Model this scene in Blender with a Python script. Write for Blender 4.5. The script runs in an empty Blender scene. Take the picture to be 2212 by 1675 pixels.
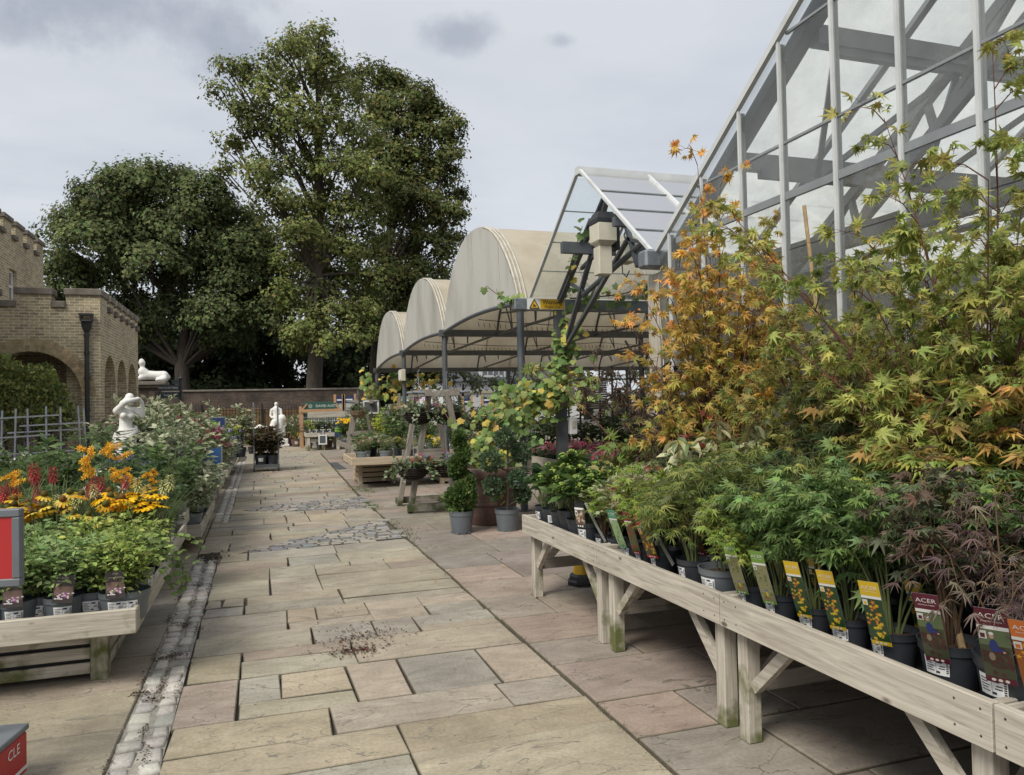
import bpy, math, random
import numpy as np
from mathutils import Vector, Matrix
sc = bpy.context.scene
COL = sc.collection
R = math.radians
PI = math.pi
# ------------------------------------------------------------------ camera
CF, CP, CR, CY, CH = 1650.0, R(1.2), 0.0222, math.atan(546/1650.0), 1.55
_f = Vector((math.sin(CY)*math.cos(CP), math.cos(CY)*math.cos(CP), math.sin(CP)))
_r0 = Vector((math.cos(CY), -math.sin(CY), 0)); _u0 = _r0.cross(_f)
_r = _r0*math.cos(CR) - _u0*math.sin(CR); _u = _r.cross(_f)
CAMP = Vector((0, 0, CH))
cd = bpy.data.cameras.new('camera'); cam = bpy.data.objects.new('camera', cd); COL.objects.link(cam)
cd.sensor_width = 36; cd.lens = 36*CF/2212; cd.clip_start = 0.05; cd.clip_end = 3000
cam.matrix_world = Matrix(((_r.x, _u.x, -_f.x, 0), (_r.y, _u.y, -_f.y, 0), (_r.z, _u.z, -_f.z, CH), (0, 0, 0, 1)))
sc.camera = cam
def ray(px, py): return _f + _r*((px-1106)/CF) - _u*((py-837.5)/CF)
def G(px, py, h=0.0):
    d = ray(px, py); return CAMP + d*((h-CH)/d.z)
def AY(px, py, Y):
    d = ray(px, py); return CAMP + d*(Y/d.y)
def AX(px, py, X):
    d = ray(px, py); return CAMP + d*(X/d.x)
def ppm(p):                                                   # metres per pixel of the layout sheet at a point
    return (Vector(p)-CAMP).dot(_f)/CF
# ------------------------------------------------------------------ sky, sun, exposure
W = bpy.data.worlds.new('World'); sc.world = W; W.use_nodes = True
SUN_EL, SUN_AZ = R(50), R(232)                                # azimuth clockwise from +Y
nt = W.node_tree; nt.nodes.clear()
def N(t, typ, **k):
    n = t.nodes.new(typ)
    for a, b in k.items():
        if a.startswith('i_'):
            key = a[2:]; key = int(key) if key.isdigit() else key.replace('_', ' ')
            n.inputs[key].default_value = b
        else: setattr(n, a, b)
    return n
out = N(nt, 'ShaderNodeOutputWorld'); bg = N(nt, 'ShaderNodeBackground'); bg.inputs['Strength'].default_value = 0.1
sky = N(nt, 'ShaderNodeTexSky', sky_type='NISHITA', sun_disc=False, sun_elevation=SUN_EL, sun_rotation=SUN_AZ, air_density=1.0, dust_density=2.0)
tc = N(nt, 'ShaderNodeTexCoord'); L = nt.links.new
sep = N(nt, 'ShaderNodeSeparateXYZ'); L(tc.outputs['Generated'], sep.inputs[0])
mz = N(nt, 'ShaderNodeMath', operation='MAXIMUM'); L(sep.outputs['Z'], mz.inputs[0]); mz.inputs[1].default_value = 0.12
vd = N(nt, 'ShaderNodeVectorMath', operation='DIVIDE'); cz = N(nt, 'ShaderNodeCombineXYZ')
for k in range(3): L(mz.outputs[0], cz.inputs[k])
L(tc.outputs['Generated'], vd.inputs[0]); L(cz.outputs[0], vd.inputs[1])
n1 = N(nt, 'ShaderNodeTexNoise', i_Scale=0.9, i_Detail=6.0, i_Roughness=0.55); L(vd.outputs[0], n1.inputs['Vector'])
r1 = N(nt, 'ShaderNodeMapRange', i_1=0.38, i_2=0.6); L(n1.outputs['Fac'], r1.inputs[0])
cm = N(nt, 'ShaderNodeMix', data_type='RGBA'); L(r1.outputs[0], cm.inputs[0])
cm.inputs[6].default_value = (4.3, 4.5, 4.85, 1); cm.inputs[7].default_value = (4.95, 5.1, 5.35, 1)
last = cm.outputs[2]
n2 = N(nt, 'ShaderNodeTexNoise', i_Scale=7.0, i_Detail=7.0, i_Roughness=0.6); L(tc.outputs['Generated'], n2.inputs['Vector'])
def cloud(px, py, rad, sx, amt, last):                        # a darker cloud with its own place in the sky
    d = ray(px, py).normalized()
    a = N(nt, 'ShaderNodeVectorMath', operation='SUBTRACT'); L(tc.outputs['Generated'], a.inputs[0]); a.inputs[1].default_value = d
    m = N(nt, 'ShaderNodeVectorMath', operation='MULTIPLY'); L(a.outputs[0], m.inputs[0]); m.inputs[1].default_value = (1/sx, 1/sx, 1.6)
    ln = N(nt, 'ShaderNodeVectorMath', operation='LENGTH'); L(m.outputs[0], ln.inputs[0])
    s = N(nt, 'ShaderNodeMath', operation='MULTIPLY_ADD'); L(n2.outputs['Fac'], s.inputs[0]); s.inputs[1].default_value = -rad*1.7; L(ln.outputs['Value'], s.inputs[2])
    mr = N(nt, 'ShaderNodeMapRange', interpolation_type='SMOOTHSTEP', i_1=-0.2*rad, i_2=-0.75*rad, i_3=0.0, i_4=amt); L(s.outputs[0], mr.inputs[0])
    mx = N(nt, 'ShaderNodeMix', data_type='RGBA'); L(mr.outputs[0], mx.inputs[0]); L(last, mx.inputs[6]); mx.inputs[7].default_value = (2.6, 2.85, 3.3, 1)
    return mx.outputs[2]
last = cloud(190, -10, 0.2, 1.7, .85, last)
last = cloud(40, 60, 0.09, 1.6, 0.5, last)
last = cloud(985, 75, 0.065, 1.5, 0.75, last)
last = cloud(1215, 88, 0.03, 1.5, 0.5, last)
# bluer gap low on the right of the lime tree
fin = N(nt, 'ShaderNodeMix', data_type='RGBA'); fin.inputs[0].default_value = 0.88; L(sky.outputs[0], fin.inputs[6]); L(last, fin.inputs[7])
L(fin.outputs[2], bg.inputs['Color']); L(bg.outputs[0], out.inputs['Surface'])
sd = bpy.data.lights.new('sun', 'SUN'); sd.energy = 2.4; sd.angle = R(24); sd.color = (1, 0.95, 0.86)
so = bpy.data.objects.new('sun', sd); COL.objects.link(so)
_sd = Vector((math.sin(SUN_AZ)*math.cos(SUN_EL), math.cos(SUN_AZ)*math.cos(SUN_EL), math.sin(SUN_EL)))
so.rotation_euler = _sd.to_track_quat('Z', 'Y').to_euler(); so.location = (0, 0, 40)
vs = sc.view_settings; vs.view_transform = 'Standard'; vs.look = 'None'; vs.exposure = 0.6; vs.gamma = 1
sc.cycles.transparent_max_bounces = 32; sc.cycles.max_bounces = 14; sc.cycles.diffuse_bounces = 9; sc.cycles.transmission_bounces = 12; sc.cycles.use_denoising = True

# ------------------------------------------------------------------ materials
MATS = {}
def newmat(name):
    m = bpy.data.materials.new(name); m.use_nodes = True; MATS[name] = m
    t = m.node_tree; return m, t, t.nodes['Principled BSDF'], t.nodes['Material Output']
def ramp2(t, fac, c1, c2, a=0.3, b=0.7):
    mr = N(t, 'ShaderNodeMapRange', i_1=a, i_2=b); t.links.new(fac, mr.inputs[0])
    mx = N(t, 'ShaderNodeMix', data_type='RGBA'); t.links.new(mr.outputs[0], mx.inputs[0])
    for k, c in ((6, c1), (7, c2)):
        if isinstance(c, (tuple, list)): mx.inputs[k].default_value = (*c[:3], 1)
        else: t.links.new(c, mx.inputs[k])
    return mx.outputs[2]
def noise(t, scale, detail=4, stretch=None, rough=0.55, coord='Object', dist=0):
    c = N(t, 'ShaderNodeTexCoord'); o = c.outputs[coord]
    if stretch:
        mp = N(t, 'ShaderNodeMapping'); mp.inputs['Scale'].default_value = stretch; t.links.new(o, mp.inputs[0]); o = mp.outputs[0]
    n = N(t, 'ShaderNodeTexNoise', i_Scale=scale, i_Detail=detail, i_Roughness=rough, i_Distortion=dist); t.links.new(o, n.inputs['Vector'])
    return n.outputs['Fac']
def bump(t, b, h, strength=0.3, dist=0.01):
    n = N(t, 'ShaderNodeBump', i_Strength=strength, i_Distance=dist); t.links.new(h, n.inputs['Height']); t.links.new(n.outputs[0], b.inputs['Normal'])
def mat(name, c1, c2=None, rough=0.6, metal=0.0, scale=6, bmp=0, bscale=40, spec=0.5, stain=None, sscale=1.5, amt=(0.5, 0.75), stretch=None):
    if name in MATS: return MATS[name]
    m, t, b, o = newmat(name)
    b.inputs['Roughness'].default_value = rough; b.inputs['Metallic'].default_value = metal; b.inputs['Specular IOR Level'].default_value = spec
    c2 = c2 or tuple(x*0.8 for x in c1)
    c = ramp2(t, noise(t, scale, stretch=stretch), c1, c2)
    if stain: c = ramp2(t, noise(t, sscale, 6, stretch=stretch), c, stain, *amt)
    t.links.new(c, b.inputs['Base Color'])
    if bmp: bump(t, b, noise(t, bscale, 3, stretch=stretch), bmp)
    return m
def attr_mat(name, rough=0.55, transl=0.0, spec=0.3, nz=0.0, bmp=0, bscale=30, stretch=None, nscale=8, gain=1.0):
    m, t, b, o = newmat(name)
    a = N(t, 'ShaderNodeVertexColor', layer_name='Col'); c = a.outputs['Color']
    if nz:
        dk = N(t, 'ShaderNodeMix', data_type='RGBA', blend_type='MULTIPLY'); dk.inputs[0].default_value = 1; t.links.new(c, dk.inputs[6])
        v = ramp2(t, noise(t, nscale, 5, stretch=stretch), (1-nz, 1-nz, 1-nz), (1+nz*0.6, 1+nz*0.6, 1+nz*0.6)); t.links.new(v, dk.inputs[7]); c = dk.outputs[2]
    if gain != 1:
        gm = N(t, 'ShaderNodeVectorMath', operation='SCALE'); t.links.new(c, gm.inputs[0]); gm.inputs['Scale'].default_value = gain; c = gm.outputs[0]
    t.links.new(c, b.inputs['Base Color']); b.inputs['Roughness'].default_value = rough; b.inputs['Specular IOR Level'].default_value = spec
    if bmp: bump(t, b, noise(t, bscale, 4, stretch=stretch), bmp)
    if transl:
        tr = N(t, 'ShaderNodeBsdfTranslucent'); t.links.new(c, tr.inputs['Color'])
        mx = N(t, 'ShaderNodeMixShader'); mx.inputs[0].default_value = transl
        t.links.new(b.outputs[0], mx.inputs[1]); t.links.new(tr.outputs[0], mx.inputs[2]); t.links.new(mx.outputs[0], o.inputs['Surface'])
    return m
LEAF = attr_mat('leaf', 0.5, 0.42, 0.35, gain=1.3)
PETAL = attr_mat('petal', 0.6, 0.3, 0.2)
FARLEAF = attr_mat('tree_leaf', 0.8, 0.28, 0.04, gain=1.75)
PRINT = attr_mat('printed_card', 0.35, 0, 0.5)
VOUSS = attr_mat('arch_brick', 0.9, 0, 0.2, 0.25, 0.4, 30)
def wood(name, c1, c2, stain=(0.2, 0.17, 0.13), moss=None, contrast=1):
    res = []
    for ax in range(3):
        m, t, b, o = newmat(name+'_'+'xyz'[ax])
        st = [22, 22, 22]; st[ax] = 1.1
        g = noise(t, 2.2, 7, tuple(st), 0.65, dist=0.8)
        c = ramp2(t, g, c1, c2, 0.36, 0.68)
        st2 = [5, 5, 5]; st2[ax] = 0.6
        c = ramp2(t, noise(t, 1.3, 5, tuple(st2), 0.6), c, stain, 0.56, 0.85)
        kn = N(t, 'ShaderNodeTexVoronoi', i_Scale=1.0, feature='F1'); mp = N(t, 'ShaderNodeMapping'); s3 = [7, 7, 7]; s3[ax] = 3.2; mp.inputs['Scale'].default_value = s3
        tcn = N(t, 'ShaderNodeTexCoord'); t.links.new(tcn.outputs['Object'], mp.inputs[0]); t.links.new(mp.outputs[0], kn.inputs['Vector'])
        c = ramp2(t, kn.outputs['Distance'], (0.13, 0.1, 0.075), c, 0.05, 0.1)
        if moss:
            sp = N(t, 'ShaderNodeSeparateXYZ'); gm = N(t, 'ShaderNodeNewGeometry'); t.links.new(gm.outputs['Position'], sp.inputs[0])
            ml = N(t, 'ShaderNodeMath', operation='MULTIPLY_ADD'); t.links.new(sp.outputs['Z'], ml.inputs[0]); ml.inputs[1].default_value = -0.7; t.links.new(noise(t, 5, 5), ml.inputs[2])
            c = ramp2(t, ml.outputs[0], c, moss, 0.36, 0.52)
        t.links.new(c, b.inputs['Base Color']); b.inputs['Roughness'].default_value = 0.8; b.inputs['Specular IOR Level'].default_value = 0.25
        bump(t, b, g, 0.35, 0.004)
        res.append(m)
    return res
WOOD = wood('weathered_wood', (0.53, 0.49, 0.415), (0.29, 0.255, 0.205), (0.235, 0.21, 0.17), moss=(0.12, 0.13, 0.05))
WOODL = wood('new_wood', (0.52, 0.43, 0.32), (0.36, 0.28, 0.195), (0.28, 0.22, 0.15))
WOODG = wood('grey_wood', (0.30, 0.275, 0.235), (0.17, 0.15, 0.125), (0.16, 0.14, 0.11), moss=(0.06, 0.075, 0.03))
WOODO = wood('orange_wood', (0.48, 0.30, 0.17), (0.36, 0.21, 0.11))
def brick(name, c1, c2, mortar, soot, sootamt=(0.5, 0.72)):
    m, t, b, o = newmat(name)
    tcn = N(t, 'ShaderNodeTexCoord'); s = N(t, 'ShaderNodeSeparateXYZ'); t.links.new(tcn.outputs['Object'], s.inputs[0])
    ad = N(t, 'ShaderNodeMath', operation='ADD'); t.links.new(s.outputs[0], ad.inputs[0]); t.links.new(s.outputs[1], ad.inputs[1])
    cb = N(t, 'ShaderNodeCombineXYZ'); t.links.new(ad.outputs[0], cb.inputs[0]); t.links.new(s.outputs[2], cb.inputs[1])
    nz = N(t, 'ShaderNodeTexNoise', i_Scale=7.0); t.links.new(tcn.outputs['Object'], nz.inputs['Vector'])
    mv = N(t, 'ShaderNodeVectorMath', operation='MULTIPLY_ADD'); t.links.new(nz.outputs['Color'], mv.inputs[0]); mv.inputs[1].default_value = (0.012, 0.012, 0); t.links.new(cb.outputs[0], mv.inputs[2])
    br = N(t, 'ShaderNodeTexBrick', i_Scale=1.0, offset=0.5); t.links.new(mv.outputs[0], br.inputs['Vector'])
    br.inputs['Color1'].default_value = (*c1, 1); br.inputs['Color2'].default_value = (*c2, 1); br.inputs['Mortar'].default_value = (*mortar, 1)
    for k, v in (('Mortar Size', 0.009), ('Brick Width', 0.225), ('Row Height', 0.075), ('Bias', -0.1), ('Mortar Smooth', 0.2)): br.inputs[k].default_value = v
    c = ramp2(t, noise(t, 1.1, 7, rough=0.6), br.outputs['Color'], soot, *sootamt)
    c2n = ramp2(t, noise(t, 13, 3), (0.75, 0.75, 0.75), (1.12, 1.1, 1.05))
    mu = N(t, 'ShaderNodeMix', data_type='RGBA', blend_type='MULTIPLY'); mu.inputs[0].default_value = 1; t.links.new(c, mu.inputs[6]); t.links.new(c2n, mu.inputs[7])
    t.links.new(mu.outputs[2], b.inputs['Base Color']); b.inputs['Roughness'].default_value = 0.9; b.inputs['Specular IOR Level'].default_value = 0.2
    bump(t, b, br.outputs['Fac'], -0.5, 0.008)
    return m
BRICK = brick('buff_brick', (0.43, 0.36, 0.235), (0.24, 0.20, 0.135), (0.58, 0.54, 0.43), (0.17, 0.14, 0.10), (0.55, 0.9))
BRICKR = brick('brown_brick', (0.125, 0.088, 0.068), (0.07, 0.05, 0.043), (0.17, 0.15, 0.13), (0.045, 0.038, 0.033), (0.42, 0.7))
def glassmat(name, tint, refl=0.0, dirt=0.0, dcol=(0.6, 0.63, 0.6), ior=1.5, thru=0.6):
    m, t, b, o = newmat(name); t.nodes.remove(b)
    tr = N(t, 'ShaderNodeBsdfTransparent', i_Color=(*tint, 1)); gl = N(t, 'ShaderNodeBsdfGlossy', i_Roughness=0.02)
    fr = N(t, 'ShaderNodeFresnel', i_IOR=ior); ad = N(t, 'ShaderNodeMath', operation='ADD', use_clamp=True); ad.inputs[1].default_value = refl; t.links.new(fr.outputs[0], ad.inputs[0])
    mx = N(t, 'ShaderNodeMixShader'); t.links.new(ad.outputs[0], mx.inputs[0]); t.links.new(tr.outputs[0], mx.inputs[1]); t.links.new(gl.outputs[0], mx.inputs[2]); s = mx.outputs[0]
    if dirt:
        df = N(t, 'ShaderNodeBsdfDiffuse', i_Color=(*dcol, 1)); tl = N(t, 'ShaderNodeBsdfTranslucent', i_Color=(*dcol, 1)); a = N(t, 'ShaderNodeMixShader', i_0=thru)
        t.links.new(df.outputs[0], a.inputs[1]); t.links.new(tl.outputs[0], a.inputs[2])
        mr = N(t, 'ShaderNodeMapRange', i_1=0.3, i_2=0.75, i_3=dirt*0.4, i_4=min(1, dirt*1.6)); t.links.new(noise(t, 2.5, 7), mr.inputs[0])
        m2 = N(t, 'ShaderNodeMixShader'); t.links.new(mr.outputs[0], m2.inputs[0]); t.links.new(s, m2.inputs[1]); t.links.new(a.outputs[0], m2.inputs[2]); s = m2.outputs[0]
    t.links.new(s, o.inputs['Surface']); return m
GLASS = glassmat('clear_glass', (0.90, 0.93, 0.91), 0.04, 0.24, (0.72, 0.74, 0.71), 1.5, .7)
GLASSR = glassmat('roof_glass', (0.90, 0.95, 0.95), 0.0, 0.10, (.7, .73, .73), 1.28)
WHITEWASH = glassmat('shaded_roof_glass', (0.95, 0.95, 0.92), 0.0, 0.75, (0.95, 0.95, 0.91), 1.3, .9)
def fabric(name, col, stain, tr=0.3):
    m, t, b, o = newmat(name)
    c = ramp2(t, noise(t, 1.2, 6, (1, 1, 0.35)), col, stain, 0.45, 0.85)
    c = ramp2(t, noise(t, 5, 6, (1, 1, 0.12)), c, tuple(x*0.85 for x in stain), 0.6, 0.95)
    t.links.new(c, b.inputs['Base Color']); b.inputs['Roughness'].default_value = 0.6; b.inputs['Specular IOR Level'].default_value = 0.2
    tl = N(t, 'ShaderNodeBsdfTranslucent'); t.links.new(c, tl.inputs['Color']); mx = N(t, 'ShaderNodeMixShader'); mx.inputs[0].default_value = tr
    t.links.new(b.outputs[0], mx.inputs[1]); t.links.new(tl.outputs[0], mx.inputs[2]); t.links.new(mx.outputs[0], o.inputs['Surface'])
    return m
FAB = fabric('canopy_fabric', (0.64, 0.58, 0.46), (0.40, 0.33, 0.23), 0.42)
FABG = fabric('gable_fabric', (0.56, 0.555, 0.52), (0.33, 0.315, 0.28), 0.15)
STEEL = mat('grey_steel', (0.085, 0.095, 0.105), (0.12, 0.13, 0.14), 0.45, 0.3)
GALV = mat('galvanised_steel', (0.30, 0.32, 0.34), (0.20, 0.22, 0.24), 0.42, 0.6, scale=12)
ALU = mat('white_aluminium', (0.62, 0.64, 0.64), (0.5, 0.52, 0.52), 0.4, 0.0, scale=3, stain=(0.42, 0.44, 0.42), sscale=5, amt=(0.58, 0.8))
ALUG = mat('grey_aluminium', (0.30, 0.32, 0.33), (0.22, 0.24, 0.25), 0.4, 0.2, scale=5)
BLACK = mat('black_metal', (0.012, 0.012, 0.014), (0.025, 0.025, 0.027), 0.45)
DARKPOT = mat('charcoal_plastic', (0.028, 0.032, 0.040), (0.04, 0.045, 0.052), 0.42, scale=9, stain=(0.09, 0.085, 0.075), sscale=6, amt=(0.62, 0.9))
GREYPOT = mat('grey_plastic', (0.105, 0.12, 0.135), (0.135, 0.15, 0.165), 0.42, scale=8, stain=(0.17, 0.16, 0.14), sscale=6, amt=(0.6, 0.9))
BARK = mat('bark_mulch', (0.075, 0.042, 0.028), (0.035, 0.02, 0.014), 0.9, scale=60, bmp=1.0, bscale=70)
SOIL = mat('potting_soil', (0.03, 0.022, 0.017), (0.015, 0.012, 0.01), 0.95, scale=50, bmp=1.0, bscale=80)
TRUNK = mat('tree_bark', (0.085, 0.068, 0.052), (0.04, 0.033, 0.026), 0.95, scale=5, bmp=0.8, bscale=9, stretch=(3, 3, 0.6))
STEMM = attr_mat('stem', 0.7, 0, 0.3)
WHITESTONE = mat('white_statue_stone', (0.74, 0.73, 0.69), (0.62, 0.61, 0.57), 0.6, scale=5, stain=(0.42, 0.42, 0.38), sscale=4, amt=(0.6, 0.85), bmp=0.1)
STONE = mat('coping_stone', (0.20, 0.175, 0.145), (0.11, 0.095, 0.08), 0.9, scale=4, bmp=0.4, bscale=18, stain=(0.32, 0.30, 0.25), sscale=6, amt=(0.6, 0.85))
TERRA = mat('terracotta', (0.165, 0.088, 0.066), (0.11, 0.066, 0.052), 0.75, scale=4, stain=(0.20, 0.17, 0.14), sscale=5, amt=(0.5, 0.8), bmp=0.2)
WICKER = mat('dark_wicker', (0.030, 0.018, 0.013), (0.012, 0.008, 0.006), 0.8, scale=30)
WICKERL = mat('pale_wicker', (0.30, 0.21, 0.13), (0.16, 0.10, 0.06), 0.8, scale=30)
SLATE = mat('chalkboard_slate', (0.075, 0.082, 0.09), (0.09, 0.097, 0.105), 0.8, scale=5)
WHITEP = mat('white_paint', (0.75, 0.75, 0.73), (0.65, 0.65, 0.63), 0.5)
CREAMB = mat('cream_plastic', (0.60, 0.57, 0.46), (0.5, 0.47, 0.37), 0.45, scale=4)
YELLOW = mat('yellow_plastic', (0.75, 0.47, 0.02), (0.68, 0.40, 0.02), 0.4)
REDP = mat('red_board', (0.42, 0.022, 0.022), (0.38, 0.02, 0.02), 0.5, scale=3)
BROWNP = mat('brown_pole', (0.13, 0.06, 0.045), (0.11, 0.05, 0.04), 0.4)
GREYFR = mat('grey_frame', (0.14, 0.155, 0.17), (0.115, 0.125, 0.14), 0.5)
GREENSIGN = mat('green_sign', (0.022, 0.085, 0.062), (0.026, 0.095, 0.07), 0.5)
BLUEP = mat('blue_board', (0.02, 0.075, 0.21), (0.025, 0.085, 0.23), 0.5)
NAVY = mat('navy_board', (0.014, 0.03, 0.11), (0.018, 0.035, 0.12), 0.5)
CANE = mat('bamboo_cane', (0.42, 0.30, 0.16), (0.28, 0.19, 0.10), 0.6, scale=20)
BAMBOO = mat('bamboo_screen', (0.30, 0.19, 0.075), (0.15, 0.09, 0.035), 0.75, scale=1.0, stretch=(18, 18, 0.3))
LIME = mat('lime_card', (0.25, 0.5, 0.05), (0.25, 0.48, 0.05), 0.5)
INK = mat('dark_print', (0.02, 0.02, 0.02), (0.02, 0.02, 0.02), 0.6)
WHITEL = mat('white_label', (0.78, 0.78, 0.76), (0.74, 0.74, 0.72), 0.5)
# ------------------------------------------------------------------ mesh helpers
class MB:
    def __init__(s): s.v = []; s.f = []; s.m = []; s.c = []
    def add(s, V, F, m=0, c=None):
        n = len(s.v); s.v += [tuple(x) for x in V]; s.f += [tuple(i+n for i in q) for q in F]
        s.m += [m]*len(F); s.c += [c or (1, 1, 1)]*len(V)
    def box(s, c, d, m=0, M=None, auto=False, col=None):
        if auto: m = max(range(3), key=lambda k: d[k])
        x, y, z = d[0]/2, d[1]/2, d[2]/2
        V = [Vector(p) for p in ((-x, -y, -z), (x, -y, -z), (x, y, -z), (-x, y, -z), (-x, -y, z), (x, -y, z), (x, y, z), (-x, y, z))]
        if M: V = [M @ p for p in V]
        s.add([p+Vector(c) for p in V], [(0, 3, 2, 1), (4, 5, 6, 7), (0, 1, 5, 4), (1, 2, 6, 5), (2, 3, 7, 6), (3, 0, 4, 7)], m, col)
    def bb(s, lo, hi, m=0, auto=False, col=None):
        s.box([(a+b)/2 for a, b in zip(lo, hi)], [abs(b-a) for a, b in zip(lo, hi)], m, None, auto, col)
    def bar(s, p, q, w, h, m=0, up=(0, 0, 1), auto=False, col=None):
        p, q = Vector(p), Vector(q); d = q-p; l = d.length; d.normalize(); u = Vector(up)
        if abs(d.dot(u)) > 0.99: u = Vector((0, 1, 0))
        a = d.cross(u).normalized(); b = a.cross(d)
        M = Matrix((a, d, b)).transposed()
        if auto: m = max(range(3), key=lambda k: abs(d[k]))
        s.box((p+q)/2, (w, l, h), m, M, False, col)
    def tube(s, P, r, n=8, m=0, cap=True, col=None):
        P = [Vector(p) for p in P]; r = r if isinstance(r, (list, tuple)) else [r]*len(P)
        V = []; F = []; a = None
        for i, p in enumerate(P):
            d = (P[min(i+1, len(P)-1)]-P[max(i-1, 0)]); d = d.normalized() if d.length > 1e-9 else Vector((0, 0, 1))
            if a is None: a = d.cross(Vector((0, 0, 1)) if abs(d.z) < 0.9 else Vector((1, 0, 0))).normalized()
            else:
                a = a-d*a.dot(d); a = a.normalized() if a.length > 1e-6 else d.orthogonal().normalized()
            b = d.cross(a)
            for k in range(n):
                t = 2*PI*k/n; V.append(p+a*(math.cos(t)*r[i])+b*(math.sin(t)*r[i]))
        for i in range(len(P)-1):
            for k in range(n): F.append((i*n+k, i*n+(k+1) % n, (i+1)*n+(k+1) % n, (i+1)*n+k))
        if cap: F += [tuple(range(n-1, -1, -1)), tuple((len(P)-1)*n+k for k in range(n))]
        s.add(V, F, m, col)
    def lathe(s, prof, c=(0, 0, 0), n=20, m=0, sx=1, sy=1, M=None, col=None):
        V = []; F = []
        for r, z in prof:
            for k in range(n):
                t = 2*PI*k/n; p = Vector((r*math.cos(t)*sx, r*math.sin(t)*sy, z)); V.append((M @ p if M else p)+Vector(c))
        for i in range(len(prof)-1):
            for k in range(n): F.append((i*n+k, i*n+(k+1) % n, (i+1)*n+(k+1) % n, (i+1)*n+k))
        F += [tuple(range(n-1, -1, -1)), tuple((len(prof)-1)*n+k for k in range(n))]
        s.add(V, F, m, col)
    def prism(s, P, d, m=0, col=None):                          # planar outline P pushed along d
        P = [Vector(p) for p in P]; n = len(P); d = Vector(d)
        s.add(P+[p+d for p in P], [tuple(range(n-1, -1, -1)), tuple(range(n, 2*n))]+[(k, (k+1) % n, (k+1) % n+n, k+n) for k in range(n)], m, col)
    def text(s, body, size, M, m=0, col=None, thick=0.0):
        cu = bpy.data.curves.new('t', 'FONT'); cu.body = body; cu.size = size; cu.align_x = 'CENTER'; cu.align_y = 'CENTER'; cu.resolution_u = 2; cu.extrude = thick
        ob = bpy.data.objects.new('t', cu); COL.objects.link(ob)
        me = bpy.data.meshes.new_from_object(ob.evaluated_get(bpy.context.evaluated_depsgraph_get()))
        s.add([M @ v.co for v in me.vertices], [tuple(p.vertices) for p in me.polygons], m, col)
        bpy.data.objects.remove(ob); bpy.data.curves.remove(cu); bpy.data.meshes.remove(me)
    def build(s, name, mats, parent=None, smooth=False, bevel=0, colors=False, angle=None):
        me = bpy.data.meshes.new(name); me.from_pydata(s.v, [], s.f); 
        for m in (mats if isinstance(mats, (list, tuple)) else [mats]): me.materials.append(m)
        if any(s.m): me.polygons.foreach_set('material_index', s.m)
        if smooth: me.polygons.foreach_set('use_smooth', [True]*len(s.f))
        if colors:
            a = me.color_attributes.new('Col', 'FLOAT_COLOR', 'POINT'); a.data.foreach_set('color', np.array([(*c[:3], 1) for c in s.c], dtype=np.float32).ravel())
        me.update(); o = bpy.data.objects.new(name, me); COL.objects.link(o)
        if parent: o.parent = parent
        if smooth: me.set_sharp_from_angle(angle=R(angle or 40))
        if bevel:
            b = o.modifiers.new('bevel', 'BEVEL'); b.width = bevel; b.segments = 1; b.limit_method = 'ANGLE'; b.angle_limit = R(50)
        return o
def tag(o, label=None, cat=None, group=None, kind=None):
    if label: o['label'] = label
    if cat: o['category'] = cat
    if group: o['group'] = group
    if kind: o['kind'] = kind
    return o
def thing(name, label, cat, loc=(0, 0, 0), rz=0, group=None, scale=1):
    o = bpy.data.objects.new(name, None); COL.objects.link(o); o.empty_display_size = 0.1
    o.location = loc; o.rotation_euler = (0, 0, rz); o.scale = (scale,)*3 if not isinstance(scale, tuple) else scale
    return tag(o, label, cat, group)
def copy_tree(o, parent=None):
    c = o.copy(); COL.objects.link(c)
    if parent: c.parent = parent
    for ch in list(o.children): copy_tree(ch, c)
    return c
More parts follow.
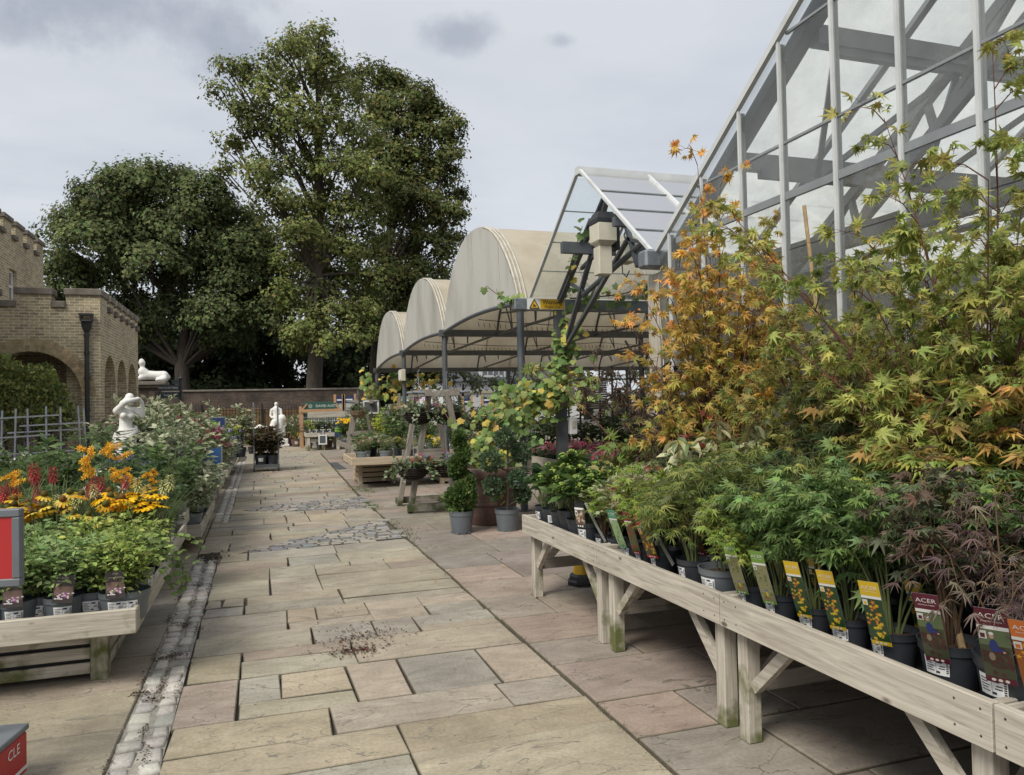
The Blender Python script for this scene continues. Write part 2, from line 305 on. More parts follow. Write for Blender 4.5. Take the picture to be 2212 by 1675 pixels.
# leaf shapes: x across, y along the midrib, z out of the blade
def palm(n, notch, span=2.3, wid=1.0, droop=-0.12, y0=0.12):
    V = [(0, y0, 0)]; pts = []
    for i in range(n):
        a = -span+2*span*i/(n-1); l = 1.0-0.42*abs(a)/span
        if i: b = a-span/(n-1); pts.append((notch*math.sin(b)*0.8, y0+notch*math.cos(b)*0.8, 0.03))
        for da, f in ((-0.16*wid, 0.55), (0, 1), (0.16*wid, 0.55)):
            pts.append((l*f*math.sin(a+da)*0.8, y0+l*f*math.cos(a+da)*0.85, droop*f*f))
    V += pts; V.append((0, -0.05, 0))
    k = len(V)-1
    F = [(0, i, i+1) for i in range(1, k-1)]+[(0, k-1, k), (0, k, 1)]
    return V, F
SH = {
 'rhomb': ([(0, 0, 0), (0.26, 0.45, 0.07), (0, 1, -0.1), (-0.26, 0.45, 0.07)], [(0, 1, 2), (0, 2, 3)]),
 'lance': ([(0, 0, 0), (0.13, 0.4, 0.05), (0, 1, -0.15), (-0.13, 0.4, 0.05)], [(0, 1, 2), (0, 2, 3)]),
 'oval': ([(0, 0, 0), (0.2, 0.25, 0.06), (0.22, 0.6, 0.04), (0, 1, -0.14), (-0.22, 0.6, 0.04), (-0.2, 0.25, 0.06), (0, 0.5, -0.02)], [(0, 1, 6), (1, 2, 6), (2, 3, 6), (3, 4, 6), (4, 5, 6), (5, 0, 6)]),
 'acer': palm(7, 0.36, 2.25, 1.0, -0.26), 'acer5': palm(5, 0.36, 1.75, 1.1), 'lace': palm(7, 0.12, 1.9, 0.42, -0.3), 
 'grape': ([(0, 0.25, 0.04), (0, 0.02, 0), (0.28, -0.16, -0.06), (0.5, 0.1, -0.1), (0.42, 0.3, -0.02), (0.58, 0.5, -0.12), (0.34, 0.62, -0.03), (0.26, 0.82, -0.06), (0, 1.0, -0.16),
            (-0.26, 0.82, -0.06), (-0.34, 0.62, -0.03), (-0.58, 0.5, -0.12), (-0.42, 0.3, -0.02), (-0.5, 0.1, -0.1), (-0.28, -0.16, -0.06)], [(0, i, i+1) for i in range(1, 14)]+[(0, 14, 1)]),
 'petal': ([(0, 0, 0), (0.16, 0.5, 0.03), (0.1, 0.95, -0.06), (-0.1, 0.95, -0.06), (-0.16, 0.5, 0.03)], [(0, 1, 2), (0, 2, 3), (0, 3, 4)]),
 'broad': ([(0, 0, 0), (0.4, 0.3, 0.08), (0.35, 0.75, 0.02), (0, 1, -0.1), (-0.35, 0.75, 0.02), (-0.4, 0.3, 0.08)], [(0, 1, 2), (0, 2, 3), (0, 3, 4), (0, 4, 5)]),
 'clump': ([(0, 0, 0), (0.34, 0.22, 0.1), (0.12, 0.5, 0), (0.4, 0.78, -0.1), (0, 1, 0.05), (-0.28, 0.85, 0.1), (-0.14, 0.48, -0.05), (-0.4, 0.3, -0.08)], [(0, 1, 2), (2, 3, 4), (2, 4, 6), (0, 2, 6), (4, 5, 6), (0, 6, 7)]),
}
def nrm(a): return a/np.maximum(np.linalg.norm(a, axis=-1, keepdims=True), 1e-9)
class FB:
    """coloured plant mesh: leaves, petals, stems and small solids"""
    def __init__(s): s.V = []; s.C = []; s.L = []; s.T = []; s.n = 0
    def leaves(s, shape, P, A, U, S, C):
        P = np.asarray(P, float).reshape(-1, 3); k = len(P)
        if not k: return
        A = nrm(np.asarray(A, float).reshape(-1, 3)); U = np.asarray(U, float).reshape(-1, 3)
        X = np.cross(A, U); bad = np.linalg.norm(X, axis=1) < 1e-3; X[bad] = np.cross(A[bad], np.array([0.31, 0.9, 0.2])); X = nrm(X); Z = np.cross(X, A)
        sv, sf = SH[shape]; sv = np.array(sv); S = np.broadcast_to(np.asarray(S, float), (k,))
        V = P[:, None]+S[:, None, None]*(sv[None, :, 0:1]*X[:, None]+sv[None, :, 1:2]*A[:, None]+sv[None, :, 2:3]*Z[:, None])
        m = len(sv); s.V.append(V.reshape(-1, 3)); s.C.append(np.repeat(np.broadcast_to(np.asarray(C, float), (k, 3)), m, 0))
        f = np.array(sf); F = (f[None]+(np.arange(k)*m)[:, None, None]+s.n).reshape(-1, 3)
        s.L.append(F.ravel()); s.T.append(np.full(len(F), 3)); s.n += k*m
    def solid(s, V, F, c):
        V = np.array([tuple(v) for v in V]); 
        for q in F: s.L.append(np.array(q)+s.n); s.T.append(np.array([len(q)]))
        s.V.append(V); s.C.append(np.broadcast_to(np.asarray(c, float), (len(V), 3))); s.n += len(V)
    def tube(s, P, r0, r1, c, n=4):
        m = MB(); k = len(P); m.tube(P, [r0+(r1-r0)*i/max(1, k-1) for i in range(k)], n, cap=False); s.solid(m.v, m.f, c)
    def dome(s, c, r, h, col, n=8):
        m = MB(); m.lathe([(r*math.cos(t), h*math.sin(t)) for t in (0, 0.4, 0.8, 1.2, 1.5)], c, n); s.solid(m.v, m.f, col)
    def strap(s, P0, D, ln, w, c, droop, seg=5):
        P = np.array(P0, float); d = np.array(D, float); d /= np.linalg.norm(d); side = np.cross(d, (0, 0, 1.0)); side /= max(1e-6, np.linalg.norm(side)); V = []
        for i in range(seg+1):
            f = i/seg; ww = w*(1-f**2.2)+0.0005; V += [P-side*ww/2, P+side*ww/2]
            P = P+d*ln/seg; d = d+np.array((0, 0, -droop*(f+0.25)/seg*2)); d += np.array((d[0], d[1], 0))*0.15*droop; d /= np.linalg.norm(d)
        s.solid(V, [(2*i, 2*i+1, 2*i+3, 2*i+2) for i in range(seg)], c)
    def build(s, name, m=None, parent=None, smooth=False):
        me = bpy.data.meshes.new(name); V = np.concatenate(s.V); Lp = np.concatenate(s.L); T = np.concatenate(s.T)
        me.vertices.add(len(V)); me.vertices.foreach_set('co', V.astype(np.float32).ravel())
        me.loops.add(len(Lp)); me.loops.foreach_set('vertex_index', Lp.astype(np.int32))
        me.polygons.add(len(T)); me.polygons.foreach_set('loop_start', np.concatenate(([0], np.cumsum(T)[:-1])).astype(np.int32)); me.polygons.foreach_set('loop_total', T.astype(np.int32))
        me.update(calc_edges=True)
        a = me.color_attributes.new('Col', 'FLOAT_COLOR', 'POINT'); C = np.concatenate(s.C); a.data.foreach_set('color', np.hstack((np.clip(C, 0, 1), np.ones((len(C), 1)))).astype(np.float32).ravel())
        me.materials.append(m or LEAF); o = bpy.data.objects.new(name, me); COL.objects.link(o)
        if smooth: me.polygons.foreach_set('use_smooth', [True]*len(T))
        if parent: o.parent = parent
        return o
def jit(rng, pal, k, amt=0.18):
    pal = np.array(pal); c = pal[rng.integers(0, len(pal), k)]
    return c*(1+amt*rng.standard_normal((k, 1)))*(1+0.06*rng.standard_normal((k, 3)))
def figure(name, V, E, rad, material, parent=None, vox=0.012, loc=(0, 0, 0)):
    """one continuous carved body: tapered limbs and joints fused into a single skin"""
    mb = MB(); R3 = [r if isinstance(r, tuple) else (r, r) for r in rad]
    for v, r in zip(V, R3):
        a = (r[0]+r[1])/2; mb.lathe([(max(.02, math.sin(PI*k/8)), -math.cos(PI*k/8)) for k in range(9)], v, 12, 0, M=Matrix.Diagonal((r[0], r[1], min(r))))
    for i, j in E:
        p, q = Vector(V[i]), Vector(V[j]); d = (q-p)
        if d.length < 1e-6: continue
        d.normalize(); a = d.cross(Vector((0, 0, 1)) if abs(d.z) < .9 else Vector((0, 1, 0))).normalized(); b = d.cross(a); W_ = []; n = 12
        for k in range(6):
            t = k/5; c = p.lerp(q, t); ts = t*t*(3-2*t); rx = R3[i][0]*(1-ts)+R3[j][0]*ts; ry = R3[i][1]*(1-ts)+R3[j][1]*ts; rz = min(rx, ry)
            for m in range(n):
                o = a*math.cos(2*PI*m/n)+b*math.sin(2*PI*m/n); W_.append(c+Vector((o.x*rx, o.y*ry, o.z*rz)))
        mb.add(W_, [(k*n+m, k*n+(m+1) % n, (k+1)*n+(m+1) % n, (k+1)*n+m) for k in range(5) for m in range(n)]+[tuple(range(n-1, -1, -1)), tuple(5*n+m for m in range(n))])
    o = mb.build(name, material); me = o.data
    rm = o.modifiers.new('remesh', 'REMESH'); rm.mode = 'VOXEL'; rm.voxel_size = vox; rm.use_smooth_shade = True
    sm = o.modifiers.new('smooth', 'SMOOTH'); sm.iterations = 3; sm.factor = 0.5
    dg = bpy.context.evaluated_depsgraph_get(); m2 = bpy.data.meshes.new_from_object(o.evaluated_get(dg)); bpy.data.objects.remove(o); bpy.data.meshes.remove(me)
    o = bpy.data.objects.new(name, m2); COL.objects.link(o); m2.materials.clear(); m2.materials.append(material); m2.polygons.foreach_set('use_smooth', [True]*len(m2.polygons))
    o.location = loc
    if parent: o.parent = parent
    return o
# ------------------------------------------------------------------ ground, paving, gutter, setts
def ground_mat(name, c1, c2, sc_=8):
    return mat(name, c1, c2, 0.95, scale=sc_, bmp=0.6, bscale=60)
GROUT = ground_mat('joint_dirt', (0.055, 0.047, 0.036), (0.11, 0.095, 0.075), 14)
g = MB(); g.add([(-1500, -1500, -0.032), (1500, -1500, -0.032), (1500, 1500, -0.032), (-1500, 1500, -0.032)], [(0, 1, 2, 3)])
tag(g.build('ground', GROUT), kind='structure')
def paving_mat(name, bs, warm, dark):
    m, t, b, o = newmat(name)
    a = N(t, 'ShaderNodeVertexColor', layer_name='Col'); c = a.outputs['Color']
    big = noise(t, 1.7, 6, rough=0.6); riv = noise(t, 2.6, 7, (0.9, 1.7, 1), 0.62, dist=1.6); fin = noise(t, 55, 3)
    def mul(c, fac, lo, hi, a0=0.3, a1=0.7):
        v = ramp2(t, fac, lo, hi, a0, a1); mx = N(t, 'ShaderNodeMix', data_type='RGBA', blend_type='MULTIPLY'); mx.inputs[0].default_value = 1
        t.links.new(c, mx.inputs[6]); t.links.new(v, mx.inputs[7]); return mx.outputs[2]
    c = mul(c, big, (0.66, 0.645, 0.625), (0.97, 0.96, 0.93)); c = mul(c, riv, (0.86, 0.845, 0.82), (1.06, 1.055, 1.04), 0.38, 0.6); c = mul(c, fin, (0.86, 0.86, 0.86), (1.1, 1.1, 1.1))
    ln = N(t, 'ShaderNodeMath', operation='SUBTRACT'); t.links.new(noise(t, 1.6, 5, (0.8, 1.8, 1), 0.55, dist=1.0), ln.inputs[0]); ln.inputs[1].default_value = 0.52
    la = N(t, 'ShaderNodeMath', operation='ABSOLUTE'); t.links.new(ln.outputs[0], la.inputs[0])
    c = ramp2(t, la.outputs[0], dark, c, 0.001, 0.007)
    c = ramp2(t, noise(t, 0.55, 7, rough=0.65), c, dark, 0.54, 0.9)
    vo = N(t, 'ShaderNodeTexVoronoi', i_Scale=9.0); tcn = N(t, 'ShaderNodeTexCoord'); t.links.new(tcn.outputs['Object'], vo.inputs['Vector'])
    c = ramp2(t, vo.outputs['Distance'], (0.10, 0.09, 0.08), c, 0.035, 0.055)
    t.links.new(c, b.inputs['Base Color']); b.inputs['Roughness'].default_value = 0.75; b.inputs['Specular IOR Level'].default_value = 0.35
    wv = N(t, 'ShaderNodeMath', operation='MULTIPLY_ADD'); t.links.new(riv, wv.inputs[0]); wv.inputs[1].default_value = 1.0
    f2 = N(t, 'ShaderNodeMath', operation='MULTIPLY'); t.links.new(fin, f2.inputs[0]); f2.inputs[1].default_value = 0.16; t.links.new(f2.outputs[0], wv.inputs[2])
    bump(t, b, wv.outputs[0], bs, 0.016)
    return m
YORK = paving_mat('york_stone', 0.75, 1, (0.17, 0.155, 0.125))
PINKP = paving_mat('pink_paving', 0.4, 1, (0.13, 0.115, 0.09))
SETT = attr_mat('granite', 0.8, 0, 0.3, 0.22, 0.35, 70, nscale=60)
rng = np.random.default_rng(7); rnd = random.Random(5)
def slab(mb, x0, x1, y0, y1, z, c, bev=0.007, j=0.006, dz=0.0025, h=0.03, dirt=(.19, .17, .13)):
    q = [(x0, y0), (x1, y0), (x1, y1), (x0, y1)]; q = [(a+rnd.uniform(-j, j), b+rnd.uniform(-j, j)) for a, b in q]
    cx, cy = (x0+x1)/2, (y0+y1)/2; tx, ty, t0 = rnd.uniform(-dz, dz), rnd.uniform(-dz, dz), rnd.uniform(-dz, dz)
    def ring(k, zz): 
        return [(a-(1 if a > cx else -1)*k, b-(1 if b > cy else -1)*k, zz+t0+(1 if a > cx else -1)*tx+(1 if b > cy else -1)*ty) for a, b in q]
    V = ring(0, z-h)+ring(0, z-bev)+ring(bev, z); F = [(8, 9, 10, 11)]
    for r in (0, 4): F += [(r+k, r+(k+1) % 4, r+4+(k+1) % 4, r+4+k) for k in range(4)]
    n0 = len(mb.c); mb.add(V, F, 0, c)
    if dirt: mb.c[n0:n0+8] = [dirt]*8
def vary(c, a=0.07):
    k = 1+rnd.gauss(0, a); return tuple(max(0.01, x*k*(1+rnd.gauss(0, 0.018))) for x in c)
PAL = [(0.40, 0.355, 0.285), (0.375, 0.34, 0.275), (0.41, 0.36, 0.275), (0.355, 0.335, 0.29), (0.375, 0.315, 0.265), (0.39, 0.35, 0.28), (0.355, 0.335, 0.295), (0.40, 0.35, 0.265), (0.38, 0.345, 0.285)]
PX0, PX1 = -0.43, 1.611
mb = MB(); y = 0.9
while y < 27:
    h = rnd.choice([0.2, 0.3, 0.34, 0.4, 0.45, 0.5, 0.55, 0.62]); x = PX0 if not 8.6 < y < 10.9 else -0.645; wj = rnd.choice([.006, .008, .01, .015])
    xr = PX1 if y < 13.5 else PX1+0.05*(y-13.5)*0.5
    while x < xr-0.05:
        w = rnd.choice([0.3, 0.42, 0.5, 0.6, 0.68, 0.75, 0.9, 1.05]); x1 = x+w
        if xr-x1 < 0.22: x1 = xr
        if h > 0.38 and rnd.random() < 0.38:
            k = h*rnd.choice([0.35, 0.5, 0.62]); slab(mb, x+wj/2, x1-wj/2, y+wj*.6, y+k-wj*.6, 0, vary(rnd.choice(PAL), .06), .0065, .009)
            if rnd.random() < 0.4:
                xm = (x+x1)/2+rnd.uniform(-0.1, 0.1); slab(mb, x+wj/2, xm-wj/2, y+k+wj/2, y+h-wj, 0, vary(rnd.choice(PAL), .06), .0065, .009); slab(mb, xm+wj/2, x1-wj/2, y+k+wj/2, y+h-wj, 0, vary(rnd.choice(PAL), .06), .0065, .009)
            else: slab(mb, x+wj/2, x1-wj/2, y+k+wj/2, y+h-wj, 0, vary(rnd.choice(PAL), .06), .0065, .009)
        else: slab(mb, x+wj/2, x1-wj/2, y+wj*.6, y+h-wj*.6, 0, vary(rnd.choice(PAL), .06), .0065, .009)
        x = x1
    y += h
tag(mb.build('path', YORK, colors=True), kind='structure')
# right-hand pink paving under the benches and canopy
PP = [(0.34, 0.285, 0.25), (0.355, 0.29, 0.255), (0.305, 0.27, 0.24), (0.37, 0.30, 0.26), (0.32, 0.285, 0.25), (0.30, 0.27, 0.235)]
mb = MB(); y = 0.2
while y < 36:
    h = rnd.choice([0.45, 0.6, 0.6, 0.75]); x = 1.625 if y < 13.5 else max(1.625, 1.65+0.05*(y-13.5)*0.5); x += rnd.uniform(0, 0.003)
    while x < 13:
        w = rnd.choice([0.45, 0.6, 0.75, 0.9, 0.9]); slab(mb, x+0.005, x+w-0.005, y+0.008, y+h-0.008, 0, vary(rnd.choice(PP), 0.06), 0.007, 0.003, 0.0015); x += w
    y += h
tag(mb.build('pavement', PINKP, colors=True), kind='structure')
PL = [(0.36, 0.32, 0.25), (0.34, 0.31, 0.25), (0.37, 0.315, 0.235), (0.32, 0.30, 0.26)]
mb = MB(); y = 0.5
while y < 36:
    h = rnd.choice([0.55, 0.62, 0.75]); x = -0.648
    while x > -11:
        w = rnd.choice([0.7, 0.9, 1.1]); slab(mb, x-w+0.006, x-0.006, y+0.01, y+h-0.01, 0, vary(rnd.choice(PL), 0.06), 0.008, 0.003); x -= w
    y += h
tag(mb.build('pavement', YORK, colors=True), kind='structure')
# far end of the yard: one broad sheet of the same stone
mb = MB(); y = 27
for k in range(9):
    x = PX0-0.5
    while x < 2.5:
        w = rnd.choice([0.7, 0.9, 1.2]); slab(mb, x, x+w-0.012, y, y+0.98, -0.002, vary(rnd.choice(PAL))); x += w
    y += 1
tag(mb.build('path', YORK, colors=True), kind='structure')
# two-row granite gutter
GC = [(0.47, 0.445, 0.395), (0.43, 0.405, 0.365), (0.50, 0.47, 0.41), (0.40, 0.38, 0.345), (0.46, 0.41, 0.36)]
def cobble(mb, x0, x1, y0, y1, z, c):
    slab(mb, x0, x1, y0, y1, z, c, 0.014, 0.011, 0.0025, 0.05, tuple(q*.55 for q in c))
mb = MB()
for x0, x1 in ((-0.645, -0.55), (-0.53, -0.44)):
    for ya, yb in ((1.5, 8.75), (11.0, 24)):
        y = ya
        while y < yb:
            h = rnd.uniform(0.09, 0.17); o = 0.016*max(0, y-8)*0.4 if y > 9 else 0
            if rnd.random() < 0.96: cobble(mb, x0+rnd.uniform(-.008, .008)+o*0.3, x1+rnd.uniform(-.01, .01)+o*0.3, y+0.005, y+h-0.007, rnd.uniform(-0.001, 0.004), vary(rnd.choice(GC), 0.08))
            y += h
mm_ = MB(); mm_.add([(-.665, 1.5, -.012), (-.437, 1.5, -.012), (-.437, 8.75, -.012), (-.665, 8.75, -.012)], [(0, 1, 2, 3)]); mm_.add([(-.648, 11, -.012), (-.437, 11, -.012), (-.437, 24, -.012), (-.648, 24, -.012)], [(0, 1, 2, 3)]); tag(mm_.build('gutter_bedding', mat('pale_mortar', (.36, .34, .295), (.2, .18, .15), .95, scale=14, bmp=.6)), kind='structure')
gu = mb.build('gutter', SETT, colors=True, smooth=True, angle=75); tag(gu, kind='structure')
# wedge-shaped fans of blue-grey setts let into the path
SC_ = [(0.20, 0.205, 0.21), (0.27, 0.255, 0.235), (0.17, 0.18, 0.19), (0.30, 0.275, 0.235)]
def inside(p, P):
    r = False
    for i in range(len(P)):
        a, b = P[i], P[i-1]
        if (a[1] > p[1]) != (b[1] > p[1]) and p[0] < (b[0]-a[0])*(p[1]-a[1])/(b[1]-a[1])+a[0]: r = not r
    return r
bed = MB()
for Pg in ([(-0.25, 8.75), (0.4, 8.78), (1.6, 8.95), (1.6, 10.5), (1.15, 10.1), (0.55, 9.5), (0.1, 9.1)], [(-0.3, 12.4), (0.5, 12.0), (1.62, 11.85), (1.66, 13.3), (0.9, 13.15), (0.2, 12.9)]):
    bed.add([(a, b, 0.004) for a, b in Pg], [tuple(range(len(Pg)))], 0)
    mb = MB(); y = min(p[1] for p in Pg)
    while y < max(p[1] for p in Pg):
        h = 0.105; x = -0.4+rnd.uniform(0, .1)
        while x < 1.6:
            w = rnd.uniform(0.11, 0.2)
            if inside((x+w/2, y+h/2), Pg): slab(mb, x+.006, x+w-.006, y+.006, y+h-.006, 0.009, vary(rnd.choice(SC_), 0.14), 0.012, 0.009, 0.003, 0.012)
            x += w
        y += h
    tag(mb.build('path_setts', SETT, colors=True), kind='structure')
tag(bed.build('path_bedding', GROUT), kind='structure')
# moss and weeds in the joints, spilt bark, debris in the gutter
fb = FB()
def tufts(x, y, s, k, pal, up=0.6):
    P = np.c_[x+s*rng.standard_normal(k), y+s*1.6*rng.standard_normal(k), np.full(k, 0.003)]
    A = np.c_[rng.standard_normal((k, 2)), up+rng.random(k)]; fb.leaves('lance', P, A, rng.standard_normal((k, 3)), rng.uniform(.4, 1, k)*s*0.8, jit(rng, pal, k))
GRN = [(0.06, 0.09, 0.02), (0.09, 0.12, 0.03), (0.05, 0.06, 0.02)]
for k in range(240):
    y = rng.uniform(1.5, 16); tufts(1.613+rng.normal(0, .008), y, 0.018, 9, GRN, 0.25)
for k in range(26): tufts(1.68+rng.normal(0, .06), 9.3+rng.normal(0, .5), 0.04, 12, GRN, 0.3)
for k in range(22): tufts(1.72+rng.normal(0, .12), 14.4+rng.normal(0, .4), 0.05, 14, [(0.07, 0.12, 0.025), (0.1, 0.15, 0.03)], 0.9)
for k in range(14): tufts(1.62+rng.normal(0, .06), 12.0+rng.normal(0, .3), 0.05, 14, [(0.07, 0.12, 0.025), (0.1, 0.13, 0.03)], 0.6)
for k in range(60):
    tufts(rng.uniform(-.4, 1.5), rng.uniform(2.2, 7.5), 0.012, 3, GRN, 0.3)
tag(fb.build('moss_and_weeds'), kind='stuff')
fb = FB(); MUD = [(0.05, 0.035, 0.022), (0.08, 0.055, 0.035), (0.035, 0.025, 0.017)]
def chips(x, y, sx, sy, k, sz, pal=MUD, z=0.006):
    P = np.c_[x+sx*rng.standard_normal(k), y+sy*rng.standard_normal(k), np.full(k, z)+rng.random(k)*0.006]
    A = np.c_[rng.standard_normal((k, 2)), 0.25*rng.standard_normal(k)]; fb.leaves('rhomb', P, A, np.c_[0.3*rng.standard_normal((k, 2)), np.ones(k)], rng.uniform(.5, 1.4, k)*sz, jit(rng, pal, k, .3))
for k in range(40): chips(-0.54+rng.choice([-.115, 0, 0, .1])+rng.normal(0, .012), rng.uniform(2.5, 8.6), 0.012, 0.07, 34, 0.014)
for k in range(7): chips(-0.55+rng.normal(0, .05), rng.uniform(3, 8), 0.035, 0.02, 70, 0.016)
chips(-0.5, 8.65, 0.07, 0.12, 300, 0.03)
for k in range(900): pass
tag(fb.build('gutter_debris'), kind='stuff')
fb = FB(); chips(0.62, 5.2, 0.13, 0.14, 300, 0.02, [(0.10, 0.045, 0.03), (0.06, 0.03, 0.02)]); chips(0.68, 5.5, 0.3, 0.35, 70, 0.016, [(0.10, 0.05, 0.03), (0.06, 0.03, 0.02)])
chips(0.55, 4.95, 0.07, 0.05, 150, 0.022, [(0.09, 0.04, 0.03)]); tag(fb.build('spilt_bark_debris'), kind='stuff')
fb = FB(); 
for k in range(26): chips(rng.uniform(-.4, 3.4), rng.uniform(2, 12), 0.01, .01, 1, 0.035, [(0.32, 0.12, 0.03), (0.2, 0.1, 0.04), (0.4, 0.28, 0.05)])
tag(fb.build('fallen_leaves'), kind='stuff')
# drain channel plate in the paving
mb = MB(); mb.bb((1.82, 19.5, 0.002), (2.05, 22.0, 0.008)); tag(mb.build('path_drain', STEEL), kind='structure')

# ------------------------------------------------------------------ brick arcade building
def arch_wall(mb, fr, u0, u1, z0, z1, arches, th, m=0, seg=18, back=True):
    """wall from u0 to u1 with round-headed openings (centre, radius, springing); fr(u, z, d) gives points, d into the wall"""
    def quad(a, b, c, d, dd=0): mb.add([fr(*a, dd), fr(*b, dd), fr(*c, dd), fr(*d, dd)], [(0, 1, 2, 3)], m)
    edges = [u0]; 
    for uc, r, sp in arches: edges += [uc-r, uc+r]
    edges.append(u1)
    for dd in ((0, th) if back else (0,)):
        for k in range(0, len(edges), 2): quad((edges[k], z0), (edges[k+1], z0), (edges[k+1], z1), (edges[k], z1), dd)
        for uc, r, sp in arches:
            for k in range(seg):
                a, b = PI-PI*k/seg, PI-PI*(k+1)/seg
                pa, pb = (uc+r*math.cos(a), sp+r*math.sin(a)), (uc+r*math.cos(b), sp+r*math.sin(b))
                quad(pa, pb, (pb[0], z1), (pa[0], z1), dd)
    for uc, r, sp in arches:
        path = [(uc-r, z0)]+[(uc+r*math.cos(PI-PI*k/seg), sp+r*math.sin(PI-PI*k/seg)) for k in range(seg+1)]+[(uc+r, z0)]
        for a, b in zip(path, path[1:]): mb.add([fr(*a, 0), fr(*b, 0), fr(*b, th), fr(*a, th)], [(0, 1, 2, 3)], m)
FY, FX, SE = 22.0, -3.87, 28.4
PT, PLO, CPH = 4.74, 4.30, 0.17
bld = thing('arcade_building', 'low buff brick building with round arches and a battlemented parapet', 'building', (FX, FY, 0))
bld.location = (0, 0, 0)
ca = AY(65, 859, FY); rin = 1.16
mb = MB(); arch_wall(mb, lambda u, z, d: (u, FY+d, z), -12, FX, 0, PLO, [(ca.x, rin, ca.z)], 0.5)
ay = [AX(p, 800, FX).y for p in (225.7, 249.4, 253.2, 273, 276.5, 294.5)]; az = [AX(237.4, 769, FX).z, 0, 0]
az0 = AX(237.4, 769, FX).z
sides = []
for k in range(3):
    r = (ay[2*k+1]-ay[2*k])/2; sides.append(((ay[2*k]+ay[2*k+1])/2, r, az0-r))
arch_wall(mb, lambda u, z, d: (FX-d, u, z), FY+0.002, SE, 0, PLO, sides, 0.32)
mb.bb((FX-0.9, FY+0.55, 0), (FX-0.322, SE-0.02, PLO-0.05))            # solid core behind the blind arches
mb.bb((-12, SE-0.3, 0), (FX-0.95, SE, PLO-0.03)); mb.bb((-12, FY+0.52, PLO-0.3), (FX-0.95, SE-0.32, PLO-0.12)); mb.bb((-12, FY+2.6, 0), (FX-0.95, FY+2.75, PLO-0.4))
# merlons
def merlon_front(x0, x1): mb.bb((x0, FY+0.001, PLO), (x1, FY+0.42, PT-CPH))
MF = [(AY(142, 640, FY).x, FX-0.001), (AY(34, 640, FY).x, AY(110, 640, FY).x)]
MF += [(MF[1][0]-1.35-0.45*0, MF[1][0]-0.45)]
for a in MF: merlon_front(*a)
ms = []; y = FY+0.95
ms.append((FY+0.43, y))
for k in range(6):
    a = y+0.36; y = min(a+0.62, SE); ms.append((a, y))
for a, b in ms: mb.bb((FX-0.38, a, PLO), (FX-0.001, b, PT-CPH))
w = mb.build('wall', BRICK, bld)
mb = MB()
for a, b in MF: mb.bb((a-0.04, FY-0.05, PT-CPH), (b+0.05 if b > FX-.1 else b+0.04, FY+0.47, PT))
gx = [(MF[1][1]+.002, MF[0][0]-.002), (MF[2][1]+.002, MF[1][0]-.002)]
for a, b in gx: mb.bb((a, FY-0.06, PLO-0.06), (b, FY+0.47, PLO+0.11))
for a, b in ms[1:]: mb.bb((FX-0.44, a-0.05, PT-CPH), (FX+0.06, b+0.05, PT))
mb.bb((FX-0.44, FY+0.475, PT-CPH), (FX+0.058, ms[0][1]+.05, PT))
for (a, b), (c, d) in zip(ms, ms[1:]): mb.bb((FX-0.44, b+.002, PLO-0.05), (FX+0.09, c-.002, PLO+0.1))
mb.build('coping', STONE, bld, bevel=0.015)
mb = MB(); nv = 34
for k in range(nv):
    for ring in range(2):
        a0, a1 = PI*(k+0.06)/nv, PI*(k+0.94)/nv; r0 = rin+0.002+0.165*ring; r1 = r0+0.155
        P = [(ca.x+r*math.cos(a), FY-0.006, ca.z+r*math.sin(a)) for r, a in ((r0, a0), (r1, a0), (r1, a1), (r0, a1))]
        mb.prism(P, (0, 0.05, 0), 0, vary(rnd.choice([(0.36, 0.28, 0.165), (0.30, 0.235, 0.145), (0.27, 0.21, 0.13), (0.34, 0.265, 0.16)]), .07))
mb.build('arch_ring', VOUSS, bld, colors=True)
mb = MB(); dp = AY(187, 720, FY-0.09); 
mb.tube([(dp.x, dp.y, 0), (dp.x, dp.y, dp.z+.05)], 0.055, 10)
for z in (1.6, 2.4, dp.z-.55, dp.z-.1): mb.tube([(dp.x, dp.y, z), (dp.x, dp.y, z+.08)], 0.07, 10)
mb.lathe([(0.06, 0), (0.14, 0.16), (0.15, 0.3), (0.16, 0.31), (0.14, 0.33)], (dp.x, dp.y, dp.z), 4, 0, M=Matrix.Rotation(PI/4, 3, 'Z'))
for sx in (-.12, .12): mb.bb((dp.x+sx-.02, dp.y-.1, dp.z+.3), (dp.x+sx+.02, dp.y+.05, dp.z+.46))
mb.bb((dp.x-.16, dp.y-.12, dp.z+.44), (dp.x+.16, dp.y+.06, dp.z+.5))
mb.build('downpipe', BLACK, bld, smooth=True)
# ------------------------------------------------------------------ taller brick wing behind
BX, BE, BT = -6.8, 29.06, 7.28
b2 = thing('brick_house', 'tall buff brick house with battlements rising behind the arcade', 'building')
mb = MB(); wy0, wy1 = AX(20, 620, BX).y, AX(36, 620, BX).y; wz1, wz0 = AX(27, 583, BX).z, AX(25, 652, BX).z
lo = BT-0.55
mb.add([(BX, 12, 0), (BX, wy0, 0), (BX, wy0, lo), (BX, 12, lo)], [(0, 1, 2, 3)]); mb.add([(BX, wy1, 0), (BX, BE, 0), (BX, BE, lo), (BX, wy1, lo)], [(0, 1, 2, 3)])
mb.add([(BX, wy0, 0), (BX, wy1, 0), (BX, wy1, wz0), (BX, wy0, wz0)], [(0, 1, 2, 3)]); mb.add([(BX, wy0, wz1), (BX, wy1, wz1), (BX, wy1, lo), (BX, wy0, lo)], [(0, 1, 2, 3)])
for a, b in (((wy0, wz0), (wy1, wz0)), ((wy1, wz0), (wy1, wz1)), ((wy1, wz1), (wy0, wz1)), ((wy0, wz1), (wy0, wz0))):
    mb.add([(BX, *a), (BX, *b), (BX-.2, *b), (BX-.2, *a)], [(0, 1, 2, 3)])
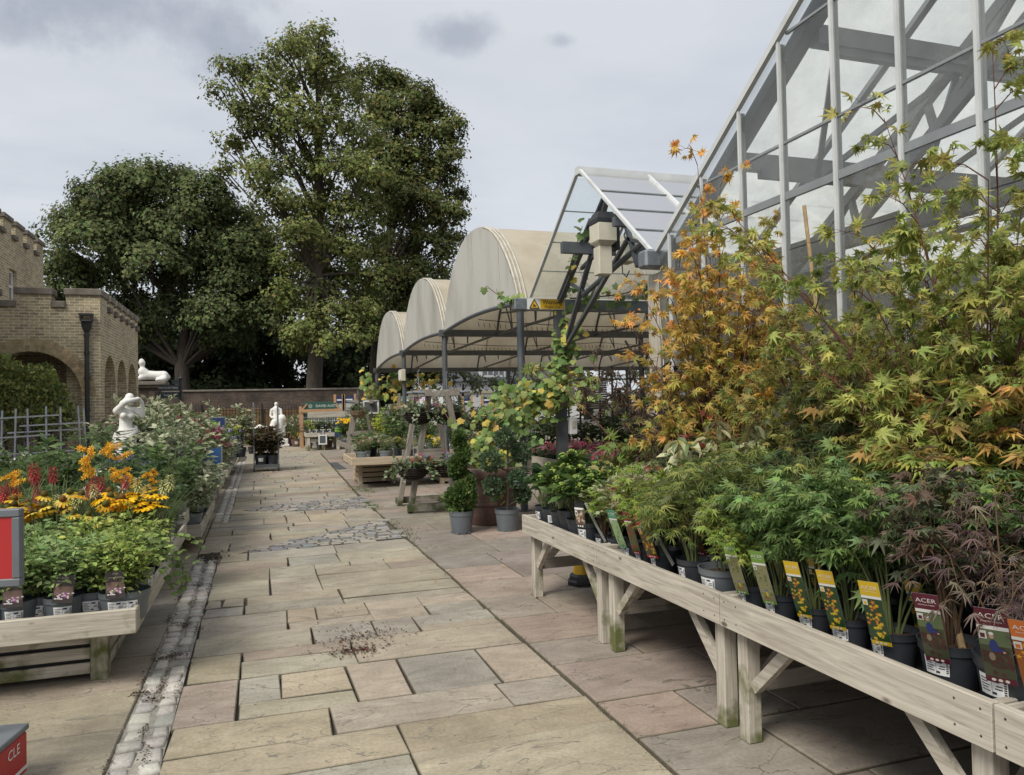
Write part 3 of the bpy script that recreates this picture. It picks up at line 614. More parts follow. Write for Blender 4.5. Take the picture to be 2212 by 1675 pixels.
mb.add([(BX, BE, 0), (-16, BE, 0), (-16, BE, lo), (BX, BE, lo)], [(0, 1, 2, 3)]); mb.add([(BX, 12, lo), (BX, BE, lo), (-16, BE, lo), (-16, 12, lo)], [(0, 1, 2, 3)])
y = BE; mm = []
while y > 16: mm.append((y-0.75, y)); y -= 1.15
for a, b in mm: mb.bb((BX-.35, a, lo+.001), (BX-.001, b, BT-.14))
mb.build('wall', BRICK, b2)
mb = MB()
for a, b in mm: mb.bb((BX-.4, a-.05, BT-.14), (BX+.06, b+.05, BT))
for (a, b), (c, d) in zip(mm[1:], mm): mb.bb((BX-.4, b+.002, lo-.06), (BX+.09, c-.002, lo+.08))
mb.build('coping', STONE, b2, bevel=0.015)
mb = MB(); X = BX-.1
for a, b in (((wy0, wz0), (wy1, wz0+.08)), ((wy0, wz1-.08), (wy1, wz1)), ((wy0, wz0+.08), (wy0+.08, wz1-.08)), ((wy1-.08, wz0+.08), (wy1, wz1-.08)), ((wy0+.08, (wz0+wz1)/2-.03), (wy1-.08, (wz0+wz1)/2+.03)), (((wy0+wy1)/2-.015, wz0+.08), ((wy0+wy1)/2+.015, wz1-.08))):
    mb.bb((X-.06, a[0], a[1]), (X, b[0], b[1]))
wn = mb.build('window', WHITEP, b2)
mb = MB(); mb.add([(X-.03, wy0+.02, wz0+.02), (X-.03, wy1-.02, wz0+.02), (X-.03, wy1-.02, wz1-.02), (X-.03, wy0+.02, wz1-.02)], [(0, 1, 2, 3)])
mb.build('pane', mat('dark_window_glass', (0.1, 0.12, 0.14), (0.12, 0.14, 0.16), 0.05, spec=0.8), wn)
# ------------------------------------------------------------------ boundary wall, pier and reclining sphinx, railings
bw = thing('boundary_wall', 'long dark brown brick wall under the trees at the end of the yard', 'wall')
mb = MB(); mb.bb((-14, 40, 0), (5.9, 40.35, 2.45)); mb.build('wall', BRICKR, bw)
mb = MB(); mb.bb((-14.05, 39.95, 2.45), (5.95, 40.4, 2.55)); mb.build('coping', STONE, bw, bevel=.02)
pr = thing('brick_pier', 'square brown brick pier with a stone cap beside the arcade', 'pier', (0, 0, 0))
pc = AY(318, 850, 36.0); px0 = pc.x
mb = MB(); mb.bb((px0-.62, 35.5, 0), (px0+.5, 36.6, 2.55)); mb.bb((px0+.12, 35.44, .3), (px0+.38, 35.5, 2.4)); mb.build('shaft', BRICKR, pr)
mb = MB(); mb.bb((px0-.75, 35.37, 2.55), (px0+.66, 36.73, 2.66)); mb.bb((px0-.85, 35.27, 2.66), (px0+.8, 36.83, 2.82)); mb.build('cap', STONE, pr, bevel=.03)
sx = px0+.2
SV = [(0.15, 0, .27), (-.2, 0, .29), (-.36, 0, .44), (-.38, 0, .66), (-.39, 0, .82), (-.40, 0, .9), (.45, 0, .25), (.6, .05, .2), (-.55, -.13, .12), (-.82, -.15, .07), (-.55, .13, .12), (-.82, .15, .07), (.5, -.2, .12), (.2, -.24, .08), (.5, .2, .12)]
SE_ = [(0, 1), (1, 2), (2, 3), (3, 4), (4, 5), (0, 6), (6, 7), (1, 8), (8, 9), (1, 10), (10, 11), (6, 12), (12, 13), (6, 14)]
sp = figure('sphinx_statue', SV, SE_, [.2, .2, .2, .09, .14, .11, .22, .12, .09, .06, .09, .06, .13, .06, .13], WHITESTONE, vox=.03, loc=(sx, 36, 2.82))
tag(sp, 'pale stone sphinx lying on top of the brick pier', 'statue')
rl = thing('railing_fence', 'black iron railing backed with bamboo screening in front of the brick wall', 'fence')
mb = MB(); x0, x1 = AY(300, 880, 34.5).x, AY(648, 880, 34.5).x
x = x0
while x < x1: mb.tube([(x, 34.5, .05), (x, 34.5, 1.74)], .012, 5); x += 0.12
mb.bb((x0, 34.485, 1.5), (x1, 34.515, 1.54)); mb.bb((x0, 34.485, .2), (x1, 34.515, .24)); mb.build('railings', BLACK, rl)
mb = MB(); k = 0; x = x0
while x < x1:
    xx = min(x+2.4, x1); mb.bb((x, 34.6, .05), (xx-.04, 34.64, 1.55+0.05*(k % 2))); x += 2.4; k += 1
mb.build('bamboo_screen', BAMBOO, rl)
mb = MB()
for x in np.arange(x0, x1, 2.4): mb.bb((x-.05, 34.53, 0), (x+.05, 34.585, 1.8))
mb.build('posts', BLACK, rl)
# fingerpost
fp = AY(391, 860, 28); fpo = thing('finger_post', 'black finger post with two direction arms in front of the far wall', 'signpost', (fp.x, 28, 0))
mb = MB(); mb.tube([(0, 0, 0), (0, 0, 2.62)], .05, 10); mb.lathe([(0.05, 0), (.085, .05), (.05, .1), (.02, .2)], (0, 0, 2.6), 10); mb.lathe([(.09, 0), (.09, .35), (.06, .4)], (0, 0, 0), 10); mb.build('post', BLACK, fpo, smooth=True)
MR = Matrix.Rotation(PI/2, 4, 'X')
for z, x0, body in ((2.33, -.72, 'THE COURTYARD'), (2.08, -.78, 'Toilets')):
    mb = MB(); mb.prism([(-.05, -.02, z-.1), (-.05, -.02, z+.1), (x0+.08, -.02, z+.1), (x0, -.02, z), (x0+.08, -.02, z-.1)], (0, .04, 0)); f = mb.build('sign_arm', mat('slate_sign', (.03, .04, .05), (.035, .045, .055), .5), fpo)
    mb = MB(); mb.text(body, 0.1 if len(body) < 9 else .075, Matrix.Translation((-.4, -.023, z)) @ MR); mb.build('lettering', WHITEP, f)
mb = MB(); mb.bb((-.28, -.02, 2.46), (-.05, .02, 2.6)); mb.build('sign_plate', MATS['slate_sign'], fpo)
# distant white house and clutter of the street beyond the canopy
hs = thing('white_house', 'white rendered house with a slate roof seen under the canopy', 'house')
hc = AY(1040, 840, 60); mb = MB(); HX0, HX1 = hc.x-3.2, hc.x+9
mb.bb((HX0, 60, 0), (HX1, 66, 3.4)); mb.build('wall', WHITEP, hs)
mb = MB(); mb.prism([(HX0-.3, 59.6, 3.42), (HX0-.3, 63, 6.4), (HX0-.3, 66.4, 3.42)], (HX1-HX0+.6, 0, 0)); rf = mb.build('roof', mat('slate_roof', (.10, .105, .115), (.07, .075, .085), .7, scale=12), hs)
mb = MB(); mb.bb((hc.x-.1, 60.0, 3.75), (hc.x+2.1, 61.5, 4.95)); mb.bb((hc.x-.2, 59.9, 4.952), (hc.x+2.2, 61.6, 5.05)); dm = mb.build('dormer', WHITEP, hs)
mb = MB()
for k in range(4): mb.bb((hc.x+.12+.48*k, 59.99, 3.95), (hc.x+.5+.48*k, 60.0-.02, 4.75))
mb.build('pane', MATS['dark_window_glass'], dm)
for k in range(3):
    mb = MB(); mb.bb((HX0+1.2+3.2*k, 59.97, .9), (HX0+2.3+3.2*k, 60.02, 2.3)); mb.build('window', MATS['dark_window_glass'], hs)
mb = MB(); mb.bb((HX0-.1, 59.9, 2.45), (HX1+.1, 59.998, 2.6)); mb.build('string_course', mat('cream_render', (.6, .52, .36), (.55, .47, .33), .8), hs)
# ------------------------------------------------------------------ trees
def tree(name, label, Y, trunk, lobes, dens, leaf, pal, sub=0.34, fill=0.25, trunk_r=0.4, limb=True, seed=1, depth=1.0, up=0.35, group=None, twig=0, nlf=26):
    rg = np.random.default_rng(seed); tb = AY(trunk[0], 870, Y); t = thing(name, label, 'tree', (0, 0, 0), 0, group)
    tr = MB(); P0 = Vector((tb.x, Y, -.05)); top = AY(trunk[1], trunk[2], Y); n = 7
    pts = [P0.lerp(top, i/(n-1))+Vector((rg.normal(0, .06)*(0 < i), rg.normal(0, .06)*(0 < i), 0)) for i in range(n)]
    tr.tube(pts, [trunk_r*(1.35 if i == 0 else 1-0.62*i/(n-1)) for i in range(n)], 12)
    fb = FB(); wt = FB()
    for lb in lobes:
        px, py, rp = lb[:3]; s = ppm(AY(px, py, Y)); r = rp*s
        c = np.array(AY(px, py, Y)); c[1] += (lb[3] if len(lb) > 3 else rg.uniform(-1, 1)*depth*2.2)
        # keep the sight line of the lobe when it is moved in depth: real place, real size
        k = c[1]/Y; c = np.array((c[0]*k, c[1], CH+(c[2]-CH)*k))
        if limb:
            h = min(pts[-1].z, max(pts[3].z, c[2]-1.6*abs(c[0]-tb.x)-.5)); a = None
            for q, w in zip(pts, pts[1:]):
                if q.z <= h <= w.z+1e-6: a = q.lerp(w, (h-q.z)/max(1e-6, w.z-q.z))
            a = a or pts[-1]; m = a.lerp(Vector(c), .5)+Vector((rg.normal(0, .3), 0, .3))
            tr.tube([a, m, Vector(c)+Vector((0, 0, r*.4))], [trunk_r*.24, trunk_r*.13, .03], 6)
            for j in range(twig):
                d = nrm(rg.standard_normal(3)+np.array((0, 0, .3))); e = c+d*r*1.02; tr.tube([Vector(c*.8+np.array(a)*.2), Vector(c+d*r*.5+rg.normal(0, .1, 3)), Vector(e)], [.04, .028, .01], 4, cap=False)
        ncl = max(6, int(dens*(r/sub)**2)); d = nrm(rg.standard_normal((ncl, 3))); d[:, 2] = np.where(d[:, 2] < -.35, -d[:, 2]*.6, d[:, 2]); d[:, 1] -= .25; d = nrm(d)
        cc = c+d*r*(1-fill*rg.random((ncl, 1))**1.5)*rg.uniform(.8, 1.12, (ncl, 1)); tint = (1+.2*rg.standard_normal((ncl, 1)))*(1+.1*rg.standard_normal()); 
        nl = nlf; P = np.repeat(cc, nl, 0)+np.repeat(np.full((ncl, 1), sub), nl, 0)*rg.standard_normal((ncl*nl, 3))*np.array((.55, .55, .42))
        ld = nrm(P-np.repeat(cc, nl, 0)); A = rg.standard_normal((ncl*nl, 3))+np.array((0, 0, -.2)); U = np.repeat(d, nl, 0)*.7+ld*.8+np.array((0, 0, .35))+.25*rg.standard_normal((ncl*nl, 3)); A = A-nrm(U)*np.sum(A*nrm(U), 1, keepdims=True)
        C = jit(rg, pal, ncl*nl, .09)*np.repeat(tint, nl, 0)
        fb.leaves('clump', P, A, U, leaf*rg.uniform(.6, 1.35, ncl*nl), C)
    fb.build('crown', FARLEAF, t); tr.build('trunk', TRUNK, t, smooth=True, angle=80)
    return t
OAK = [(0.063, 0.080, 0.034), (0.076, 0.092, 0.038), (0.052, 0.067, 0.031), (0.088, 0.102, 0.045)]
LIMEP = [(0.09, 0.108, 0.034), (0.112, 0.126, 0.042), (0.07, 0.088, 0.03), (0.13, 0.132, 0.05)]
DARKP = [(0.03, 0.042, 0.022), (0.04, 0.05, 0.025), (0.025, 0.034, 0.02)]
oak = [(172, 505, 68), (235, 445, 70), (305, 415, 62), (375, 420, 62), (440, 445, 66), (500, 500, 68), (545, 545, 58), (135, 570, 42), (215, 535, 80), (300, 500, 80), (390, 510, 85), (470, 570, 80), (160, 620, 62), (235, 620, 75), (330, 590, 85), (420, 620, 80), (520, 620, 70), (565, 590, 45), (300, 680, 60), (370, 690, 62), (455, 690, 62), (540, 680, 60), (225, 690, 50), (270, 395, 32), (345, 385, 30), (560, 660, 50), (480, 740, 35), (330, 730, 40), (120, 660, 45), (250, 470, 60), (520, 560, 60), (430, 700, 50), (590, 690, 45), (500, 735, 40), (265, 735, 40), (600, 640, 40)]
tree('evergreen_oak', 'broad dome-shaped dark evergreen tree standing over the brick arcade', 45, (394, 400, 640), oak, 4.6, .20, OAK, .52, .22, .52, seed=3, nlf=52)
lime = [(650, 105, 50), (690, 85, 32), (620, 120, 40), (575, 150, 42), (530, 165, 36), (490, 150, 26), (475, 200, 26), (590, 210, 60), (655, 185, 58), (710, 160, 55), (735, 215, 60), (530, 250, 44), (500, 320, 36), (480, 370, 26), (570, 300, 60), (640, 280, 66), (715, 290, 66), (785, 300, 52), (560, 380, 42), (630, 370, 62), (710, 380, 70), (790, 385, 62), (600, 440, 52), (690, 460, 66), (770, 470, 66), (640, 520, 58), (720, 550, 64), (800, 530, 58), (610, 580, 46), (670, 610, 60), (750, 620, 62), (640, 670, 46), (715, 690, 58), (785, 680, 46), (690, 745, 40), (760, 730, 36), (620, 720, 34), (820, 610, 46), (660, 725, 44, -1.8), (700, 745, 34, -2.2), (640, 735, 34, -1.6), (740, 700, 46), (690, 650, 60), (610, 640, 40), (640, 750, 30), (790, 730, 34), (700, 520, 60), (660, 560, 60), (630, 460, 50)]
tree('lime_tree', 'tall loose lime tree with thin left side and leafy lower sprays', 41.5, (676, 690, 250), lime, 3.3, .20, LIMEP, .50, .5, .46, seed=5, twig=3, nlf=36)
horn = [(800, 180, 52), (850, 195, 48), (900, 225, 48), (945, 250, 40), (975, 285, 34), (860, 270, 66), (925, 310, 60), (975, 350, 36), (880, 370, 66), (945, 395, 50), (985, 470, 26), (900, 450, 66), (960, 465, 40), (850, 480, 66), (930, 520, 56), (870, 560, 62), (960, 560, 34), (900, 610, 56), (840, 640, 56), (945, 600, 30), (800, 590, 60), (830, 350, 60), (830, 420, 60), (870, 680, 50), (790, 660, 50), (820, 720, 50), (880, 740, 40), (930, 640, 40), (860, 420, 70), (980, 430, 30), (985, 520, 22), (820, 260, 60)]
tree('broad_tree', 'dark broad-leaved tree with a full crown behind the lime tree', 48, (800, 860, 300), horn, 3.4, .22, [(.066, .084, .03), (.085, .10, .036), (.054, .07, .028), (.11, .10, .038)], .48, .35, .42, seed=8, twig=2, nlf=40)
for i, (tx, lobs, lab) in enumerate((
    (320, [(300, 760, 60), (350, 740, 60), (310, 820, 50), (390, 790, 60), (360, 830, 40), (280, 700, 50), (310, 850, 40), (360, 860, 35), (410, 850, 35)], 'shadowy yew behind the sphinx pier'),
    (520, [(460, 770, 60), (520, 760, 65), (580, 760, 60), (450, 820, 45), (520, 830, 45), (590, 820, 50), (540, 700, 60), (430, 740, 50), (440, 855, 35), (490, 855, 35), (540, 860, 35), (590, 860, 35)], 'dark thin-trunked yew between the two big trunks behind the wall'),
    (760, [(650, 770, 60), (720, 780, 60), (790, 770, 60), (850, 760, 60), (700, 830, 45), (770, 830, 45), (840, 830, 50), (890, 800, 50), (820, 700, 60), (880, 720, 60), (640, 860, 35), (690, 860, 35), (740, 860, 35), (790, 860, 35), (840, 860, 35)], 'dark ivy-clad yew beside the first fabric vault'))):
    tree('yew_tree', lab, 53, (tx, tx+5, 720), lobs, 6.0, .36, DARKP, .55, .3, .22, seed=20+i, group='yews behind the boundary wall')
for i, (tx, lobs, lab) in enumerate((
    (1000, [(960, 820, 30), (1000, 815, 30), (1040, 835, 24), (930, 830, 30), (900, 825, 30), (960, 790, 30)], 'dark round tree seen under the canopy left of the white house'),
    (1120, [(1080, 830, 34), (1125, 815, 34), (1150, 830, 30), (1100, 850, 26)], 'airy grey-green tree seen under the canopy in front of the white house'),
    (1330, [(1300, 810, 40), (1350, 800, 40), (1390, 820, 40), (1270, 830, 30)], 'loose green tree behind the wire shelves under the canopy'))):
    tree('street_tree', lab, 52, (tx, tx, 830), lobs, 1.1, .24, [(.05, .06, .03), (.07, .08, .04)], .45, .4, .16, seed=30+i, group='street trees beyond the canopy')
# ------------------------------------------------------------------ glasshouse
GX, EY, EZ, SL = 3.65, 6.55, 2.93, 0.645
def gz(y): return EZ+SL*(EY-y) if y > 1.3 else EZ+SL*(EY-1.3)-SL*(1.3-y)
gh = thing('glasshouse', 'large aluminium glasshouse with a steep glazed gable behind the bench of maples', 'greenhouse')
ys = [6.5, 6.24, 5.68, 5.12, 4.62, 4.08, 3.54, 3.02, 2.48, 1.94, 1.4, .86, .32, -.22, -.76, -1.3, -1.84, -2.38, -2.92]
mb = MB(); zs = [0.0, 0.55, 1.45, 2.25]
for a, b in zip(ys, ys[1:]):
    lv = [0.5, 1.6, 2.62]; z = 2.62
    top = min(gz(a), gz(b))
    while z+.78 < top-.1: z += .78; lv.append(z)
    for k in range(len(lv)-1): mb.add([(GX, a-.01, lv[k]), (GX, b+.01, lv[k]), (GX, b+.01, lv[k+1]-.008), (GX, a-.01, lv[k+1]-.008)], [(0, 1, 2, 3)])
    mb.add([(GX, a-.01, lv[-1]), (GX, b+.01, lv[-1]), (GX, b+.01, gz(b)), (GX, a-.01, gz(a))], [(0, 1, 2, 3)])
mb.build('glazing', GLASS, gh)
for y in ys[1:]:
    mb = MB(); h = gz(y)
    mb.bb((GX-.028, y-.011, .45), (GX-.008, y+.011, h-.03), 0); mb.bb((GX-.008, y-.016, .45), (GX+.03, y+.016, h-.05), 1)
    mb.build('glazing_bar', [ALU, ALUG], gh)
for z, w in [(1.6, .012), (3.01, .028)]+[(2.62+.78*k, .009) for k in range(1, 6)]:
    mb = MB()
    yb = max(EY-(z-EZ)/SL, -9) if z > EZ else 6.2
    mb.bb((GX-.006, -2.9, z-w), (GX+.02, min(6.2, yb)-.06, z+w), 0); mb.build('transom', ALUG, gh)
mb = MB(); mb.bar((GX-.02, EY+.1, EZ-.06), (GX-.02, 1.3, gz(1.3)), .05, .04, 0, up=(1, 0, 0)); mb.bar((GX-.02, 1.3, gz(1.3)), (GX-.02, -3, gz(-3)), .05, .04, 0, up=(1, 0, 0))
mb.bar((GX+.08, EY-.1, EZ-.1), (GX+.08, 1.3, gz(1.3)-.12), .1, .12, 1, up=(1, 0, 0)); mb.bar((GX+.08, 1.3, gz(1.3)-.12), (GX+.08, -3, gz(-3)-.12), .1, .12, 1, up=(1, 0, 0))
mb.build('gable_frame', [ALU, STEEL], gh)
mb = MB(); mb.bb((GX-.06, -3, 0), (GX+.1, 6.3, .5)); mb.build('plinth', mat('concrete', (.13, .13, .115), (.08, .085, .07), .9, bmp=.2), gh)
mb = MB(); XE = 12.0
for a, b in ((EY, 1.3), (1.3, -3)): mb.add([(GX+.1, a, gz(a)), (XE, a, gz(a)), (XE, b, gz(b)), (GX+.1, b, gz(b))], [(0, 1, 2, 3)])
mb.build('roof_glazing', WHITEWASH, gh)
mb = MB()
for k in range(9):
    x = GX+1.0+.95*k
    mb.bar((x, EY, EZ-.04), (x, 1.3, gz(1.3)-.04), .04, .06, 0, up=(1, 0, 0)); mb.bar((x, 1.3, gz(1.3)-.04), (x, -3, gz(-3)-.04), .04, .06, 0, up=(1, 0, 0))
mb.build('roof_bar', ALUG, gh)
def lattice(mb, p, q, dep, n, r):                            # a steel lattice girder from p to q hanging dep below
    p, q = Vector(p), Vector(q); dz = Vector(dep)
    mb.bar(p, q, r*2, r*2.4, 0); mb.bar(p+dz, q+dz, r*2, r*2.4, 0)
    for k in range(n):
        a, b, m = p.lerp(q, k/n), p.lerp(q, (k+1)/n), p.lerp(q, (k+.5)/n)+dz
        mb.bar(a, m, r*1.4, r*1.4, 0); mb.bar(m, b, r*1.4, r*1.4, 0)
tr_ = []
for x in (5.1, 8.2, 11.2):                                   # rafter trusses along the slope
    mb = MB(); lattice(mb, (x, EY-.15, EZ-.14), (x, 1.3, gz(1.3)-.2), (0, .35, -.55), 6, .035); mb.bb((x-.05, EY-.12, 0), (x+.05, EY-.02, EZ-.1)); mb.build('truss', STEEL, gh)
for y, z0 in ((5.35, 3.5), (4.4, 4.1), (3.1, 4.95), (1.9, 5.6)):                     # purlins across
    mb = MB(); mb.bb((GX+.12, y-.05, z0-.06), (XE, y+.05, z0+.07)); mb.build('purlin', STEEL, gh)
mb = MB(); lattice(mb, (GX+.3, 4.4, 4.02), (XE, 4.4, 4.02), (0, .9, -.62), 7, .03); mb.build('truss', STEEL, gh)
mb = MB(); lattice(mb, (GX+.3, 2.6, 4.6), (XE, 2.6, 4.6), (0, .0, -1.5), 6, .035); mb.build('truss', STEEL, gh)
mb = MB(); mb.bar((GX+.5, 6.2, 2.72), (GX+.5, -3, 2.72), .1, .14, 0); mb.bar((GX+1.2, 6.2, 2.5), (GX+1.2, -3, 2.5), .05, .05, 0); mb.tube([(GX+1.4, 6.2, 2.75), (GX+1.4, 2, 2.85), (GX+1.4, -3, 2.75)], .03, 6); mb.build('beam', STEEL, gh)
INT = mat('interior_screen', (.15, .155, .15), (.1, .105, .105), .9, scale=1.2)
mb = MB(); mb.add([(XE, -3, 0), (XE, EY, 0), (XE, EY, 2.85), (XE, -3, 2.85)], [(0, 1, 2, 3)]); mb.add([(GX+.2, EY-.03, 0), (XE, EY-.03, 0), (XE, EY-.03, 2.75), (GX+.2, EY-.03, 2.75)], [(0, 1, 2, 3)]); mb.add([(GX+.2, -3, 0), (XE, -3, 0), (XE, -3, 3.5), (GX+.2, -3, 3.5)], [(0, 1, 2, 3)])
mb.build('inner_wall', INT, gh)
# ------------------------------------------------------------------ glazed porch roof with its end truss
po = thing('porch_roof', 'glazed ridge roof on grey steel trusses at the garden centre entrance', 'canopy')
A, Bf, RY, RZ, PX = (6.57, 2.99), (10.03, 3.02), 8.25, 4.29, 3.62; PE = 13.5
def psl(f, near=True): e = A if near else Bf; return (RY+(e[0]-RY)*f, RZ+(e[1]-RZ)*f)
mb = MB()
for near in (True, False):
    x = PX
    while x < PE:
        for k in range(4):
            a, b = psl(.05+k*.2375, near), psl(.05+(k+1)*.2375-.006, near); mb.add([(x, *a), (min(x+.9, PE), *a), (min(x+.9, PE), *b), (x, *b)], [(0, 1, 2, 3)])
        x += .9
mb.build('glazing', GLASSR, po)
mb = MB(); x = PX
while x < PE:
    for near in (True, False): a, b = psl(.0, near), psl(1.0, near); mb.bar((x, a[0], a[1]+.015), (x, b[0], b[1]+.015), .03, .04, 0, up=(1, 0, 0))
    x += .9
for near in (True, False):
    for k in range(1, 4): a = psl(.05+k*.2375, near); mb.bar((PX, a[0], a[1]+.006), (PE, a[0], a[1]+.006), .016, .012, 1)
mb.bb((PX-.03, RY-.05, RZ-.06), (PE, RY+.05, RZ+.03), 0); mb.build('glazing_bar', [ALU, ALUG], po)
mb = MB()
mb.bb((PX-.12, A[0]-.12, A[1]-.17), (PE, A[0]+.05, A[1]+.0)); mb.build('gutter', GALV, po, bevel=.02)
mb = MB(); mb.bb((PX-.25, Bf[0]-.05, Bf[1]-.17), (PE, Bf[0]+.13, Bf[1]-.01)); far_g = mb.build('gutter', GALV, po, bevel=.01)
pq = AY(1210, 850, Bf[0]+.02)
for x in (pq.x, pq.x+3.1, pq.x+6.2):
    mb = MB(); 
    for near in (True, False):
        e = A if near else Bf; p, q = Vector((x, RY, RZ-.1)), Vector((x, e[0], e[1]-.1)); mb.bar(p, q, .04, .06, 0, up=(1, 0, 0))
    a, b = psl(.45, True), psl(.45, False); mb.bar((x, A[0], A[1]-.02), (x, RY-.4, A[1]+.42), .04, .05, 0, up=(1, 0, 0)); mb.bar((x, RY-.4, A[1]+.42), (x, Bf[0]-.3, 2.35), .04, .05, 0, up=(1, 0, 0))
    mb.bar((x, RY+.05, RZ-.2), (x, Bf[0]-.1, 2.2), .04, .06, 0, up=(1, 0, 0)); mb.bar((x, RY+.6, RZ-.42), (x, Bf[0]+.12, 2.9), .04, .06, 0, up=(1, 0, 0))
    mb.bar((x, RY-.62, 3.05), (x, RY-.1, 4.1), .05, .05, 0, up=(1, 0, 0)); mb.bar((x, RY+.3, 3.45), (x, RY+.95, 3.3), .04, .04, 0, up=(1, 0, 0)); mb.bar((x, RY+.9, 3.0), (x, RY+1.3, 3.15), .04, .04, 0, up=(1, 0, 0))
    mb.tube([(x, A[0]+.9, 3.3), (x, RY+.9, 2.95)], .035, 8); mb.build('truss', STEEL, po)
mb = MB(); mb.bb((PX, RY+.55, 3.42), (PE, RY+.63, 3.56)); mb.bb((PX, A[0]+.75, 3.42), (PE, A[0]+.83, 3.52)); mb.build('purlin', STEEL, po)
mb = MB(); mb.bb((pq.x-.06, Bf[0]-.06, 0), (pq.x+.07, Bf[0]+.07, 2.85)); mb.build('post', STEEL, po)
# timber post carrying the near gutter
tp = thing('timber_post', 'big square weathered timber post under the porch gutter', 'post', (3.83, 6.55, 0))
mb = MB(); mb.box((0, 0, 1.39), (.34, .36, 2.78), auto=True); mb.build('post', WOOD, tp, bevel=.008)
mb = MB(); mb.tube([(-.175, -.05, 2.7), (-.18, -.12, 1.9), (-.178, -.1, 1.2)], .006, 5); mb.build('cable', CREAMB, tp)
# floodlight unit and junction boxes on the truss
fl = thing('floodlight', 'black-topped cream floodlight housing hung from the porch truss', 'light', (3.72, AX(1303, 515, 3.72).y, AX(1303, 525, 3.72).z)); fl.scale = (.72, .72, .8)
mb = MB()
mb.prism([(-.16, -.17, .0), (.16, -.17, .0), (.16, -.17, .26), (-.16, -.17, .26)], (0, .34, 0)); mb.lathe([(.05, -.1), (.226, 0.0)], (0, 0, 0), 4, 0, M=Matrix.Rotation(PI/4, 3, 'Z')); mb.build('housing', CREAMB, fl, bevel=.01)
mb = MB(); mb.lathe([(.24, .262), (.24, .32), (.17, .42), (.02, .44)], (0, 0, 0), 4, 0, M=Matrix.Rotation(PI/4, 3, 'Z')); mb.bb((.165, -.1, -.1), (.24, .1, .4)); mb.build('cap', BLACK, fl)
mb = MB(); mb.bb((-.12, -.1, -.46), (.1, .12, -.06)); mb.build('gear_box', CREAMB, fl, bevel=.01)
f2 = thing('floodlight', 'cream floodlight box at the back of the porch truss beside the glass slope', 'light', (4.25, AX(1352, 530, 4.25).y, AX(1352, 545, 4.25).z)); f2.scale = (.75, .75, .8)
mb = MB(); mb.box((0, 0, 0), (.22, .3, .34)); mb.build('housing', CREAMB, f2, bevel=.012); mb = MB(); mb.tube([(0, 0, .17), (0, .05, .28), (0, -.02, .34), (0, -.1, .2)], .015, 6); mb.tube([(0, -.1, -.3), (0, 0, -.38), (0, .14, -.3), (0, .16, -.1)], .01, 6); mb.build('cable', BLACK, f2)
# warning sign on the far gutter
ws = thing('warning_sign', 'white sign with yellow warning triangle and Warning Fragile roof lettering', 'sign', (AY(1180, 657, Bf[0]-.06).x, Bf[0]-.056, Bf[1]-.09))
mb = MB(); mb.box((0, 0, 0), (.56, .01, .15)); mb.build('plate', WHITEP, ws)
mb = MB(); mb.box((.09, -.007, 0), (.36, .004, .135)); mb.prism([(-.25, -.009, -.06), (-.11, -.009, -.06), (-.18, -.009, .065)], (0, .004, 0)); mb.build('yellow_panel', YELLOW, ws)
mb = MB(); mb.text('Warning', .085, Matrix.Translation((.09, -.0105, .025)) @ MR); mb.text('Fragile roof', .05, Matrix.Translation((.09, -.0105, -.04)) @ MR)
for a, b in (((-.25, -.06), (-.11, -.06)), ((-.11, -.06), (-.18, .065)), ((-.18, .065), (-.25, -.06))): mb.bar((a[0], -.0105, a[1]), (b[0], -.0105, b[1]), .003, .012)
mb.bar((-.205, -.0105, -.03), (-.155, -.0105, -.03), .003, .012); mb.bar((-.195, -.0105, .0), (-.165, -.0105, -.03), .003, .012); mb.build('lettering', INK, ws)
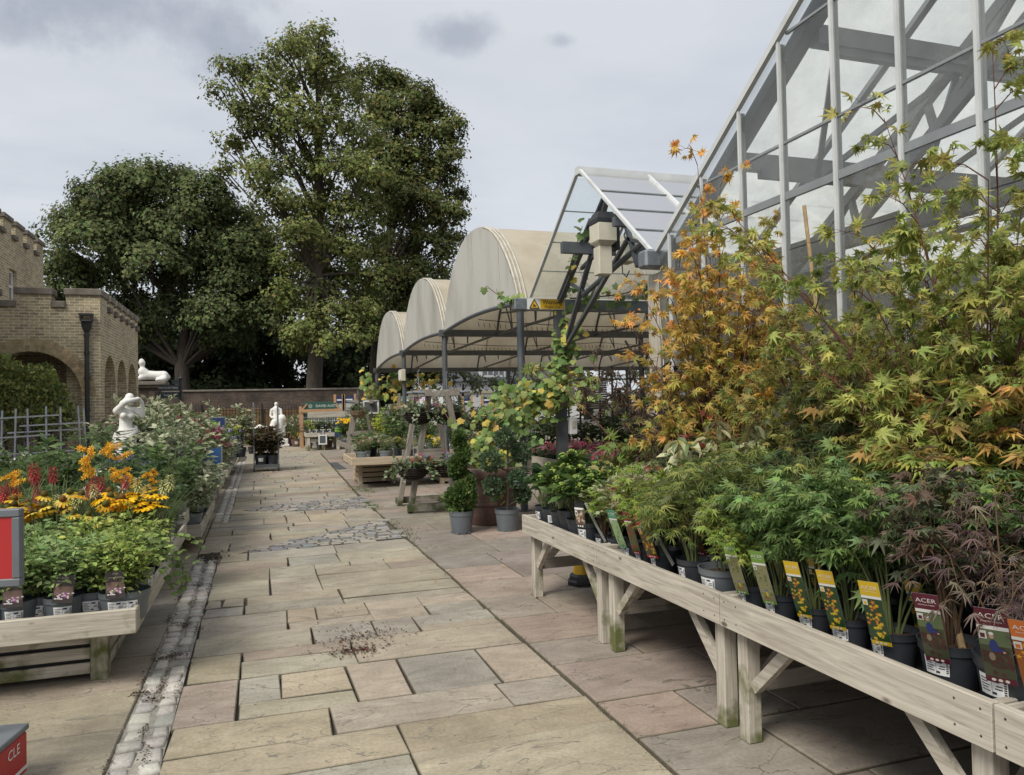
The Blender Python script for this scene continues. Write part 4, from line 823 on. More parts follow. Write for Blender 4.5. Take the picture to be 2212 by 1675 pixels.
# ------------------------------------------------------------------ fabric canopy of three barrel vaults
fc = thing('fabric_canopy', 'long canopy of three pale fabric barrel vaults on grey steel posts', 'canopy')
VY = [10.43, 15.2, 19.85, 24.7]; VZ = [3.06, 3.08, 3.0, 2.78]; VX0, VX1 = 3.6, 17.0
def vprof(i, n=22):
    a, b = VY[i]+.06, VY[i+1]-.06; za, zb = VZ[i], VZ[i+1]; H = (1.5, 1.42, 1.38)[i]; P = []
    for k in range(n+1):
        t = -math.cos(PI*k/n); P.append(((a+b)/2+(b-a)/2*t, za+(zb-za)*(t+1)/2+H*(1-abs(t)**2.15)**.82))
    return P
for i in range(3):
    P = vprof(i); mb = MB(); X = np.linspace(VX0, VX1, 13); V = []; F = []; n = len(P)
    for j, x in enumerate(X): V += [(x, y, z-0.02*math.sin(PI*(j % 2))) for y, z in P]
    for j in range(12): F += [(j*n+k, j*n+k+1, (j+1)*n+k+1, (j+1)*n+k) for k in range(n-1)]
    mb.add(V, F); vo = mb.build('vault', FAB, fc, smooth=True, angle=80)
    mb = MB()
    for j in (0, 2, 4, 6, 8, 10, 12):
        x = X[j]; mb.tube([(x, y, z+.008) for y, z in P], .022 if j == 0 else .014, 6)
    mb.tube([(VX0+.06, y, z+.012) for y, z in P], .018, 6); mb.tube([(VX0+.12, y, z+.012) for y, z in P], .018, 6)
    mb.build('hem', mat('hem_fabric', (.5, .48, .42), (.36, .33, .27), .7), vo, smooth=True, angle=80)
    mb = MB(); a, b = (VY[i]+.06, VZ[i]), (VY[i+1]-.06, VZ[i+1]); low = [(VX0-.012, y, VZ[i]+(VZ[i+1]-VZ[i])*(y-VY[i])/(VY[i+1]-VY[i])-.06+.09*math.sin(PI*(y-VY[i])/(VY[i+1]-VY[i]))) for y, z in P]
    up = [(VX0-.012-.04*math.sin(PI*k/(n-1)), y, max(z, low[k][2]+.01)) for k, (y, z) in enumerate(P)]
    mb.add(low+up, [(k, k+1, n+k+1, n+k) for k in range(n-1)]); mb.build('gable_wall', FABG, vo, smooth=True, angle=80)
    for k in (6, 11, 16): mb = MB(); mb.tube([low[k], (up[k][0]-.008, up[k][1], up[k][2])], .006, 4); mb.build('gable_seam', MATS['hem_fabric'], vo)
    mb = MB(); mb.tube([(VX0-.02, p[1], p[2]) for p in low], .035, 8); mb.build('gable_rail', STEEL, fc, smooth=True)
    for j in range(1, 12, 2):
        x = X[j]; mb = MB(); zt = min(VZ[i], VZ[i+1])-.06; mb.tube([(x, VY[i], VZ[i]-.08), (x, VY[i+1], VZ[i+1]-.08)], .028, 6)
        m0 = ((VY[i]+VY[i+1])/2)
        mb.tube([(x, VY[i]+.1, VZ[i]+.35), (x, m0, VZ[i]+.16), (x, VY[i+1]-.1, VZ[i+1]+.35)], .02, 6)
        for k in (5, 11, 17): mb.tube([(x, m0+(P[k][0]-m0)*.75, VZ[i]-.08), (x, P[k][0]-.22, P[k][1]-.04)], .016, 5); mb.tube([(x, m0+(P[k][0]-m0)*.75, VZ[i]-.08), (x, P[k][0]+.22, P[k][1]-.04)], .016, 5)
        mb.tube([(x, y, z-.03) for y, z in P], .024, 6); mb.build('arch_truss', STEEL, fc, smooth=True)
for i, (y, z) in enumerate(zip(VY, VZ)):
    mb = MB(); mb.bb((VX0-.1, y-.075, z-.13), (VX1, y+.075, z)); mb.build('valley_gutter', ALUG if i == 0 else STEEL, fc)
    for x in ((VX0+.0, VX0+4.47, VX0+8.93, VX1-.1)):
        mb = MB(); mb.tube([(x, y, 0), (x, y, z-.13)], .055, 12); mb.lathe([(.12, 0), (.12, .015)], (x, y, .0), 4); mb.build('post', STEEL, fc, smooth=True)
        if x > VX0+1 or i: 
            mb = MB(); mb.bar((x, y+.05, z-.75), (x, y+.75, z-.14), .04, .04); mb.bar((x, y-.05, z-.75), (x, y-.75, z-.14), .04, .04); 
            if i < 1 or x > VX0+1: mb.build('knee_brace', STEEL, fc)
mb = MB()
for i in (1, 2):
    P = [(VX0+.1+k*.5, VY[i]-2.2, 3.05-.1*math.sin(PI*((k % 9)/9))) for k in range(27)]; mb.tube(P, .007, 4)
    for k in range(130): x = VX0+.1+k*.1; mb.bar((x, VY[i]-2.2, 3.0-.1*math.sin(PI*((k/5 % 9)/9))), (x+.015, VY[i]-2.2, 2.92-.1*math.sin(PI*((k/5 % 9)/9))), .008, .008)
mb.build('string_lights', BLACK, fc)
for x, y, z, d, lab in ((VX0-.05, VY[2]-.1, 2.35, 'l', 'cream junction box on the post between the second and third vault'), (VX0-.05, VY[2]+.12, 2.35, 'r', 'smaller cream junction box beside the first on the vault post')):
    o = thing('junction_box', lab, 'electrical box', (x, y, z)); mb = MB(); mb.box((0, 0, 0), (.12, .18 if d == 'l' else .12, .3)); mb.build('box', CREAMB, o, bevel=.01); mb = MB(); mb.box((-.065, 0, 0), (.012, .12 if d == 'l' else .07, .22)); mb.build('lid', WHITEP, o)
o = thing('switch_box', 'white switch box high on the grey porch post among the vine leaves', 'electrical box', (pq.x+.11, Bf[0]-.1, 1.72)); mb = MB(); mb.box((0, 0, 0), (.09, .08, .22)); mb.build('box', WHITEP, o, bevel=.008); mb = MB(); mb.tube([(.05, 0, -.1), (.12, -.02, -.3), (.2, -.02, -.35), (.22, 0, -.1), (.15, 0, .1)], .008, 5); mb.build('cable', mat('orange_cable', (.5, .16, .02), None, .5), o)
o = thing('switch_box', 'white switch box low on the grey porch post above the cyclamen', 'electrical box', (pq.x+.13, Bf[0]-.1, 1.22)); mb = MB(); mb.box((0, 0, 0), (.11, .08, .24)); mb.build('box', WHITEP, o, bevel=.008); mb = MB(); mb.box((0, -.045, .02), (.05, .012, .09)); mb.build('switch', CREAMB, o)
# ------------------------------------------------------------------ benches and tray tables
def bench(Y0, Y1, X0, X1, label, ends=(True, True)):
    t = thing('display_bench', label, 'bench', (0, 0, 0), 0, 'weathered benches of maples')
    top, bh = .65, .145
    mb = MB(); mb.bb((X0-.016, Y0+.004, top-bh), (X0+.016, Y1-.004, top), auto=True)
    for y in (Y0+.04, Y1-.04, Y0+.13, Y1-.13):
        for z in (top-.03, top-bh+.035): mb.tube([(X0-.0175, y, z), (X0-.012, y, z)], .0055, 7, 3)
    mb.build('front_board', WOOD+[BLACK], t, bevel=.006)
    mb = MB(); mb.bb((X1-.016, Y0+.004, top-bh), (X1+.016, Y1-.004, top), auto=True); mb.build('back_board', WOOD, t, bevel=.004)
    for y in (Y0+.022, Y1-.022): mb = MB(); mb.bb((X0+.018, y-.014, top-bh), (X1-.018, y+.014, top-.004), auto=True); mb.build('end_board', WOOD, t, bevel=.004)
    mb = MB(); y = Y0+.05
    while y < Y1-.1: mb.bb((X0+.02, y, top-.1), (X1-.02, y+.09, top-.08), auto=True); y += .105
    mb.build('slats', WOODG, t)
    mb = MB(); mb.bb((X0+.02, Y0+.04, top-.079), (X1-.02, Y1-.04, top-.076)); mb.build('tray_liner', BLACK, t)
    for x in (X0+.075, X1-.075):
        for y, s in ((Y0+.09, 1), (Y1-.09, -1)):
            mb = MB(); mb.bb((x-.036, y-.036, 0), (x+.036, y+.036, top-.102), auto=True); mb.build('leg', WOOD, t, bevel=.004)
            mb = MB(); mb.bar((x-.0, y+.045*s, top-.4), (x, y+.3*s, top-.155), .036, .05, auto=True); mb.bar((x+(.045 if x < X0+.2 else -.045), y, top-.4), (x+(.3 if x < X0+.2 else -.3), y, top-.155), .036, .05, auto=True); mb.build('brace', WOOD, t)
    for y in (Y0+.09, Y1-.09): mb = MB(); mb.bb((X0+.12, y-.02, .22), (X1-.12, y+.02, .3), auto=True); mb.build('cross_rail', WOODG, t)
    mb = MB(); mb.bb((X1-.11, Y0+.14, .2), (X1-.07, Y1-.14, .31), auto=True); mb.build('back_rail', WOOD, t)
    return t
BX0, BX1 = 2.02, 3.56
JO = [5.88, 4.44, 3.08, 1.69, .3]
BL = ['weathered maple bench farthest from the camera, its end leg free beside the grey pots', 'second weathered maple bench from the far end, over the yellow bollard base', 'weathered maple bench carrying the yellow and maroon picture tags', 'weathered maple bench cut off by the bottom right corner']
for k in range(4): bench(JO[k+1], JO[k], BX0, BX1, BL[k])
def tray_table(x0, x1, y0, y1, top, label, wd=WOOD, crate=True, bh=.14, base=None):
    t = thing('tray_table', label, 'plant table', (0, 0, 0), 0, 'tray tables of bedding plants')
    for n, lo, hi in (('front_board', (x0, y0, top-bh), (x1, y0+.03, top)), ('back_board', (x0, y1-.03, top-bh), (x1, y1, top)), ('side_board', (x0, y0+.032, top-bh+.002), (x0+.028, y1-.032, top-.003)), ('side_board', (x1-.028, y0+.032, top-bh+.002), (x1, y1-.032, top-.003))):
        mb = MB(); mb.bb(lo, hi, auto=True); mb.build(n, wd, t, bevel=.006)
    mb = MB(); mb.bb((x0+.03, y0+.034, top-bh+.02), (x1-.03, y1-.034, top-bh+.045), auto=True); mb.build('tray_floor', WOODG, t)
    b = base or (x0+.22, x1-.22, y0+.22, y1-.2); zt = top-bh-.002
    if crate:
        for x in (b[0], b[1]-.09):
            for y in (b[2], b[3]-.09): mb = MB(); mb.bb((x, y, 0), (x+.09, y+.09, zt), auto=True); mb.build('leg', wd, t, bevel=.004)
        nb = 3 if zt < .36 else 4; ph = (zt-.05)/nb
        for k in range(nb):
            z0 = .04+k*ph; z1 = z0+ph-.022
            mb = MB(); mb.bb((b[0]+.092, b[2]+.012, z0), (b[1]-.092, b[2]+.032, z1), auto=True); mb.bb((b[0]+.092, b[3]-.032, z0), (b[1]-.092, b[3]-.012, z1), auto=True)
            mb.bb((b[1]-.03, b[2]+.092, z0), (b[1]-.012, b[3]-.092, z1), auto=True); mb.bb((b[0]+.012, b[2]+.092, z0), (b[0]+.03, b[3]-.092, z1), auto=True); mb.build('crate_slat', wd, t, bevel=.003)
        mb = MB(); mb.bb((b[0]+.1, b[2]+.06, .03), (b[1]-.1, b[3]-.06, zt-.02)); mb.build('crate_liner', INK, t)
    else:
        for x in (b[0], b[1]-.07):
            for y in (b[2], b[3]-.07): mb = MB(); mb.bb((x, y, 0), (x+.07, y+.07, zt), auto=True); mb.build('leg', wd, t, bevel=.004)
    return t
# ------------------------------------------------------------------ pots, labels, tags
def pot_parts(root, r, h, m, az=PI, label=True, soil=BARK, n=22):
    mb = MB(); rb = r*.76
    mb.lathe([(rb*.97, 0), (rb, .006), (r*.93, h*.80), (r*.985, h*.805), (r, h-.006), (r*1.02, h), (r*.97, h), (r*.94, h-.03), (r*.90, h-.035)], (0, 0, 0), n); p = mb.build('pot', m, root, smooth=True, angle=35)
    mb = MB(); mb.lathe([(r*.93, h-.032), (r*.5, h-.022), (.004, h-.018)], (0, 0, 0), 14); mb.build('soil', soil, root, smooth=True)
    if label:
        mb = MB(); 
        def patch(a0, a1, z0, z1, off, mi, seg=5):
            V = []; F = []
            for k in range(seg+1):
                a = az+a0+(a1-a0)*k/seg
                for z in (z0, z1): rr = rb+(r*.93-rb)*(z/(h*.8))+off; V.append((rr*math.cos(a), rr*math.sin(a), z))
            for k in range(seg): F.append((2*k, 2*k+2, 2*k+3, 2*k+1))
            mb.add(V, F, mi)
        w = .05/r; z0, z1 = h*.36, h*.72
        patch(-w, w, z0, z1, .0012, 0)
        dz = (z1-z0)
        for k in range(6): patch(w*.78, w*.95, z0+dz*(.18+.11*k), z0+dz*(.25+.11*k), .0018, 1, 1)
        patch(w*.05, w*.5, z0+dz*.72, z0+dz*.88, .0018, 2, 2); patch(w*.3, w*.7, z0+dz*.52, z0+dz*.58, .0018, 1, 2); patch(w*.2, w*.7, z0+dz*.38, z0+dz*.44, .0018, 1, 2); patch(w*.0, w*.3, z0+dz*.12, z0+dz*.24, .0018, 1, 1)
        for k in range(5): patch(-w*.85, -w*(.3 if k % 2 else .15), z0+dz*(.2+.14*k), z0+dz*(.25+.14*k), .0018, 1, 2)
        patch(-w*.01, w*.01, z0+dz*.05, z0+dz*.95, .0018, 1, 1)
        mb.build('price_label', [WHITEL, INK, NAVY], p)
    return p
TAGC = {'red': (.50, .03, .03), 'darkred': (.22, .012, .03), 'green': (.17, .32, .05), 'teal': (.08, .30, .17), 'yellow': (.68, .46, .02), 'maroon': (.11, .012, .03), 'orange': (.62, .17, .03), 'grey': (.03, .032, .036)}
def picture_tag(root, kind, base, rz, lean=.42, w=.078, h=.26, n=6):
    """a bent plastic picture card hung on the pot rim: coloured head with ACER, a plant photo and three dots"""
    mb = MB(); rr = random.Random(hash(kind) % 999 if False else sum(map(ord, kind)))
    def pt(u, v, o=0.0):                                        # u across, v up the card, o off its face (toward -x)
        a = lean*(1-.35*v/h); x = -math.sin(lean)*v+.10*v*v; z = math.cos(lean)*v
        return (x-o*math.cos(lean), u, z-o*math.sin(lean)*.6)
    def rect(u0, u1, v0, v1, o, c, seg=4):
        V = []; F = []
        for k in range(seg+1): v = v0+(v1-v0)*k/seg; V += [pt(u0, v, o), pt(u1, v, o)]
        for k in range(seg): F.append((2*k, 2*k+1, 2*k+3, 2*k+2))
        mb.add(V, F, 0, c)
    hw = w/2; c = TAGC[kind]; hd = h*.78
    pict = {'red': (.05, .06, .02), 'darkred': (.09, .10, .04), 'green': (.25, .24, .13), 'teal': (.30, .42, .22), 'yellow': (.02, .06, .022), 'maroon': (.06, .07, .035), 'orange': (.32, .10, .015), 'grey': (.10, .07, .05)}[kind]
    rect(-hw, hw, 0, hd, 0, pict); rect(-hw, hw, hd, h, 0, c, 2); rect(-hw, hw, hd-.014, hd, .0006, (.8, .8, .78), 1); rect(-hw, hw, 0, .022, .0006, c if kind != 'orange' else pict, 1)
    rect(-hw, hw, 0, h, -.0015, (.6, .6, .58))
    for k in range(3): 
        u = -hw*.05-k*.017+.005; V = [pt(-u+.006*math.cos(t*PI/4)-.012, .011+.006*math.sin(t*PI/4), .0012) for t in range(8)]; mb.add(V, [tuple(range(8))], 0, (.75, .72, .65))
    if kind != 'grey':
        vm = h*.905; M = Matrix.Translation(Vector(pt(0, vm, .0014))) @ Matrix.Rotation(-lean*.95, 4, 'Y') @ Matrix(((0, 0, -1, 0), (-1, 0, 0, 0), (0, 1, 0, 0), (0, 0, 0, 1)))
        mb.text('ACER', .026, M, 0, (.8, .78, .75)); M2 = Matrix.Translation(Vector(pt(0, vm-.018, .0013))) @ Matrix.Rotation(-lean*.95, 4, 'Y') @ Matrix(((0, 0, -1, 0), (-1, 0, 0, 0), (0, 1, 0, 0), (0, 0, 0, 1))); mb.text('Japanese maple', .0085, M2, 0, (.8, .78, .75))
    cols = {'red': [(.62, .36, .02), (.5, .1, .02), (.65, .45, .03)], 'darkred': [(.30, .01, .02), (.2, .008, .015), (.4, .02, .03)], 'green': [(.16, .22, .05), (.3, .3, .15), (.1, .14, .04)], 'teal': [(.2, .36, .12), (.4, .5, .3), (.05, .2, .12)], 'yellow': [(.66, .5, .03), (.6, .2, .04), (.68, .42, .03)], 'orange': [(.68, .26, .02), (.55, .16, .02), (.72, .38, .03)], 'maroon': [(.10, .02, .02), (.07, .015, .02), (.05, .03, .02)], 'grey': [(.4, .3, .15), (.25, .08, .04), (.5, .45, .4)]}[kind]
    for k in range(34 if kind != 'maroon' else 46):
        u, v = rr.uniform(-hw*.85, hw*.85), rr.uniform(.03, hd-.03)
        if kind == 'yellow': u = rr.gauss(.0, hw*.35); 
        if kind == 'maroon': u, v = rr.gauss(-.004, hw*.38), rr.gauss(hd*.4, hd*.12)
        u = max(-hw*.8, min(hw*.8, u)); s = rr.uniform(.008, .015); ro = rr.uniform(0, 6)
        V = []; nn = 10
        for q in range(nn): r_ = s*(1 if q % 2 else .38); V.append(pt(u+r_*math.cos(ro+q*2*PI/nn)*.8, v+r_*math.sin(ro+q*2*PI/nn), .0006+k*.00001))
        mb.add(V, [tuple(range(nn))], 0, rr.choice(cols))
    if kind == 'maroon':                                        # gardener in a blue pullover beside a red bush
        rect(-hw, hw, hd*.66, hd-.015, .0005, (.12, .17, .08), 1)
        def blob(u, v, a, b, c, o): mb.add([pt(u+a*math.cos(t*PI/5), v+b*math.sin(t*PI/5), o) for t in range(10)], [tuple(range(10))], 0, c)
        blob(.004, hd*.66, .011, .024, (.02, .04, .2), .0012); blob(-.006, hd*.60, .014, .007, (.02, .04, .2), .0013); blob(.006, hd*.82, .006, .009, (.5, .3, .22), .0013); blob(.006, hd*.87, .0065, .006, (.7, .7, .68), .0014); blob(.012, hd*.47, .008, .016, (.25, .2, .14), .0011); blob(-.02, hd*.57, .004, .004, (.5, .3, .22), .0014)
    if kind == 'green':
        mb.add([pt(.0+.006*math.cos(t), .07+.022*math.sin(t), .0012) for t in np.arange(0, 6, .7)], [tuple(range(9))], 0, (.65, .45, .02)); mb.add([pt(.0+.009*math.cos(t), .095+.005*math.sin(t), .0013) for t in np.arange(0, 6, .7)], [tuple(range(9))], 0, (.05, .12, .4)); mb.add([pt(.004+.007*math.cos(t), .045+.007*math.sin(t), .0012) for t in np.arange(0, 6, .7)], [tuple(range(9))], 0, (.5, .05, .03))
    rect(hw*.45, hw*.95, hd-.05, hd-.02, .0016, (.72, .7, .66), 1); rect(hw*.55, hw*.85, hd-.046, hd-.03, .002, c, 1)
    o = mb.build('picture_tag', PRINT, root, colors=True); o.location = base; o.rotation_euler = (0, 0, rz); return o
# ------------------------------------------------------------------ plant growth
def bush(rg, H, Rd, nst, ntw, nlf, lo=.25, twl=.2, droop=.03, flat=.2, z0=0.0, fan=1.0, topbias=.25, base=.03):
    st = []; P = []; A = []
    for s in range(nst):
        a = rg.uniform(0, 2*PI); rr = Rd*math.sqrt(rg.random())*fan; hh = H*rg.uniform(1-topbias, 1.0)*(1-.28*(rr/max(Rd, 1e-6))**2)
        b = np.array((base*math.cos(a)*rg.random(), base*math.sin(a)*rg.random(), z0)); e = np.array((rr*math.cos(a), rr*math.sin(a), z0+hh)); m = np.array((e[0]*.3+rg.normal(0, .02), e[1]*.3+rg.normal(0, .02), z0+hh*.55))
        q = [(1-t)**2*b+2*t*(1-t)*m+t*t*e for t in np.linspace(0, 1, 7)]; st.append((q, .006*(.5+H), .0015))
        for t in np.linspace(lo, 1, ntw):
            p = (1-t)**2*b+2*t*(1-t)*m+t*t*e; az = rg.uniform(0, 2*PI); d = nrm(np.array((math.cos(az)+.6*math.cos(a), math.sin(az)+.6*math.sin(a), flat+.3*rg.standard_normal()))); ln = twl*rg.uniform(.5, 1.15)*(1.15-.5*t)
            e2 = p+d*ln-np.array((0, 0, droop)); st.append(([p, (p+e2)/2+np.array((0, 0, droop*.5)), e2], .0022, .0008))
            for k in range(nlf):
                f = .3+.75*k/max(1, nlf-1) if nlf > 1 else 1; c = p+(e2-p)*min(1.02, f); sd = np.cross(d, (0, 0, 1.0))*(1 if k % 2 else -1); P.append(c+rg.normal(0, .006, 3)); A.append(d*.5+sd*.8*(f < 1)+d*(f >= 1)+rg.normal(0, .25, 3)+np.array((0, 0, -droop*4)))
    return st, np.array(P), np.array(A)
def stems_part(root, st, col, extra=None):
    fb = FB()
    for q, r0, r1 in st: fb.tube(q, r0, r1, col, 4)
    return fb.build('stems', STEMM, root)
def foliage(root, rg, shape, P, A, S, pal, upn=1.0, grad=None, sj=.25, name='foliage', m=None, rim=None, rnd_=.5):
    fb = FB(); k = len(P); C = jit(rg, pal, k)
    if grad is not None:
        z = P[:, 2]; r_ = np.linalg.norm(P[:, :2], axis=1); t = np.clip((z-z.min())/(np.ptp(z)+1e-6)*.7+.4*r_/(r_.max()+1e-6)+.22*rg.standard_normal(k)-grad[1], 0, 1)[:, None]; C = C*(1-t)+jit(rg, grad[0], k)*t
    U = np.c_[rnd_*rg.standard_normal((k, 2)), np.full(k, upn)+rnd_*.4*rg.standard_normal(k)]
    fb.leaves(shape, P, A, U, S*(1+sj*rg.standard_normal(k)).clip(.5, 1.6), C)
    if rim: fb.leaves(shape, P+np.array((0, 0, -.0012)), A, U, S*1.0*(1+sj*rg.standard_normal(k)).clip(.5, 1.6)*1.18, np.broadcast_to(np.array(rim), (k, 3)))
    return fb.build(name, m or LEAF, root)
STALK = (.10, .06, .035); GSTALK = (.09, .11, .04)
def daisy(fb, c, nrmv, r, npet, pal, cone, rg, drop=0.0, ch=.5, cr=.3):
    n = nrm(np.array(nrmv, float)); x = nrm(np.cross(n, (0.3, 0.2, 1.0))); y = np.cross(n, x); an = np.arange(npet)*2*PI/npet+rg.random()
    A = np.cos(an)[:, None]*x+np.sin(an)[:, None]*y-drop*n; fb.leaves('petal', np.repeat(np.array(c)[None], npet, 0)+nrm(A)*r*.12, A, np.repeat(n[None], npet, 0), r*(1+.08*rg.standard_normal(npet)), jit(rg, pal, npet, .1))
    Mx = Matrix((tuple(x), tuple(y), tuple(n))).transposed(); m = MB(); q = r*cr; m.lathe([(q*math.cos(t), r*ch*math.sin(t)) for t in (0, .5, 1.0, 1.4)], c, 8, M=Mx); fb.solid(m.v, m.f, cone)
PROTO = {}
def place(kind, make, x, y, z, rz, label, cat, group, scale=1.0, name=None):
    if kind in PROTO:
        o = copy_tree(PROTO[kind])
        for ch in list(o.children):                             # its own cards are hung afterwards
            if ch.name.startswith('picture_'): bpy.data.objects.remove(ch)
    else:
        o = thing(name or kind.split('#')[0], label, cat); make(o); PROTO[kind] = o
    o.location = (x, y, z); o.rotation_euler = (0, 0, rz); o.scale = (scale,)*3
    o['label'] = label; o['category'] = cat; o['group'] = group
    return o
GREENA = [(.145, .225, .07), (.11, .18, .055), (.19, .27, .085), (.14, .215, .09)]
YELG = [(0.286, 0.305, 0.078), (0.364, 0.338, 0.085), (0.208, 0.260, 0.072), (0.429, 0.351, 0.091)]
ORNG = [(.48, .23, .03), (.55, .30, .035), (.42, .16, .03), (.50, .33, .05)]
def acer_make(seed, H, Rd, nst, ntw, nlf, shape, S, pal, grad, potr, poth, potm=None, lo=.55, twl=.2, droop=.03, rim=None, stalk=STALK, upn=1.0, fan=1.0, sj=.25, cane=0, az=PI, topbias=.3, lab=True):
    def f(o):
        rg = np.random.default_rng(seed); pot_parts(o, potr, poth, potm or DARKPOT, az, lab)
        st, P, A = bush(rg, H, Rd, nst, ntw, nlf, lo, twl, droop, .2, poth-.03, fan, topbias); stems_part(o, st, stalk)
        foliage(o, rg, shape, P, A, S, pal, upn, grad, sj, rim=rim)
        if cane: mb = MB(); mb.tube([(.03, .02, poth-.05), (.0, .0, poth+cane*.5), (-.03, -.03, poth+cane)], .0085, 7); mb.build('bamboo_cane', CANE, o, smooth=True)
    return f
AC = {
 'green': lambda s: acer_make(s, .80, .30, 10, 11, 6, 'acer', .062, GREENA, None, .1, .16, stalk=GSTALK),
 'lightgreen': lambda s: acer_make(s, .62, .27, 10, 10, 6, 'acer', .05, [(.23, .30, .06), (.18, .25, .06), (.28, .33, .07)], None, .1, .16, stalk=GSTALK),
 'lacegreen': lambda s: acer_make(s, .68, .30, 11, 11, 8, 'lace', .068, [(.23, .275, .085), (.29, .315, .095), (.165, .215, .075)], None, .1, .16, droop=.06, stalk=GSTALK),
 'darklace': lambda s: acer_make(s, .70, .28, 11, 11, 8, 'lace', .066, [(.075, .115, .055), (.095, .135, .055), (.06, .09, .05)], None, .1, .16, droop=.06),
 'purplelace': lambda s: acer_make(s, .60, .23, 7, 7, 4, 'lace', .055, [(.13, .09, .085), (.16, .12, .10), (.20, .155, .12), (.095, .06, .06)], None, .11, .17, droop=.07),
 'variegated': lambda s: acer_make(s, .62, .30, 11, 11, 7, 'acer5', .042, [(.40, .40, .25), (.22, .25, .11), (.48, .46, .30), (.17, .21, .09)], None, .1, .16, stalk=(.16, .1, .06)),
 'coral': lambda s: acer_make(s, .66, .24, 8, 8, 4, 'acer5', .055, [(.10, .10, .04), (.2, .07, .05), (.3, .08, .06)], ([(.42, .07, .06), (.3, .05, .06)], .55), .1, .16, stalk=(.2, .035, .03)),
 'sunset': lambda s: acer_make(s, .74, .30, 9, 10, 7, 'acer', .058, [(.18, .25, .06), (.27, .28, .07)], ([(.6, .26, .13), (.65, .38, .12), (.52, .15, .10)], .42), .1, .16),
 'bronze': lambda s: acer_make(s, .72, .26, 8, 9, 5, 'acer', .055, [(.07, .10, .045), (.10, .075, .05), (.13, .15, .09)], ([(.22, .09, .06), (.10, .05, .05)], .6), .11, .17),
}
DESC = {'green': 'bright green broad-fingered maple', 'lightgreen': 'small light green maple', 'lacegreen': 'yellow-green lacy maple', 'darklace': 'dark green lacy maple', 'purplelace': 'purple-brown lacy maple', 'variegated': 'cream and green variegated maple', 'coral': 'coral-stemmed red-flushed maple', 'sunset': 'green maple with pink-orange leaf tips', 'bronze': 'bronze-green maple'}
GM = 'potted maples on the weathered benches'
BZ = .572
def maple(kind, v, x, y, rz, label, tagk=None, sc=1.0, lean=.42, tagrz=.35, tagoff=0.0, h=.26):
    key = kind+'#'+str(v)
    f = AC[kind](v*7+hash_kind(kind)); o = place(key, f, x, y, BZ, rz, label, 'potted maple', GM, sc, 'potted_maple')
    if tagk == 'orange': picture_tag(o, tagk, ((2.01-x)/sc, (1.545-y)/sc, .15/sc), .45, .62, .08, .29/sc)
    elif tagk:
        a = PI-rz+tagrz*.8; r_ = .118; picture_tag(o, tagk, (r_*math.cos(a+tagoff), r_*math.sin(a+tagoff), .115), -rz+tagrz, lean, h=h)
    return o
def hash_kind(k): return sum(map(ord, k)) % 97
# front row, far to near
FR = [
 (4.66, 'variegated', 0, None, .7, 'small cream variegated maple in the front row right after the skimmias'),
 (4.46, 'lightgreen', 1, 'teal', .72, 'front row maple with a thin teal card seen edge-on'),
 (4.25, 'variegated', 1, 'teal', .8, 'cream-leaved front row maple with a pale teal picture card'),
 (4.08, 'coral', 0, 'darkred', .75, 'front row maple with a dark red card showing crimson leaves'),
 (3.86, 'lightgreen', 0, 'red', .95, 'front row maple with a bright red card showing golden leaves'),
 (3.56, 'lacegreen', 0, 'red', .95, 'front row maple whose red card is turned edge-on'),
 (3.04, 'lightgreen', 0, 'green', .82, 'front row maple with the larger green card in the dark pot'),
 (2.84, 'green', 1, 'green', .84, 'front row maple with the narrower green card'),
 (2.62, 'green', 0, 'yellow', .82, 'front row maple with the yellow card farthest from the camera'),
 (2.43, 'green', 1, 'yellow', .85, 'front row maple with the middle one of the yellow cards'),
 (2.21, 'green', 2, 'yellow', .92, 'front row maple with the nearest yellow card'),
 (1.99, 'bronze', 0, 'maroon', 1.0, 'front row maple with the maroon card and a bamboo stub'),
 (1.76, 'purplelace', 0, 'maroon', 1.12, 'purple maple at the near end of the long board with a maroon card'),
 (1.55, 'purplelace', 1, 'orange', 1.0, 'maple with the big orange card at the right edge'),
]
for y, k, v, tg, s, lab in FR:
    s *= .92
    maple(k, v, 2.165+(.02 if s > .9 else 0), y, ((v*1.7+y*3) % .5-.25)*(tg != 'orange'), lab, tg, s, lean=.52 if tg != 'darkred' else .42, tagrz=.5 if 'edge' not in lab else -.7, h=.285/s)
def greypot_maple(o):
    acer_make(77, .75, .2, 4, 7, 4, 'oval', .06, [(.14, .17, .07), (.10, .13, .05)], None, .12, .15, GREYPOT, stalk=GSTALK)(o)
place('greypot', greypot_maple, 2.16, 3.28, BZ, 0.2, 'slim shrub with plain oval leaves in the paler grey pot on the bench front', 'potted shrub', GM, 1.0, 'potted_shrub')
rws = [(2.43, ['variegated', 'variegated', 'coral', 'lightgreen', 'lacegreen', 'darklace', 'lacegreen', 'green', 'green', 'bronze', 'green', 'purplelace'], 'second row'),
       (2.72, ['variegated', 'darklace', 'coral', 'lacegreen', 'lacegreen', 'darklace', 'darklace', 'green', 'sunset', 'sunset', 'purplelace', 'bronze'], 'third row'),
       (3.02, ['variegated', 'darklace', 'lacegreen', 'lacegreen', 'lightgreen', 'darklace', 'sunset', 'sunset', 'sunset', 'bronze', 'purplelace', 'purplelace'], 'back row')]
PHR = ['at the far bench end', 'behind the teal cards', 'behind the dark red card', 'behind the bright red card', 'behind the edge-on red card', 'behind the paler grey pot', 'behind the larger green card', 'behind the narrower green card', 'behind the far yellow card', 'behind the near yellow card', 'behind the farther maroon card', 'behind the nearest maroon card']
YR = [4.62, 4.32, 4.05, 3.78, 3.5, 3.25, 3.0, 2.76, 2.52, 2.24, 1.97, 1.7]
rg = np.random.default_rng(11)
